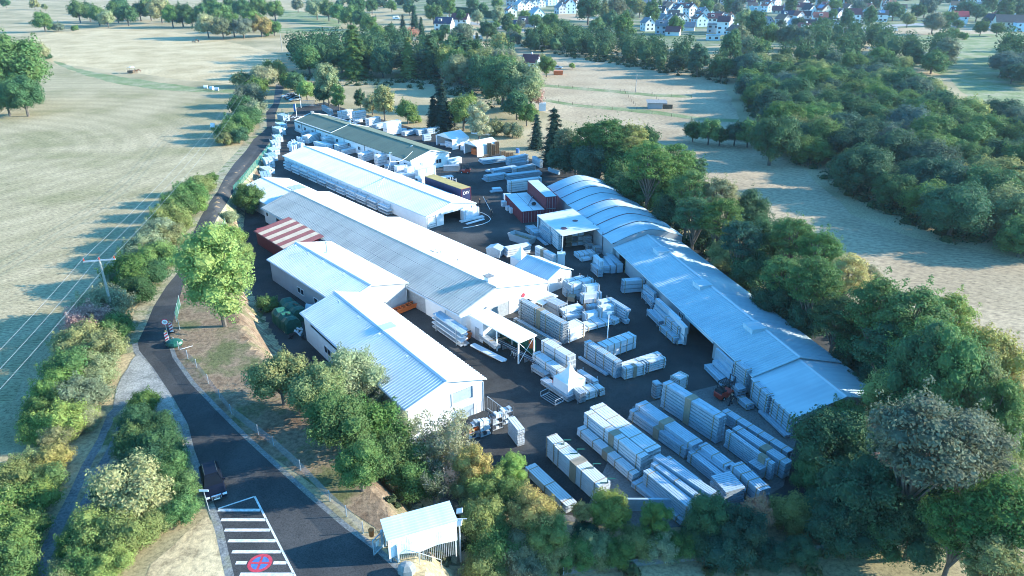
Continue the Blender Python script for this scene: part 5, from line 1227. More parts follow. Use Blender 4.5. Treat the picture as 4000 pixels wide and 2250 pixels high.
st(k8,650,890,1280,815,1.6,1.6,'long curved-ended stack right in the third row from the pallets',layers=4,straps=0,group=g6,spread=.4)
st(k8,665,1015,1290,935,2.8,1.2,'high white stack of five layers behind the maroon containers',layers=5,straps=2,m='profile_white',group=g6)
st(k8,365,1150,530,1135,.8,1.2,'small pale packs on pallets left of the containers',layers=2,straps=0,group=g6,m='film')
st(k8,330,1200,560,1175,.5,.9,'low dark-bottomed pack in front of the small pale ones',layers=1,straps=0,group=g6)
st(k8,1105,530,1250,610,2.2,.9,'grey beam pack under the trees with a box on top',layers=2,straps=0,group=g6)
st(k8,1395,740,1600,810,1.2,.6,'pale beams half under the trees beyond the arched hall',layers=1,straps=0,group=g6,hollow=False)
# around the green roofed building
g7='stacks between the green roof and the white hall'
st(k1,720,745,850,790,.6,1.5,'low pile of grey boards at the left corner of the green-roofed building',layers=3,straps=0,group=g7,m='galv')
st(k1,975,885,1230,800,2.3,2.2,'first crosswise stack from the left under the green roof',layers=6,straps=0,group=g7,m='profile_white')
st(k1,870,800,1010,775,2.2,1.0,'narrow end-on stack left of the first crosswise one',layers=5,straps=0,group=g7,m='profile_blue')
st(k1,1290,920,1490,890,2.5,2.0,'second crosswise stack from the left under the green roof, beside the small red awning',layers=6,straps=0,group=g7,m='profile_white')
st(k1,1080,980,1360,1050,1.7,1.6,'white wrapped stack with a red mark in front of the second crosswise one',layers=2,straps=1,group=g7,m='film')
st(k1,1540,1050,1830,985,2.3,1.8,'third crosswise stack from the left under the green roof',layers=5,straps=0,group=g7,m='profile_white')
st(k1,1650,1150,1910,1100,1.5,1.4,'lower stack in front of the third crosswise one',layers=4,straps=0,group=g7,m='profile_white')
st(k2,55,695,270,640,2.4,1.8,'fourth crosswise stack from the left, white end in sun',layers=4,straps=0,group=g7,m='profile_white')
st(k2,300,720,515,672,3.0,1.6,'fifth crosswise stack from the left, tallest white panel stack by the white hall',layers=4,straps=0,group=g7,m='profile_white')
st(k2,440,880,620,850,1.6,1.5,'dark shaded stack behind the fifth crosswise one',layers=3,straps=0,group=g7)
for i,(a,b_,c,d,h,w_,ph) in enumerate([(585,890,770,865,2.4,1.4,'left'),(770,920,1010,870,2.6,1.4,'middle'),(940,950,1215,890,3.0,1.6,'right'),(620,1010,760,985,1.4,1.2,'lower left'),(730,1020,960,985,1.5,1.4,'lower middle'),(820,850,1010,825,2.6,1.0,'rear')]):
    st(k2,a,b_,c,d,h,w_,f'dazzling white racked goods before the green-roofed gable, {ph} one',layers=2,straps=0,m='film',rack=True,group='white racked goods before the green-roofed gable')
st(k2,1420,780,1630,740,1.8,1.4,'pale blue crate-like pack right of the green-roofed gable',layers=1,straps=0,m='film',group=g7)
st(k2,1340,880,1600,870,1.6,1.2,'slatted grey bundle carried in front of the red forklift',layers=5,straps=0,m='galv',group=g7)
st(k2,1290,1070,1500,1040,.4,1.6,'flat pale sheets on the ground beyond the ochre trailer roof',layers=1,straps=0,m='film',group=g7)
g8='stacks behind the green-roofed building'
st(k1,1230,290,1390,385,2.0,1.2,'grey folded sheets stack nearest the parked cars',layers=2,straps=0,m='galv',group=g8)
st(k1,1590,420,1835,375,3.0,1.8,'first dappled stack behind the green roof',layers=5,straps=2,group=g8,m='profile_white')
st(k1,1855,430,2075,395,3.2,1.8,'second dappled stack behind the green roof, highest',layers=5,straps=2,group=g8,m='profile_white')
st(k1,1870,570,2010,545,1.3,1.4,'low sunlit stack in front of the second dappled one',layers=2,straps=1,group=g8,m='film')
st(k1,2130,560,2350,510,2.8,1.8,'third dappled stack behind the green roof',layers=5,straps=2,group=g8,m='profile_white')
st(k2,270,235,430,190,1.8,1.6,'blue-grey boards left of the white box-like stack',layers=3,straps=0,group=g8)
st(k2,440,205,670,160,4.2,2.0,'tall plain white box-like stack behind the green roof',layers=2,straps=0,group=g8,m='profile_white')
st(k2,570,340,760,290,.9,1.6,'low white film heap right of the tall white box-like stack',layers=1,straps=0,m='film',group=g8)
st(k2,730,345,940,295,1.5,1.6,'dark blue rails pack, first right of the white film heap',layers=3,straps=0,group=g8)
st(k2,945,320,1085,295,1.8,1.6,'dark blue rails pack, second right of the white film heap',layers=3,straps=0,group=g8)
st(k2,1085,300,1280,265,2.0,1.4,'racked dark blue rails left of the bigger white tent',layers=3,straps=0,group=g8,rack=True)
st(k2,1030,395,1145,380,2.0,1.4,'dark blue block stack at the foot of the racked rails',layers=3,straps=0,group=g8)
# small stacks beside the near workshop gable
stack(1983,1632,2022,1682,2.4,.9,'white stepped stack of panels standing alone right of the workshop gable',layers=7,straps=0,m='profile_white',cols=3)
# side racks of the white hall
Mw=frame((-59.0,182.0),-48.35)
for k in range(11):
    x=2.0+k*4.5; p=Mw@Vector((x,-1.5,0)); root=empty('side_rack',tuple(p),R(-48.35),f'rack of pale bundles against the white hall wall, {nth(k)} from its far end','rack','racks along the white hall')
    for z,hh in ((.3,.35),(1.0,.35),(1.75,.4)):
        b=MB(); n=3 if z<1.5 else 2
        for j in range(n): b.box(rs.uniform(0,.3),4.1-rs.uniform(0,.4),.05+j*.42,.42+j*.42,z,z+hh*rs.uniform(.6,1))
        b.build('bundle',rs.choice(['profile_white','film','profile_white','galv']),root)
    for xx in (.6,3.4): 
        b=MB(); b.bar((xx,1.25,0),(xx,1.25,2.4),.06,n=5)
        for z in (.3,1.0,1.75): b.bar((xx,1.25,z-.04),(xx,0,z-.04),.04,n=4)
        b.build('rack_post','galv',root)
# bundles stored on the bank beside the upper road
bp=[(1108,470),(1100,500),(1092,525),(1086,552),(1078,580),(1070,604),(1062,628),(1052,650),(1046,676),(1040,704),(1036,730),(1058,640),(1068,612)]
for k,(u_,v_) in enumerate(bp[:11]):
    p=G(u_,v_); t=P(u_+0,v_,0); root=empty('bank_rack',(p.x,p.y,p.z),R(-58+rs.uniform(-12,12)),f'blue-white bundles on the bank between road and yard, {nth(k)} from the top','rack','racks on the bank')
    hh=rs.uniform(1.3,2.1); n=4
    for j in range(n):
        b=MB(); z=hh*j/n
        for i in range(3): b.box(-2.2+rs.uniform(-.3,.2),2.2+rs.uniform(-.3,.3),-1.1+i*.75,-1.1+i*.75+.66,z+.06,z+hh/n)
        b.build('bundle',rs.choice(['film','profile_blue','profile_white']),root)
    for x in (-1.5,1.5):
        b=MB(); b.bar((x,-1.2,-.4),(x,-1.2,hh+.5),.05,n=5); b.bar((x,1.25,-.4),(x,1.25,hh+.5),.05,n=5); b.build('rack_post','galv',root)
g9=[(650,1050),(720,1010),(770,1060),(830,950),(885,960),(860,1060),(690,1120)]
for k,(a,b_) in enumerate(g9):
    u_,v_=k1(a,b_+60); p=P(u_,v_,0); root=empty('goods_pile',(p[0],p[1],0),R(-50+rs.uniform(-15,15)),f'white upright goods at the far corner of the white hall, {nth(k)} from left','goods','goods at the white hall corner')
    for j in range(3):
        b=MB(); b.box(-.8,.8+rs.uniform(-.3,.3),-.5+j*.34,-.2+j*.34,.1,1.2+rs.uniform(0,.9)); b.build('bundle','film',root)
# side racks near the main hall gable (panel rack)
u0,v0=1000+1330/1.932,750+880/1.932
a=Vector(P(1690,1225,2.6)); c=Vector(P(1800,1300,2.6)); an=math.atan2(c.y-a.y,c.x-a.x); L=(c-a).length
rk=empty('panel_rack',(a.x,a.y,0),an,'galvanized rack with pale blue boards before the folding hall door','rack')
for z,mm in ((.3,'galv'),(.95,'film'),(1.7,'film'),(2.4,'profile_blue')):
    b=MB()
    for j in range(3): b.box(rs.uniform(-.4,.2),L+rs.uniform(-.5,.4),j*.5,j*.5+.46,z,z+.18)
    b.build('board',mm,rk)
for x in (.9,L-1.1):
    for y in (-.1,1.6): b=MB(); b.box(x-.05,x+.05,y-.05,y+.05,0,3.0); b.build('rack_post','galv',rk)
# trolleys with profiles in front of the canopy
def trolley(u1,v1,u2,v2,label,mm,n=1,h=.7,w_=.9,dd=.25):
    a=Vector(P(u1,v1,h)); c=Vector(P(u2,v2,h)); an=math.atan2(c.y-a.y,c.x-a.x); L=(c-a).length
    r=empty('trolley',(a.x,a.y,0),an,label,'trolley'); b=MB(); b.box(L*.25,L*.7,.1,w_-.1,.28,.36); b.box(L*.28,L*.32,0,w_,.36,h-.2); b.box(L*.63,L*.67,0,w_,.36,h-.2); b.build('frame','timber_dark',r)
    for x in (L*.3,L*.65):
        for y in (.1,w_-.1): b=MB(); b.bar((x,y-.04,.14),(x,y+.04,.14),.13,n=10); b.build('wheel','rubber',r)
    for k in range(n):
        z=h-.2+k*.2; b=MB(); m_=5
        for j in range(m_): b.box(rs.uniform(0,.2),L-rs.uniform(0,.2),w_*j/m_+.01,w_*(j+1)/m_-.01,z,z+.16)
        b.build('load',mm,r)
trolley(1868,1313,1935,1362,'trolley stacked with galvanized tubes and a wooden beam across, before the bright lean-to roof','galv',3,1.0)
trolley(1834,1346,1965,1412,'long flat pale panel resting on a wheeled trolley near the workshop','film',1,.7)
tag((lambda b:(b.box(0,3.2,0,.18,0,.14),b.build('wooden_beam','timber'))[1])(MB()),'brown wooden beam lying across the tubes on the trolley','beam').location=(*P(1912,1335,1.3),1.25)
bpy.context.view_layer.update()
bpy.data.objects['wooden_beam'].rotation_euler=(0,0,R(24))
# sawhorse and boxes
p=P(1998,1388,0); sh=empty('sawhorse',(p[0],p[1],0),R(-50),'small grey sawhorse in front of the roller bench','sawhorse')
b=MB(); b.box(0,1.1,-.06,.06,.66,.74); b.build('top','trim',sh)
for x in (.12,.98):
    for s_ in (1,-1): b=MB(); b.bar((x,0,.68),(x,s_*.3,0),.03,n=4); b.build('leg','trim',sh)
# waste trolleys
def wtrolley(u,v,label,rz,grp=None):
    p=P(u,v,0); r=empty('tipping_trolley',(p[0],p[1],0),rz,label,'trolley',grp)
    b=MB(); A_=[(-.5,-.38),(.5,-.38),(.5,.38),(-.5,.38)]; B_=[(-.75,-.55),(.75,-.55),(.75,.55),(-.75,.55)]
    for i in range(4):
        j=(i+1)%4; b.quad((*A_[i],.25),(*A_[j],.25),(*B_[j],1.05),(*B_[i],1.05)); b.quad((A_[i][0]*.95,A_[i][1]*.95,.3),(A_[j][0]*.95,A_[j][1]*.95,.3),(B_[j][0]*.93,B_[j][1]*.93,1.05),(B_[i][0]*.93,B_[i][1]*.93,1.05)); b.quad((*B_[i],1.05),(*B_[j],1.05),(B_[j][0]*.93,B_[j][1]*.93,1.05),(B_[i][0]*.93,B_[i][1]*.93,1.05))
    b.quad(*[(x,y,.25) for x,y in A_]); b.build('tub','orange',r)
    for x in (-.4,.4):
        for y in (-.3,.3): b=MB(); b.bar((x,y-.04,.12),(x,y+.04,.12),.12,n=8); b.build('wheel','rubber',r)
    b=MB(); b.ball((0,0,.6),.35,(1.2,.9,.5),7,4); b.build('scrap','card',r)
for i,(u,v) in enumerate(((1556,1228),(1572,1222),(1592,1214),(1612,1206))): wtrolley(u,v,f'orange tipping trolley against the hall corner, {nth(i)} from the left',R(40),'orange tipping trolleys at the hall corner')
wtrolley(1822,1330,'orange tipping trolley standing alone before the white hall gable',R(60))
# red clamps on the rails
for i,(a_,b_) in enumerate(((640,380),(785,480))):
    p=P(*k4(a_,b_),1.0); b=MB(); b.bar((0,0,0),(.9,0,.25),.05); b.bar((.9,0,.25),(.9,0,-.2),.05); b.bar((0,0,0),(0,0,.45),.05); o=b.build('red_clamp','red_paint'); o.location=(p[0],p[1],1.0); tag(o,('farther' if i==0 else 'nearer')+' red steel clamp on the loose rails by the pointed gazebo','clamp','red clamps')
# wheeled steel frame
p=P(2112,1555,0); r=empty('frame_cart',(p[0],p[1],0),R(-50),'empty tubular steel cart frame standing on the asphalt left of the gazebo rails','cart')
b=MB(); 
for y in (0,.35,.7,1.05,1.4): b.bar((0,y,.3),(2.6,y,.3),.035,n=5)
for x in (0,2.6): b.bar((x,0,.3),(x,1.4,.3),.045,n=5); b.bar((x,0,.3),(x,0,.95),.04,n=5); b.bar((x,1.4,.3),(x,1.4,.95),.04,n=5); b.bar((x,0,.95),(x,1.4,.95),.04,n=5)
b.build('frame','galv',r)
for x in (.3,2.3):
    for y in (.1,1.3): b=MB(); b.bar((x,y-.04,.13),(x,y+.04,.13),.13,n=8); b.build('wheel','rubber',r)
# mesh cages under the lean-to
for j in range(3):
    for i in range(4):
        if j==2 and i==3: continue
        u_,v_=k5(1250+i*95,870-i*12); p=Vector(P(u_,v_,0)); r=empty('mesh_cage',(p.x,p.y,.02+j*1.0),R(15),f'wire mesh cage under the lean-to canopy, {["bottom","middle","top"][j]} tier, {nth(i)} from the left','cage','mesh cages under the lean-to canopy')
        b=MB(); w_=1.15
        for (x,y) in ((0,0),(w_,0),(w_,.9),(0,.9)): b.bar((x,y,0),(x,y,.95),.035,n=4)
        for z in (.05,.93): 
            for p0,p1 in (((0,0),(w_,0)),((w_,0),(w_,.9)),((w_,.9),(0,.9)),((0,.9),(0,0))): b.bar((*p0,z),(*p1,z),.03,n=4)
        b.build('frame','card',r); b=MB(); b.box(.03,w_-.03,.03,.87,.06,.5+.35*rs.random()); b.build('load',rs.choice(['galv','dark_steel','timber_dark','profile_blue']),r)
# ---- racks of parts beside the workshop gable
for i,(u,v) in enumerate(((1832,1725),(1876,1716),(1925,1690),(1962,1668))):
    p=Vector(P(u,v,0)); r=empty('parts_rack',(p.x,p.y,0),R(32),f'cluttered parts rack beside the workshop gable, {nth(i)} from the left','rack','parts racks beside the workshop gable')
    for x in (0,1.5):
        for y in (0,1.0): b=MB(); b.bar((x,y,0),(x,y,2.3),.05,n=5); b.build('rack_post','dark_steel',r)
    for k,z in enumerate((.25,1.0,1.75)):
        b=MB(); b.box(.02,1.48,0,1,z-.05,z); b.build('shelf','galv',r)
        for q in range(3):
            b=MB(); x=.1+q*.45; b.box(x,x+.38,.1,.9-rs.uniform(0,.3),z,z+rs.uniform(.2,.5)); b.build('part_box','orange' if (i==0 and k==1) else rs.choice(['film','galv','dark','profile_white','dark_steel']),r)
b=MB()
p=Vector(P(1905,1600,0)); r=empty('barrier_panel',(p.x,p.y,0),R(-52),'galvanized guard rail frame behind the workshop parts racks','barrier')
for k in range(9): b.bar((k*.5,0,.2),(k*.5,0,1.9),.03,n=4)
b.bar((0,0,1.9),(4,0,1.9),.045); b.bar((0,0,.2),(4,0,.2),.045); b.build('frame','galv',r)
# ---- containers
def container(loc,an,L,label,mm='maroon',top='roof_steel'):
    r=empty('shipping_container',loc,an,label,'container'); b=MB(); W_=2.44; H=2.6
    n=int(L/.28); 
    for s_,y in ((-1,0),(1,W_)):
        pts=[]
        for k in range(n):
            x=L*k/n; p_=L/n; pts+=[(x,0),(x+p_*.35,0),(x+p_*.5,.05),(x+p_*.85,.05)]
        pts.append((L,0))
        for (xa,ha),(xb_,hb) in zip(pts,pts[1:]): b.quad((xa,y+s_*(ha-.06),.1),(xb_,y+s_*(hb-.06),.1),(xb_,y+s_*(hb-.06),H-.1),(xa,y+s_*(ha-.06),H-.1))
    b.box(.02,.08,0.05,W_-.05,.1,H-.1); b.box(L-.08,L-.02,.05,W_-.05,.1,H-.1); b.build('side_wall',mm,r)
    b=MB()
    for x in (0,L-.12):
        for y in (0,W_-.12): b.box(x,x+.12,y,y+.12,0,H)
    for z in (0,H-.1):
        for y in (0,W_-.1): b.box(.12,L-.12,y,y+.1,z,z+.1)
    b.build('frame',mm,r)
    b=MB(); b.box(.02,L-.02,.02,W_-.02,H,H+.03); b.build('roof',top,r)
    d=MB()
    for k in range(4): d.bar((L+.02,.35+k*.58,.15),(L+.02,.35+k*.58,H-.15),.025,n=5)
    d.build('door_rods','galv',r)
    for k in range(2): b=MB(); b.box(L-.02,L+.0,.1+k*1.14,1.2+k*1.14,.12,H-.12); b.build('door',mm,r)
    return r
ux_=Vector((math.cos(R(-73.5)),math.sin(R(-73.5)))); uy_=Vector((-ux_.y,ux_.x))
p=Vector((3.4,151.6)); container((p.x,p.y,2.62),R(-73.5),12.2,'upper maroon shipping container with pale roof beside the arched hall')
container((p.x,p.y,0),R(-73.5),12.2,'lower maroon shipping container directly under the pale-roofed one')
q=p-uy_*2.6; container((q.x,q.y,0),R(-73.5),12.2,'maroon container with white top standing left of the double-stacked pair',top='roof_white')
q=p-uy_*5.1; container((q.x,q.y,0),R(-73.5),12.2,'outermost maroon container with white top beside the slanted board rack',top='roof_white')
zz=2.68
for k,(a_,b_,c_,d_) in enumerate(((600,80,690,210),(730,65,645,215))):
    A0=Vector(P(*k5(a_,b_),zz+.05)); A1=Vector(P(*k5(c_,d_),zz+.05)); b=MB(); b.bar((*A0,zz+.08),(*A1,zz+.08),.1,n=4); tag(b.build('loose_beam','profile_blue'),('left' if k==0 else 'right')+' of two crossed loose beams on the white container tops','beam','crossed beams on the containers')
p_=P(*k5(865,190),zz); r=empty('orange_cage',(p_[0],p_[1],zz),R(15),'orange tubular cage standing on the white container tops','cage')
b=MB()
for (x,y) in ((0,0),(1.5,0),(1.5,.9),(0,.9)): b.bar((x,y,0),(x,y,1.3),.05,n=5)
for z in (.05,.65,1.3):
    for p0,p1 in (((0,0),(1.5,0)),((1.5,0),(1.5,.9)),((1.5,.9),(0,.9)),((0,.9),(0,0))): b.bar((*p0,z),(*p1,z),.045,n=5)
b.build('frame','orange',r)
p_=P(*k5(745,205),zz); b=MB(); b.ball((0,0,.3),.4,(1.3,1,1),8,5); o=b.build('black_sack','dark'); o.location=(p_[0],p_[1],zz); tag(o,'black sack lying on the white container tops beside the orange cage','sack')
st(k5,455,160,600,290,2.4,.5,'slanted brown-edged boards leaning on the outermost container',layers=6,straps=0,m='galv',spread=.2)
for i,(a_,b_) in enumerate(((330,60),(400,110),(440,160),(300,170),(370,230),(430,270))):
    p_=P(*k5(a_,b_+60),0); r=empty('goods_pile',(p_[0],p_[1],0),R(20),f'wrapped white goods beside the outermost container, {nth(i)} going towards the camera','goods','wrapped goods beside the containers'); 
    b=MB(); b.box(-.9,.9,-.5,.5,.15,1.0+rs.random()); b.build('wrapped_load','film',r); b=MB(); b.box(-.95,.95,-.55,.55,0,.13); b.build('pallet','timber',r)
# wall-mounted lamp boxes on the container end
# ---- tents
def tent(a,b_,c,hh,hr,label):
    """a,b_: front left/right eave pixels, c: back right eave pixel (eave height hh)"""
    A_=Vector(P(*a,hh)); B_=Vector(P(*b_,hh)); C_=Vector(P(*c,hh)); an=math.atan2(B_.y-A_.y,B_.x-A_.x); W_=(B_-A_).length; D=(C_-B_).length
    r=empty('storage_tent',(A_.x,A_.y,0),an,label,'tent'); b=MB()
    for y,flip in ((0,0),(D,0)):
        b.prism([(0,hh),(W_,hh),(W_/2,hr)],y-.03,y+.03)
    b.quad((0,0,hh),(0,D,hh),(W_/2,D,hr),(W_/2,0,hr)); b.quad((W_,0,hh),(W_,D,hh),(W_/2,D,hr),(W_/2,0,hr))
    b.build('roof','fabric_white',r)
    b=MB(); b.box(-.03,.03,0,D,0,hh); b.box(W_-.03,W_+.03,0,D,0,hh); b.box(.03,W_-.03,D-.03,D+.03,0,hh); b.box(.03,.5,-.02,.02,0,hh); b.build('side_sheet','fabric_white',r)
    for x in (0,W_): b=MB(); b.bar((x,-.04,0),(x,-.04,hh),.06); b.build('pole','trim',r)
    return r,W_,D
t1,W1_,D1=tent(k2(1220,390),k2(1475,470),k2(1715,415),2.9,4.3,'larger white storage tent with open front, dappled by tree shade')
t2,W2_,D2=tent(k2(1655,520),k2(1865,580),k2(2020,480),2.9,3.9,'smaller white storage tent with open front and orange timber inside')
for r,W_,D,mm,nm,lab in ((t1,W1_,D1,'film','white bales','stack of white rolls inside the larger tent'),(t2,W2_,D2,'orange','t','orange timber pack inside the smaller tent')):
    o=empty('stored_goods',r.location,r.rotation_euler[2],lab,'goods')
    for k in range(3): b=MB(); b.box(W_*.35,W_*.9,1+k*.0,2.2,.1+k*.55,.6+k*.55); b.build('bundle',mm,o)
for i,(a_,b_,mm,lab) in enumerate(((1340,560,'film','white roll lying in front of the larger tent'),(1430,590,'film','white roll at the right tent pole'),(1540,600,'paint_blue','blue barrel right of the larger tent'),(1600,610,'dark','black barrel right of the blue one'),(1635,630,'film','white box between the two tents'))):
    p_=P(*k2(a_,b_),0); b=MB()
    if mm in('paint_blue','dark'): b.lathe([(0,0),(.4,0),(.42,.4),(.4,1.1),(0,1.1)],n=12); o=b.build('barrel',mm)
    elif i<2: b.bar((-1,0,.35),(1,.1,.35),.35,n=10); o=b.build('foil_roll',mm)
    else: b.box(-.5,.5,-.5,.5,0,1.1); b.box(-.55,.55,-.55,.55,1.1,1.16); o=b.build('white_box',mm)
    o.location=(p_[0],p_[1],0); tag(o,lab,['roll','roll','barrel','barrel','box'][i])
a_=Vector(P(*k2(1865,445),0)); r=empty('office_container',(a_.x-2,a_.y+6,0),R(-20),'pale site container with dark blue roof behind the smaller tent','container')
b=MB(); b.box(0,6,0,2.5,0,3.4); b.build('body','fabric_white',r); b=MB(); b.box(-.1,6.1,-.1,2.6,3.4,3.55); b.build('roof','r_navy',r)
# pop-up gazebos
def gazebo(l,f,rgt,hh,hr,label):
    A_=Vector(P(*l,hh)); B_=Vector(P(*f,hh)); C_=Vector(P(*rgt,hh)); an=math.atan2(B_.y-A_.y,B_.x-A_.x); W_=(B_-A_).length; D=(C_-B_).length
    r=empty('gazebo_tent',(A_.x,A_.y,0),an,label,'tent'); b=MB(); cs=[(0,0),(W_,0),(W_,D),(0,D)]; ap=(W_/2,D/2); n=6
    for i in range(4):
        p0,p1=cs[i],cs[(i+1)%4]
        for k in range(n):
            t0,t1=k/n,(k+1)/n; z=lambda t:hh+(hr-hh)*(t**1.9)
            f=lambda p,t:(p[0]+(ap[0]-p[0])*t,p[1]+(ap[1]-p[1])*t,z(t))
            b.quad(f(p0,t0),f(p1,t0),f(p1,t1),f(p0,t1))
    b.build('canopy','fabric_white',r)
    b=MB(); b.box(0,W_,-.02,.02,.05,hh); b.box(W_-.02,W_+.02,.02,D,.05,hh); b.build('side_wall','fabric_white',r)
    for c_ in cs: b=MB(); b.bar((*c_,0),(*c_,hh),.04); b.build('pole','trim',r)
gazebo(k4(655,275),k4(880,425),k4(1145,300),2.3,4.3,'pointed white pop-up gazebo among the loose rails in the lower yard')
gazebo(k5(380,1010),k5(545,1090),k5(735,1050),2.3,4.4,'pointed white gazebo half hidden behind the long bright roof')
# skips and bins by the gazebo
p=Vector(P(*k5(640,790),0)); r=empty('waste_skip',(p.x-1,p.y,0),R(-42),'open grey waste skip with timber scraps at the far side of the yard lane','skip')
b=MB(); A_=[(-2.2,-1),(2.2,-1),(2.2,1),(-2.2,1)]; B_=[(-2.8,-1.1),(2.8,-1.1),(2.8,1.1),(-2.8,1.1)]
for i in range(4):
    j=(i+1)%4; b.quad((*A_[i],0),(*A_[j],0),(*B_[j],1.5),(*B_[i],1.5)); b.quad((A_[i][0]*.97,A_[i][1]*.97,.1),(A_[j][0]*.97,A_[j][1]*.97,.1),(B_[j][0]*.97,B_[j][1]*.95,1.5),(B_[i][0]*.97,B_[i][1]*.95,1.5)); b.quad((*B_[i],1.5),(*B_[j],1.5),(B_[j][0]*.97,B_[j][1]*.95,1.5),(B_[i][0]*.97,B_[i][1]*.95,1.5))
b.quad(*[(x,y,.1) for x,y in A_]); b.build('tub','grey_wall',r)
b=MB()
for k in range(9): b.bar((rs.uniform(-1.8,0),rs.uniform(-.7,.7),.9),(rs.uniform(0,1.8),rs.uniform(-.7,.7),1.3),.07,n=4)
b.box(-2.2,2.2,-.9,.9,.1,.9); b.build('scrap_timber','timber',r)
p=Vector(P(*k5(230,1020),0)); r=empty('closed_skip',(p.x-1,p.y+.5,0),R(-25),'closed blue-grey lidded skip beyond the bright roof edge','skip')
b=MB(); b.prism([(-1.2,0),(1.2,0),(1.5,1.6),(-1.5,1.6)],-1,1); b.build('tub','profile_blue',r); b=MB(); b.prism([(-1.55,1.6),(1.55,1.6),(0,2.1)],-1.05,1.05); b.build('lid','profile_blue',r)
p=Vector(P(*k5(1170,1240),0)); b=MB(); b.box(-.6,.6,-.5,.5,0,3.2); b.box(-.7,.7,-.6,.6,3.2,3.4); b.bar((0,0,3.4),(0,0,3.8),.12); o=b.build('filter_tower','roof_steel'); o.location=(p.x,p.y,0); tag(o,'grey square filter tower standing behind the small hut roof','machine')
# pallets and crates right of the small tent
for i,(a_,b_,h) in enumerate(((300,520,3.6),(370,500,3.0),(440,480,3.4),(560,540,1.6),(630,530,1.2),(700,520,1.0),(240,560,.8),(200,575,.5))):
    p=P(*k8(a_,b_),0); r=empty('pallet_stack',(p[0],p[1],0),R(10+rs.uniform(-8,8)),f'stack of wooden pallets right of the smaller tent, {nth(i)} counted by height and distance' if 0 else f'wooden pallet stack right of the smaller tent, {["leftmost tall","middle tall","right tall","broad pale","low pale","lowest right","small front","tiny front"][i]} one','pallets','wooden pallets by the smaller tent')
    n=int(h/.16)
    b=MB()
    for k in range(n):
        for j in range(5): b.box(-.6,.6,-.5+j*.21,-.5+j*.21+.13,k*.16+.11,k*.16+.135)
        for j in range(3): b.box(-.6+j*.53,-.48+j*.53,-.48,.48,k*.16,k*.16+.11)
    b.build('pallets','timber',r)
p=P(*k8(830,470),0); b=MB(); b.lathe([(0,0),(.5,0),(.5,1.2),(0,1.2)],n=12); o=b.build('barrel','paint_blue'); o.location=(p[0],p[1],0); tag(o,'blue barrel under the trees right of the pallets','barrel')
# green tarpaulins behind the extension hall
for i,(pts,lab) in enumerate(((( (1108,1195),(1150,1165),(1172,1180) ),'far green tarpaulin-covered heap beside the extension hall'),(( (1095,1255),(1130,1225),(1150,1240)),'near green tarpaulin-covered heap beside the extension hall'))):
    p=Vector(P(*( (1150,1235) if i==0 else (1122,1275)),0)); r=empty('covered_heap',(p.x,p.y,0),R(-50),lab,'heap','green covered heaps')
    b=MB(); n=8; L=5.2; prof=[(-1.2,0),(-1.1,1.7),(-.6,2.2),(.6,2.1),(1.1,1.5),(1.25,0)]
    for k in range(n):
        x0=-L/2+L*k/n; x1=-L/2+L*(k+1)/n; w0=.12*math.sin(k*2.1); w1=.12*math.sin((k+1)*2.1)
        for (a_,z0),(c_,z1) in zip(prof,prof[1:]): b.quad((x0,a_*(1+w0*.3),z0*(1+w0)),(x1,a_*(1+w1*.3),z0*(1+w1)),(x1,c_*(1+w1*.3),z1*(1+w1)),(x0,c_*(1+w0*.3),z1*(1+w0)))
    for x in (-L/2,L/2): b.quad(*[(x,a_,z) for a_,z in prof])
    b.build('tarpaulin','tarp_green',r); b=MB(); b.bar((-.6,-.2,2.25),(1,.3,2.2),.1,n=4); b.build('weight_board','timber_dark',r)
p=P(1185,1240,0); b=MB(); b.quad((0,0,.1),(2.2,0,.1),(2.2,1,1.9),(0,1,1.9)); b.quad((0,.05,.1),(2.2,.05,.1),(2.2,1.05,1.9),(0,1.05,1.9)); b.quad((0,0,.1),(2.2,0,.1),(2.2,.05,.1),(0,.05,.1)); o=b.build('leaning_panel','film'); o.location=(p[0],p[1],0); o.rotation_euler=(0,0,R(-20)); tag(o,'pale panel leaning behind the green heaps','panel')
for i,(u,v,mm) in enumerate(((1150,1300,'paint_white'),(1165,1310,'film'),(1172,1292,'paint_white'),(1145,1322,'dark'),(1185,1330,'dark'),(1125,1300,'timber'),(1112,1285,'timber'))):
    p=P(u,v,0); b=MB(); 
    for k in range(3): b.bar((rs.uniform(-.6,.6),rs.uniform(-.5,.5),.15),(rs.uniform(-.6,.6),rs.uniform(-.5,.5),rs.uniform(.3,1)),.1+.08*rs.random(),n=5)
    o=b.build('scrap_heap',mm); o.location=(p[0],p[1],0); tag(o,f'{["white bent scrap","pale scrap","white scrap pieces","black scrap","dark rubbish","brown offcuts","brown plank ends"][i]} in the corner between the halls, {nth(i)} item there','scrap')
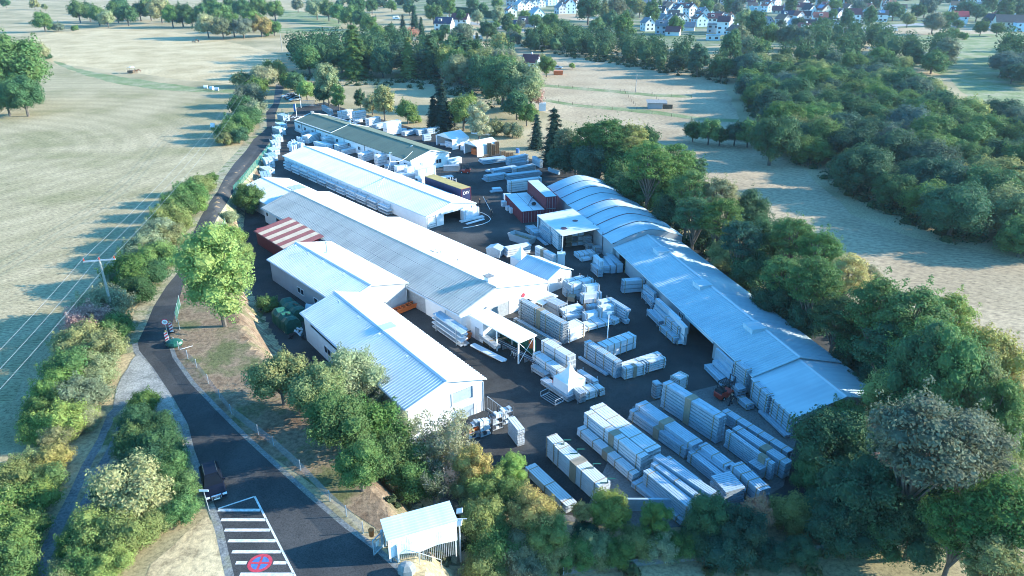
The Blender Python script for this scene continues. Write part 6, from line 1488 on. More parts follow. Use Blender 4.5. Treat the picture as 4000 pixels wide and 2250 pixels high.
# ---- people
def person(x,y,z,heading,shirt,trousers,label,pose='walk',sc=1.0,arms=None,hair='hair'):
    """one continuous skinned body; clothes and hair are its children"""
    st_={'walk':(.28,-.28),'stand':(.06,-.06)}[pose]
    r=empty('person',(x,y,z),heading,label,'person')
    J=dict(pelvis=(0,0,.95),belly=(.0,0,1.12),chest=(.03,0,1.36),neck=(.04,0,1.5),head=(.06,0,1.66),crown_=(.05,0,1.76),
      hipL=(0,.09,.92),kneeL=(st_[0]*.7+.05,.1,.5),anL=(st_[0],.1,.09),toeL=(st_[0]+.17,.11,.03),
      hipR=(0,-.09,.92),kneeR=(st_[1]*.35+.05,-.1,.5),anR=(st_[1],-.1,.1),toeR=(st_[1]+.16,-.11,.03),
      shL=(.02,.19,1.43),elL=(-.1,.26,1.15),wrL=(.05,.27,.93),haL=(.1,.27,.86),shR=(.02,-.19,1.43),elR=(.1,-.26,1.16),wrR=(.24,-.24,.98),haR=(.3,-.23,.92))
    if arms: J.update(arms)
    E_=[('pelvis','belly'),('belly','chest'),('chest','neck'),('neck','head'),('head','crown_'),('pelvis','hipL'),('hipL','kneeL'),('kneeL','anL'),('anL','toeL'),('pelvis','hipR'),('hipR','kneeR'),('kneeR','anR'),('anR','toeR'),('chest','shL'),('shL','elL'),('elL','wrL'),('wrL','haL'),('chest','shR'),('shR','elR'),('elR','wrR'),('wrR','haR')]
    rad=dict(pelvis=.14,belly=.125,chest=.15,neck=.055,head=.095,crown_=.07,hipL=.09,kneeL=.06,anL=.045,toeL=.035,hipR=.09,kneeR=.06,anR=.045,toeR=.035,shL=.065,elL=.045,wrL=.032,haL=.035,shR=.065,elR=.045,wrR=.032,haR=.035)
    def skin(names,grow,mname,nm,par):
        ids={n_:i for i,n_ in enumerate(names)}; me=bpy.data.meshes.new(nm); me.from_pydata([J[n_] for n_ in names],[(ids[a],ids[b_]) for a,b_ in E_ if a in ids and b_ in ids],[]); o=bpy.data.objects.new(nm,me); C.objects.link(o); o.parent=par
        md=o.modifiers.new('skin','SKIN'); sv=me.skin_vertices[0].data
        for n_,i in ids.items(): sv[i].radius=(rad[n_]+grow,rad[n_]+grow); sv[i].use_root=(i==0)
        ss=o.modifiers.new('sub','SUBSURF'); ss.levels=1; ss.render_levels=2; me.materials.append(M[mname]); md.use_smooth_shade=True; return o
    order=['pelvis','belly','chest','neck','head','crown_','hipL','kneeL','anL','toeL','hipR','kneeR','anR','toeR','shL','elL','wrL','haL','shR','elR','wrR','haR']
    body=skin(order,0,'skin','body',r)
    b=MB(); b.bar((.145,0,1.66),(.175,0,1.645),.018,.012,5); b.build('nose','skin',body)
    for y in (-.035,.035): b=MB(); b.ball((.145,y,1.69),.012,(1,1,1),5,4); b.build('eye','dark',body)
    skin(['pelvis','belly','chest','shL','elL','shR','elR'],.018,shirt,'jacket',r)
    skin(['pelvis','hipL','kneeL','anL','hipR','kneeR','anR'],.016,trousers,'trousers',r)
    b=MB(); b.ball((.035,0,1.73),.105,(1,.92,.8),8,5); b.build('hair',hair,r)
    for s_,k_ in ((1,'L'),(-1,'R')):
        f=J['an'+k_]; b=MB(); b.box(f[0]-.06,f[0]+.21,f[1]-.05,f[1]+.05,0 if k_=='L' else .01,.1); b.build('shoe','dark',r)
    for k_ in 'LR':
        h_=Vector(J['ha'+k_]); wv=Vector(J['wr'+k_]); d=(h_-wv).normalized(); b=MB()
        for j in range(4): 
            sft=Vector((0,(j-1.5)*.02,0)); b.bar(h_+sft,h_+sft+d*.05,.009,.009,4); b.bar(h_+sft+d*.05,h_+sft+d*.08+Vector((.015,0,-.01)),.009,.007,4)
        b.bar(h_-d*.03,h_+d*.02+Vector((.04,0,0)),.01,.008,4); b.build('fingers','skin',body)
    return r
def pp(u,v): p=P(u,v,0); return p[0],p[1],.09
a0=pp(*kk4(1505,705)); person(*a0,R(-80),'cloth_dark','cloth_dark','person in dark clothes with a white patch on the chest standing right of the trailer','stand')
a1_=pp(*kk4(1605,715)); a2_=pp(*kk4(1690,875))
up=dict(elR=(.12,-.24,1.22),wrR=(.12,-.3,1.45),haR=(.12,-.31,1.52))
person(*a1_,R(-65),'cloth_blue','cloth_dark','person in dark clothes carrying the rear end of a long pale profile','walk',arms=up)
person(*a2_,R(-65),'cloth_dark','cloth_dark','person in dark clothes carrying the front end of a long pale profile','walk',arms=up)
d=Vector((a2_[0]-a1_[0],a2_[1]-a1_[1])).normalized(); b=MB(); A0=Vector((a1_[0],a1_[1]))-d*2.2; A1=Vector((a2_[0],a2_[1]))+d*.2; b.bar((A0.x-.27,A0.y,1.62),(A1.x-.27,A1.y,1.62),.05,n=4); tag(b.build('carried_profile','profile_white'),'long pale profile carried by two people in the yard','profile')
a3_=pp(*k3(1222,803)); person(*a3_,R(200),'cloth_dark','cloth_dark','person in dark work clothes walking left beside the red forklift','walk')
# ---- forklifts
def forklift(u,v,rz,label,mm='orange',body='dark_steel'):
    p=P(u,v,0); r=empty('forklift',(p[0],p[1],.09),rz,label,'forklift')
    b=MB(); b.prism([(-1.4,.25),(.9,.25),(.9,.8),(-.2,.8),(-.35,1.15),(-1.3,1.2),(-1.5,.9)],-.6,.6); b.build('body',mm,r)
    b=MB(); b.prism([(-1.45,.9),(-.45,.9),(-.5,1.35),(-1.35,1.38)],-.55,.55); b.build('counterweight','dark',r)
    b=MB()
    for x,xt in ((.75,.45),(-1.1,-.9)):
        for y in (-.52,.52): b.bar((x,y,.8),(xt,y,2.25),.045,n=4)
    for k in range(7): b.box(-.95+k*.22,-.85+k*.22,-.55,.55,2.22,2.28)
    b.box(-1,.55,-.58,-.5,2.2,2.3); b.box(-1,.55,.5,.58,2.2,2.3); b.build('overhead_guard','dark',r)
    b=MB(); b.box(-.7,-.15,-.3,.3,.95,1.1); b.box(-.75,-.62,-.3,.3,1.1,1.6); b.build('seat','dark',r)
    b=MB()
    for y in (-.38,.38): b.box(1.0,1.15,y-.05,y+.05,.1,2.7)
    for z in (.3,1.4,2.6): b.box(1.02,1.1,-.38,.38,z,z+.1)
    b.build('mast',body,r)
    for y in (-.3,.3): b=MB(); b.box(1.18,2.25,y-.06,y+.06,.12,.17); b.box(1.16,1.22,y-.06,y+.06,.12,.8); b.build('fork','dark_steel',r)
    for x,rr_ in ((.65,.33),(-.95,.27)):
        for y in (-.58,.58):
            b=MB(); b.bar((x,y-.11,rr_),(x,y+.11,rr_),rr_,n=14); w_=b.build('wheel','rubber',r); b=MB(); b.bar((x,y-.12,rr_),(x,y+.12,rr_),rr_*.5,n=10); b.build('rim','trim',w_)
forklift(*kk4(1265,190),R(175),'red forklift carrying slatted grey bundle beside the green-roofed gable','red_paint')
forklift(*k3(1140,690),R(35),'red and black forklift parked beside the walking man','red_paint')
# ---- trailer truck
L=13.6; a=Vector(P(*kk4(1220,440),4.0)); bq=Vector(P(*kk4(670,245),4.0)); d=(bq-a).normalized(); an=math.atan2(d.y,d.x)
tr=empty('semi_trailer_truck',(a.x,a.y,0),an,'dark blue curtain trailer with ochre roof and white cab beside the white hall','truck')
b=MB(); b.box(0,L,-2.5,0,1.2,3.95); tb=b.build('trailer_body','truck_blue',tr)
b=MB(); b.box(-.02,L+.02,-2.53,.03,3.95,4.02); b.build('trailer_roof','roof_ochre',tr)
b=MB(); b.box(-.06,0,-2.55,-2.45,.9,4.0); b.box(-.06,0,-.05,.05,.9,4.0); b.box(-.06,0,-2.45,-.05,.9,1.05); b.box(-.06,0,-2.45,-.05,3.9,4.0); b.build('door_frame','maroon',tr)
for y in (-2.3,-.6): b=MB(); b.box(-.09,-.06,y,y+.35,.92,1.04); b.build('tail_light','red_paint',tr)
b=MB(); b.box(.3,L-.2,-2.1,-.4,.9,1.2); b.build('chassis','dark',tr)
for x in (1.6,2.9,4.2,L+.4,L+3.4):
    for y in (-2.35,-.15): b=MB(); b.bar((x,y-.17,.5),(x,y+.17,.5),.5,n=14); w_=b.build('wheel','rubber',tr); b=MB(); b.bar((x,y-.18,.5),(x,y+.18,.5),.24,n=10); b.build('rim','galv',w_)
b=MB(); b.prism([(L+1.7,.7),(L+4.3,.7),(L+4.3,1.9),(L+3.95,3.1),(L+2.4,3.7),(L+1.7,3.7)],-2.45,-.05); cb=b.build('cab','paint_white',tr)
b=MB(); b.quad((L+4.32,-2.2,1.95),(L+4.32,-.3,1.95),(L+4.0,-.3,3.05),(L+4.0,-2.2,3.05)); b.box(L+3.0,L+3.9,-2.48,-2.46,1.9,2.7); b.box(L+3.0,L+3.9,-.04,-.02,1.9,2.7); b.build('window','glass',cb)
def text(s_,size,loc,rot,mm,parent=None,name='lettering',ext=.01,align='CENTER'):
    cu=bpy.data.curves.new(name,'FONT'); cu.body=s_; cu.size=size; cu.extrude=ext; cu.align_x=align; cu.align_y='CENTER'
    o=bpy.data.objects.new(name,cu); C.objects.link(o); cu.materials.append(M[mm]); bpy.context.view_layer.update(); dg=bpy.context.evaluated_depsgraph_get(); me=bpy.data.meshes.new_from_object(o.evaluated_get(dg)); bpy.data.objects.remove(o)
    o=bpy.data.objects.new(name,me); C.objects.link(o); me.materials.clear(); me.materials.append(M[mm]); o.location=loc; o.rotation_euler=rot; o.parent=parent; return o
text('DSV',.95,(-.03,-1.25,2.95),(R(90),0,R(-90)),'paint_white',tr)
# folding step frames standing beside the trailer
for i,(a_,b_) in enumerate(((1000,470),(1085,510),(930,450))):
    p=P(*kk4(a_,b_),0); r=empty('ladder_frame',(p[0],p[1],0),R(-48),f'white ladder-like stillage beside the trailer, {["middle","right","left"][i]} one','stillage','white stillages beside the trailer')
    hh=(3.6,3.9,2.2)[i]; b=MB()
    for x in (0,1.2): b.box(x,x+.1,0,.1,0,hh)
    for k in range(int(hh/.6)): b.box(.1,1.2,.02,.08,.5+k*.6,.6+k*.6)
    b.build('frame','paint_white',r)
# ---- goods at the white hall gable
for i,(a_,b_,c_,d_,h,ww,lab,mm) in enumerate([(1255,790,1500,720,2.3,.9,'dazzling racked white bundle high at the white hall corner','film'),(1215,950,1580,865,.5,.9,'low racked rails before the white hall doorway','profile_white'),(1310,985,1590,905,.4,.6,'white tube bundle on the ground before the white hall','film'),(1390,700,1450,680,2.6,.8,'small dazzling bundle on top of the corner rack','film')]):
    st(kk4,a_,b_,c_,d_,h,ww,lab,m=mm,layers=1,straps=0,rack=i in(0,3))
pts=[Vector((*P(*kk4(a_,b_),.1),.16)) for a_,b_ in ((1240,1055),(1400,1030),(1560,990),(1650,950),(1680,910),(1640,865),(1560,820),(1490,800))]
b=MB(); b.path(pts,.07,6); tag(b.build('hose','pipe_white'),'pale hose curling over the asphalt before the white hall','hose')
# ---- lamp masts
def mast(u,v,h,label,heads=2,zb=None):
    p=G(u,v) if zb is None else Vector((*P(u,v,zb),zb)); r=empty('lamp_mast',tuple(p),0,label,'lamp mast')
    b=MB(); b.bar((0,0,-.2),(0,0,h),.09,.06,8); b.build('pole','paint_white',r)
    b=MB(); b.bar((-.7,0,h+.25),(.7,0,h+.25),.04,n=5); b.bar((0,0,h),(0,0,h+.25),.04); b.build('crossarm','trim',r)
    for k,x in enumerate([-.8,.8,0][:heads+1]):
        b=MB(); z=h+.3 if x else h-.15; b.prism([(-.28,z),(.28,z+.1),(.25,z+.28),(-.28,z+.14)],x-.25,x+.25); o=b.build('floodlight','lamp_glass' ,r)
mast(1800,2195,above(1800,2035,G(1800,2195))-G(1800,2195).z,'white lamp mast with three floodlights beside the bicycle shelter')
mast(2370,1362,5.6,'slim lamp mast with floodlights in the middle of the yard')
mast(*k1(1808,965),5.6,'lamp mast standing between the green roof and the white hall')
mast(*k2(512,965),4.2,'short wooden-armed mast beside the white hall roof',1)
mast(*k2(860,850),4.6,'dark thin mast at the corner of the green-roofed gable',1)
b=MB(); A0=Vector((*P(*k2(850,650),4.7),4.7)); A1=Vector((*P(*k2(500,810),4.2),4.2)); n=10
pts=[A0.lerp(A1,k/n)-Vector((0,0,1.0*math.sin(math.pi*k/n))) for k in range(n+1)]; A2=Vector((*P(*kk4(-100,350+60),5.8),5.8)); pts+= [A1.lerp(A2,k/n)-Vector((0,0,.7*math.sin(math.pi*k/n))) for k in range(1,n+1)]
b.path(pts,.05,5); tag(b.build('overhead_cable','pipe_white'),'pale sagging cable from the green-roofed gable over the white hall roof','cable')
for i,(a_,b_,h) in enumerate(((820,345,5.0),(740,520,4.6))):
    p=P(*k1(a_+30,b_),0); r=empty('flagpole',(p[0],p[1],0),0,f'white post at the works entrance, {"right, by the gate" if i==0 else "left, beside the blue flag"}','post')
    b=MB(); b.bar((0,0,0),(0,0,h),.12,.1); b.build('pole','paint_white',r)
p=Vector(P(*k1(720,440),0)); r=empty('flag',(p.x,p.y,0),R(20),'narrow blue flag beside the white entrance post','flag'); b=MB(); b.box(0,.7,-.02,.02,.6,3.0); b.build('cloth','paint_blue',r); b=MB(); b.bar((0,0,0),(0,0,3.1),.03); b.build('pole','trim',r)
# entrance gate
A0=Vector(P(*k1(860,320),0)); A1=Vector(P(*k1(1190,300),0)); an=math.atan2(A1.y-A0.y,A1.x-A0.x); L=(A1-A0).length
r=empty('sliding_gate',(A0.x,A0.y,0),an,'long grey mesh sliding gate at the works entrance beside the parked cars','gate'); b=MB(); b.box(0,L,-.04,.04,.1,.2); b.box(0,L*.75,-.04,.04,2.0,2.1); b.bar((L*.75,0,2.05),(L,0,.15),.04); b.bar((0,0,0),(0,0,2.1),.05); b.bar((L*.75,0,.1),(L*.75,0,2.1),.05); b.build('frame','galv',r); b=MB(); b.quad((0,0,.2),(L*.75,0,.2),(L*.75,0,2),(0,0,2)); b.build('mesh','net_grey',r)
t=text('LKW',3.2,(*P(*k1(665,515),.1),.1),(0,0,R(176)),'paint_white'); t.name='painted_letters'; tag(t,'white painted letters on the asphalt at the left end of the green roof','road marking')
p=P(*k1(455,1280),0); r=empty('speed_marking',(p[0],p[1],.1),0,'round red and white 20 painted on the drive left of the white hall','road marking')
b=MB(); b.bar((0,0,0),(0,0,.012),1.5,n=28); b.build('red_ring','paint_red',r); b=MB(); b.bar((0,0,0),(0,0,.02),1.15,n=28); b.build('white_disc','paint_white',r); text('20',1.4,(0,0,.03),(0,0,R(0)),'paint_red',r,ext=.004)
mark('stop_line',seg(P(*k1(325,1310)),P(*k1(600,1310)),.35),'paint_white','white stop line across the drive at the far left corner of the white hall',off=.1)
# ---- cars
def car(loc,rz,label,mm='car_blue',detail=True,group=None,est=True):
    r=empty('parked_car',loc,rz,label,'car',group); W_=.9
    prof=[(-2.35,.35),(-2.4,.75),(-2.3,1.0),(-1.9,1.02),(.75,.98),(1.5,.9),(2.2,.74),(2.38,.55),(2.35,.3)]
    b=MB(); n=len(prof)
    def ring(y,k,dz): return [(x*k,y,z if z<.5 else z-dz) for x,z in prof]
    secs=[(-W_,.965,.06),(-W_+.1,.995,0),(0,1.02,-.02),(W_-.1,.995,0),(W_,.965,.06)]; i0=len(b.v)
    for s_ in secs: b.v+=ring(*s_)
    for a_ in range(len(secs)-1):
        for k in range(n):
            j=(k+1)%n; b.f.append((a_*n+k,a_*n+j,(a_+1)*n+j,(a_+1)*n+k)); b.m.append(0)
    b.f.append(tuple(range(n))); b.m.append(0); b.f.append(tuple((len(secs)-1)*n+k for k in reversed(range(n)))); b.m.append(0)
    body=b.build('body',mm,r,smooth=False)
    rf=[(-2.25,.97),(-1.98,1.36),(-1.5,1.47),(-.1,1.47),(.25,1.38),(1.1,.96)]; g_=MB(); n6=len(rf)
    yw=lambda z:.82-.24*(z-.96)/.5
    for s_ in (-1,1): g_.v+=[(x,s_*yw(z),z) for x,z in rf]
    for k in range(n6-1): g_.f.append((k,k+1,n6+k+1,n6+k)); g_.m.append(0)
    g_.f.append(tuple(range(n6))); g_.m.append(0); g_.f.append(tuple(reversed(range(n6,2*n6)))); g_.m.append(0)
    g_.build('window_glass','car_glass',r)
    b=MB(); b.quad((-1.95,-.62,1.40),(.22,-.63,1.40),(.22,.63,1.40),(-1.95,.62,1.40)); b.box(-1.9,.0,-.58,.58,1.455,1.492)
    for x0,x1 in ((-.62,-.5),(.95,.12),(-2.1,-1.85)):
        for s_ in (-1,1): b.quad((x0,s_*.825,.96),(x0+.1,s_*.825,.96),(x1+.1,s_*.60,1.46),(x1,s_*.60,1.46))
    b.build('roof',mm,r)
    for x in (-1.45,1.42):
        for y in (-.82,.82):
            q=MB(); q.bar((x,y-.11,.33),(x,y+.11,.33),.33,n=16); w_=q.build('wheel','rubber',r); q=MB(); q.bar((x,y-.115,.33),(x,y+.115,.33),.2,n=10); q.build('rim','chrome',w_)
    if detail:
        for y in (-.72,.72): q=MB(); q.box(2.2,2.36,y-.19,y+.19,.56,.7); q.build('headlight','lamp_glass',r)
        q=MB(); q.box(2.3,2.425,-.36,.36,.33,.72); gr=q.build('grille','dark',r); q=MB(); q.box(2.3,2.44,-.42,-.37,.3,.75); q.box(2.3,2.44,.37,.42,.3,.75); q.box(2.3,2.44,-.37,.37,.72,.76); q.box(2.3,2.44,-.37,.37,.29,.33); q.build('grille_frame','chrome',gr)
        q=MB()
        for k in range(4):
            cy=-.18+k*.12
            for t_ in range(10):
                t0,t1=2*math.pi*t_/10,2*math.pi*(t_+1)/10; q.bar((2.45,cy+.075*math.cos(t0),.6+.075*math.sin(t0)),(2.45,cy+.075*math.cos(t1),.6+.075*math.sin(t1)),.012,n=3)
        q.build('emblem','chrome',gr); q=MB(); q.box(2.44,2.46,-.26,.26,.36,.46); q.build('number_plate','paint_white',r)
        for s_ in (-1,1): q=MB(); q.box(.55,.72,s_*.86-.0,s_*.86+s_*.2,.98,1.1); q.build('mirror',mm,r); 
        for s_ in (-1,1): q=MB(); q.bar((-1.8,s_*.55,1.51),(.0,s_*.55,1.50),.012,n=4); q.build('roof_rail','chrome',r)
    return r
f_=Vector(G(851,1962)); b_=Vector(G(822,1850)); cc_=(f_+b_)/2; d=(f_-b_); car((cc_.x,cc_.y,hz(cc_.x,cc_.y)+.11),math.atan2(d.y,d.x)-.0,'dark blue estate car parked on the road verge above the white hatch bars')
for i,(a_,b_,mm,w_) in enumerate(((600,150,'car_silver','silver'),(650,175,'car_blue','dark blue'),(690,190,'car_dark','black'),(745,215,'car_silver','pale silver'),(690,140,'car_silver','rearmost silver'))):
    p=P(*k1(a_,b_),0); car((p[0],p[1],.09),R(-150+4*i),f'{w_} car parked at the works entrance, {nth(i)} from the left' if i<4 else 'silver car parked behind the row at the works entrance',mm,detail=False,group='cars parked at the works entrance')
# ---- signs by the road bend
def sign30(u,v):
    p=G(u,v); r=empty('speed_sign',tuple(p),R(-75),'round red-rimmed 30 sign on a post at the road bend','road sign')
    b=MB(); b.bar((0,0,0),(0,0,2.5),.04); b.build('pole','galv',r)
    b=MB(); b.bar((.04,0,2.6),(.08,0,2.6),.45,n=24); b.build('red_rim','paint_red',r); b=MB(); b.bar((.06,0,2.6),(.09,0,2.6),.34,n=24); b.build('plate','paint_white',r); text('30',.42,(.1,0,2.6),(R(90),0,R(90)),'dark',r,ext=.004)
sign30(660,1328)
for i,(u,v) in enumerate(((672,1300),(656,1338))):
    p=G(u,v); r=empty('warning_beacon',tuple(p),R(-75),('farther' if i==0 else 'nearer')+' red and white striped warning board with amber lamp at the road bend','road sign','warning boards at the road bend')
    b=MB(); b.box(-.3,.3,-.4,.4,0,.12); b.build('foot','rubber',r); b=MB(); b.box(0,.05,-.22,.22,.15,1.45); b.build('board','paint_white',r)
    for k in range(3): b=MB(); z=.25+k*.4; b.quad((.06,-.21,z),(.06,.21,z+.25),(.06,.21,z+.45),(.06,-.21,z+.2)); b.build('stripe','paint_red',r)
    b=MB(); b.ball((.02,0,1.6),.13,(1,1,1),8,6); b.build('lamp','roof_ochre',r)
p=G(683,1352); b=MB(); b.ball((0,0,.4),.9,(1.2,1,.6),10,6); o=b.build('rolled_net','tarp_green'); o.location=p; tag(o,'crumpled green net heap behind the striped boards','net')
for i,(u1,v1,u2,v2) in enumerate(((690,1345,715,1335),(705,1370,755,1360),(675,1322,700,1352))):
    A0=G(u1,v1)+Vector((0,0,.15)); A1=G(u2,v2)+Vector((0,0,.3)); b=MB(); b.bar(A0,A1,.04); tag(b.build('loose_pipe','paint_white'),f'white pipe lying at the road bend, {["upper short","longest","leftmost"][i]} one','pipe','pipes at the road bend')
p=G(818,1997); r=empty('street_name_sign',tuple(p),R(0),'small white sign plate on a thin post beside the dark car','road sign'); b=MB(); b.bar((0,0,0),(-.1,0,2.3),.03); b.build('pole','galv',r); b=MB(); b.box(-.5,.35,-.03,-.0,2.2,2.42); b.build('plate','paint_white',r)
p=G(1453,2105); b=MB(); b.lathe([(0,.3),(.2,.3),(.26,1.0),(.0,1.02)],n=10); o=b.build('litter_bin','orange'); o.location=p; tag(o,'small orange litter bin behind the open gate leaf','bin')
p=G(1590,2240); b=MB(); b.ball((0,0,.4),.8,(1,.8,.9),7,5); o=b.build('boulder','stone'); o.location=p; tag(o,'pale boulder at the bottom edge beside the gate','rock')
# ---- power line
pa=P(388,1017,14.2); za=14.2-hz(*pa)
poles=[]
def pole(x,y,zt,label,arm=True,rz=0,lean=0):
    z0=hz(x,y); r=empty('power_pole',(x,y,z0),rz,label,'power pole'); b=MB(); b.bar((0,0,-.3),(0,0,zt-z0),.2,.13,10); b.build('pole','bark_pale',r)
    if arm:
        b=MB(); b.box(-.08,.08,-1.9,1.9,zt-z0-.1,zt-z0+.08); b.build('crossarm','galv',r)
        for y_ in (-1.8,0,1.8): b=MB(); b.bar((0,y_,zt-z0+.08),(0,y_,zt-z0+.45),.07); b.build('insulator','red_paint',r)
    return Vector((x,y,zt+.45))
p2b=Vector(G(962,398)); z2=13.5
dirp=(Vector((p2b.x,p2b.y))-Vector(pa)).normalized(); rzp=math.atan2(dirp.y,dirp.x)
Pa=pole(*pa,14.2,'grey power pole with wide crossarm rising from the left hedge',rz=rzp)
Pb=pole(p2b.x,p2b.y,above(945,342,p2b),'distant power pole with crossarm in the hedge beside the upper road',rz=rzp)
p3=Vector(G(1103,200)); P3=pole(p3.x,p3.y,above(1095,118,p3),'slender dark pole at the left edge of the wood beyond the road',arm=False)
p4=Vector(G(2483,358)); pole(p4.x,p4.y,above(2498,290,p4),'thin lone pole on the pale paddock slope',arm=False)
dn=Vector((-dirp.y,dirp.x,0)); back=Pa-Vector((dirp.x,dirp.y,0))*75+Vector((-10,0,-1)); far=Vector((p3.x,p3.y,Pb.z-2))
for k,off_ in enumerate((-1.8,0,1.8)):
    b=MB(); pts=[]
    for A0,A1,sg in ((back,Pa,1.6),(Pa,Pb,2.2),(Pb,far,1.2)):
        for j in range(16): t_=j/16; pts.append(A0.lerp(A1,t_)+dn*off_-Vector((0,0,sg*4*t_*(1-t_))))
    b.path(pts,.017,4); tag(b.build('power_line','wire'),f'{["right-hand","middle","left-hand"][k]} wire of the overhead line above the left field','power line','wires above the left field')
# ---- field objects
for i,(u,v,rz) in enumerate(((805,347,10),(828,352,-15),(848,356,5))):
    p=G(u,v); b=MB(); b.bar((-.7,0,.75),(.7,0,.75),.75,n=14); o=b.build('wrapped_bale',['film','film','profile_blue'][i]); o.location=p; o.rotation_euler=(0,0,R(rz)); tag(o,f'white and blue wrapped bale, {["leftmost","middle","rightmost"][i]} of three at the field edge','bale','wrapped bales at the field edge')
p=G(831,503); b=MB(); b.bar((0,0,.3),(0,.6,1.6),.7,n=12); o=b.build('wrapped_bale','film'); o.location=p; tag(o,'single white bale leaning at the upper hedge','bale')
p=G(514,286); r=empty('hay_feeder',tuple(p),R(5),'hay feeder trailer with curved white roof on the field track','feeder')
b=MB(); pr=[(-1.3+2.6*k/8,2.5+.45*math.sin(math.pi*k/8)) for k in range(9)]; pr+= [(a_,z-.05) for a_,z in reversed(pr)]; b.prism(pr,-1.6,1.6); b.build('roof','film',r)
for x in (-1.1,1.1):
    for y in (-1.2,1.2): b=MB(); b.bar((x,y,.3),(x,y,2.6),.05); b.build('post','dark_steel',r)
b=MB(); b.box(-1.2,1.2,-1.4,1.4,.3,1.3); b.build('hay','timber_dark',r)
def horse(u,v,rz,mm,label,sc=1.0):
    p=G(u,v); r=tag(bpy.data.objects.new('horse',bpy.data.meshes.new('horse')),label,'horse','horses on the field'); me=r.data; C.objects.link(r); r.location=p; r.rotation_euler=(0,0,rz)
    V_=[(0,0,1.15),(.55,0,1.2),(-.6,0,1.2),(.85,0,1.2),(1.15,0,.8),(1.35,0,.35),(1.5,0,.12),(.6,.16,.9),(.62,.17,.5),(.6,.17,.05),(.6,-.16,.9),(.7,-.17,.5),(.72,-.17,.05),(-.65,.16,.95),(-.75,.17,.5),(-.68,.17,.05),(-.65,-.16,.95),(-.62,-.17,.5),(-.6,-.17,.05),(-.85,0,1.1),(-.95,0,.6)]
    E_=[(0,1),(0,2),(1,3),(3,4),(4,5),(5,6),(1,7),(7,8),(8,9),(1,10),(10,11),(11,12),(2,13),(13,14),(14,15),(2,16),(16,17),(17,18),(2,19),(19,20)]
    rad=[.3,.28,.3,.2,.14,.12,.07,.13,.06,.05,.13,.06,.05,.15,.07,.05,.15,.07,.05,.06,.05]
    me.from_pydata(V_,E_,[]); md=r.modifiers.new('skin','SKIN')
    for i,q_ in enumerate(rad): me.skin_vertices[0].data[i].radius=(q_,q_); me.skin_vertices[0].data[i].use_root=(i==0)
    ss=r.modifiers.new('sub','SUBSURF'); ss.levels=1; ss.render_levels=1; me.materials.append(M[mm])
horse(531,284,R(160),'horse_brown','brown horse grazing right of the hay feeder, nearer one'); horse(543,283,R(190),'horse_brown','brown horse grazing rightmost beside the hay feeder')
horse(756,168,R(10),'horse_dark','black horse with pale back on the far dry grass'); horse(768,163,R(0),'horse_brown','dark brown horse on the far dry grass, middle of three'); horse(776,165,R(-60),'horse_dark','black horse on the far dry grass, right of the brown one')
# ------------------------------------------------------------------ village
HN={}
def house(u,v,wpx,o,wall,roof,desc,st=2,solar=False,flat=False,name='house',cat='house',L=None,W=None):
    """house whose wall foot centre is seen at (u,v) and which is wpx photo pixels wide"""
    x,y=P(u,v,0); d=depth(x,y,0); L=L or max(7.5,min(40,wpx*d/FPX*.85)); W=W or min(10.5,max(7,L*.72)); an={'H':R(-16+rnd.uniform(-6,6)),'V':R(-68+rnd.uniform(-8,8)),'R':R(20)}[o]
    if o=='V': L,W=max(9,L*.95),min(L,10.5)
    he=(2.9*st if not flat else 2.9*st); rise=W*.42 if not flat else .4
    r=empty(name,(x,y,0),an,desc,cat)
    b=MB(); b.box(-L/2,L/2,-W/2,W/2,-.5,he)
    if not flat: b.prism([(-W/2,he),(W/2,he),(0,he+rise)],-L/2,L/2,axis='x')
    b.build('wall',wall,r)
    if flat:
        b=MB(); b.box(-L/2-.3,L/2+.3,-W/2-.3,W/2+.3,he,he+.3); rf=b.build('roof',roof,r)
    else:
        b=MB(); ov=.5; s=rise/(W/2); t=.25; q=L/2+.4
        for sg in (1,-1):
            p=[(-q,0,he+rise+.02),(q,0,he+rise+.02),(q,sg*(W/2+ov),he-ov*s+.02),(-q,sg*(W/2+ov),he-ov*s+.02)]; b.quad(*p); p2=[(a,c,z+t) for a,c,z in p]; b.quad(*p2)
            for i in range(4): b.quad(p[i],p[(i+1)%4],p2[(i+1)%4],p2[i])
        rf=b.build('roof',roof,r)
        b=MB(); cx=rnd.uniform(-L*.3,L*.3); b.box(cx-.35,cx+.35,.5,1.2,he+rise*.6,he+rise+1.1); b.build('chimney',rnd.choice(['h_white','r_red','h_grey']),rf)
        if rnd.random()<.45:
            b=MB(); cx=rnd.uniform(-L*.25,L*.2); b.box(cx-1.3,cx+1.3,-W*.38,-W*.1,he+rise*.35,he+rise*.75); dm=b.build('dormer',wall,rf)
            b=MB(); b.box(cx-.9,cx+.9,-W*.38-.05,-W*.38-.01,he+rise*.42,he+rise*.68); b.build('window','glass',rf)
        if solar:
            b=MB(); z0=he+rise*.25+t+.1; z1=he+rise*.85+t+.1; b.quad((-L*.25,-W/2*.75,z0),(L*.25,-W/2*.75,z0),(L*.25,-W/2*.15,z1),(-L*.25,-W/2*.15,z1)); b.build('solar_panel','solar',rf)
    for k in range(st):
        n=max(2,int(L/3.2))
        for j in range(n):
            if rnd.random()<.15: continue
            xx=-L/2+L*(j+.5)/n; b=MB(); wd=rnd.choice([.6,.6,1.0]); b.box(xx-wd,xx+wd,-W/2-.04,-W/2-.0,.9+2.8*k,2.2+2.8*k); b.build('window','glass',r)
        for yy in (-W*.22,W*.22): b=MB(); b.box(L/2,L/2+.04,yy-.55,yy+.55,.9+2.8*k,2.2+2.8*k); b.build('window','glass',r)
    if not flat: b=MB(); b.box(L/2,L/2+.04,-.5,.5,he+rise*.25,he+rise*.6); b.build('window','glass',r)
    return r
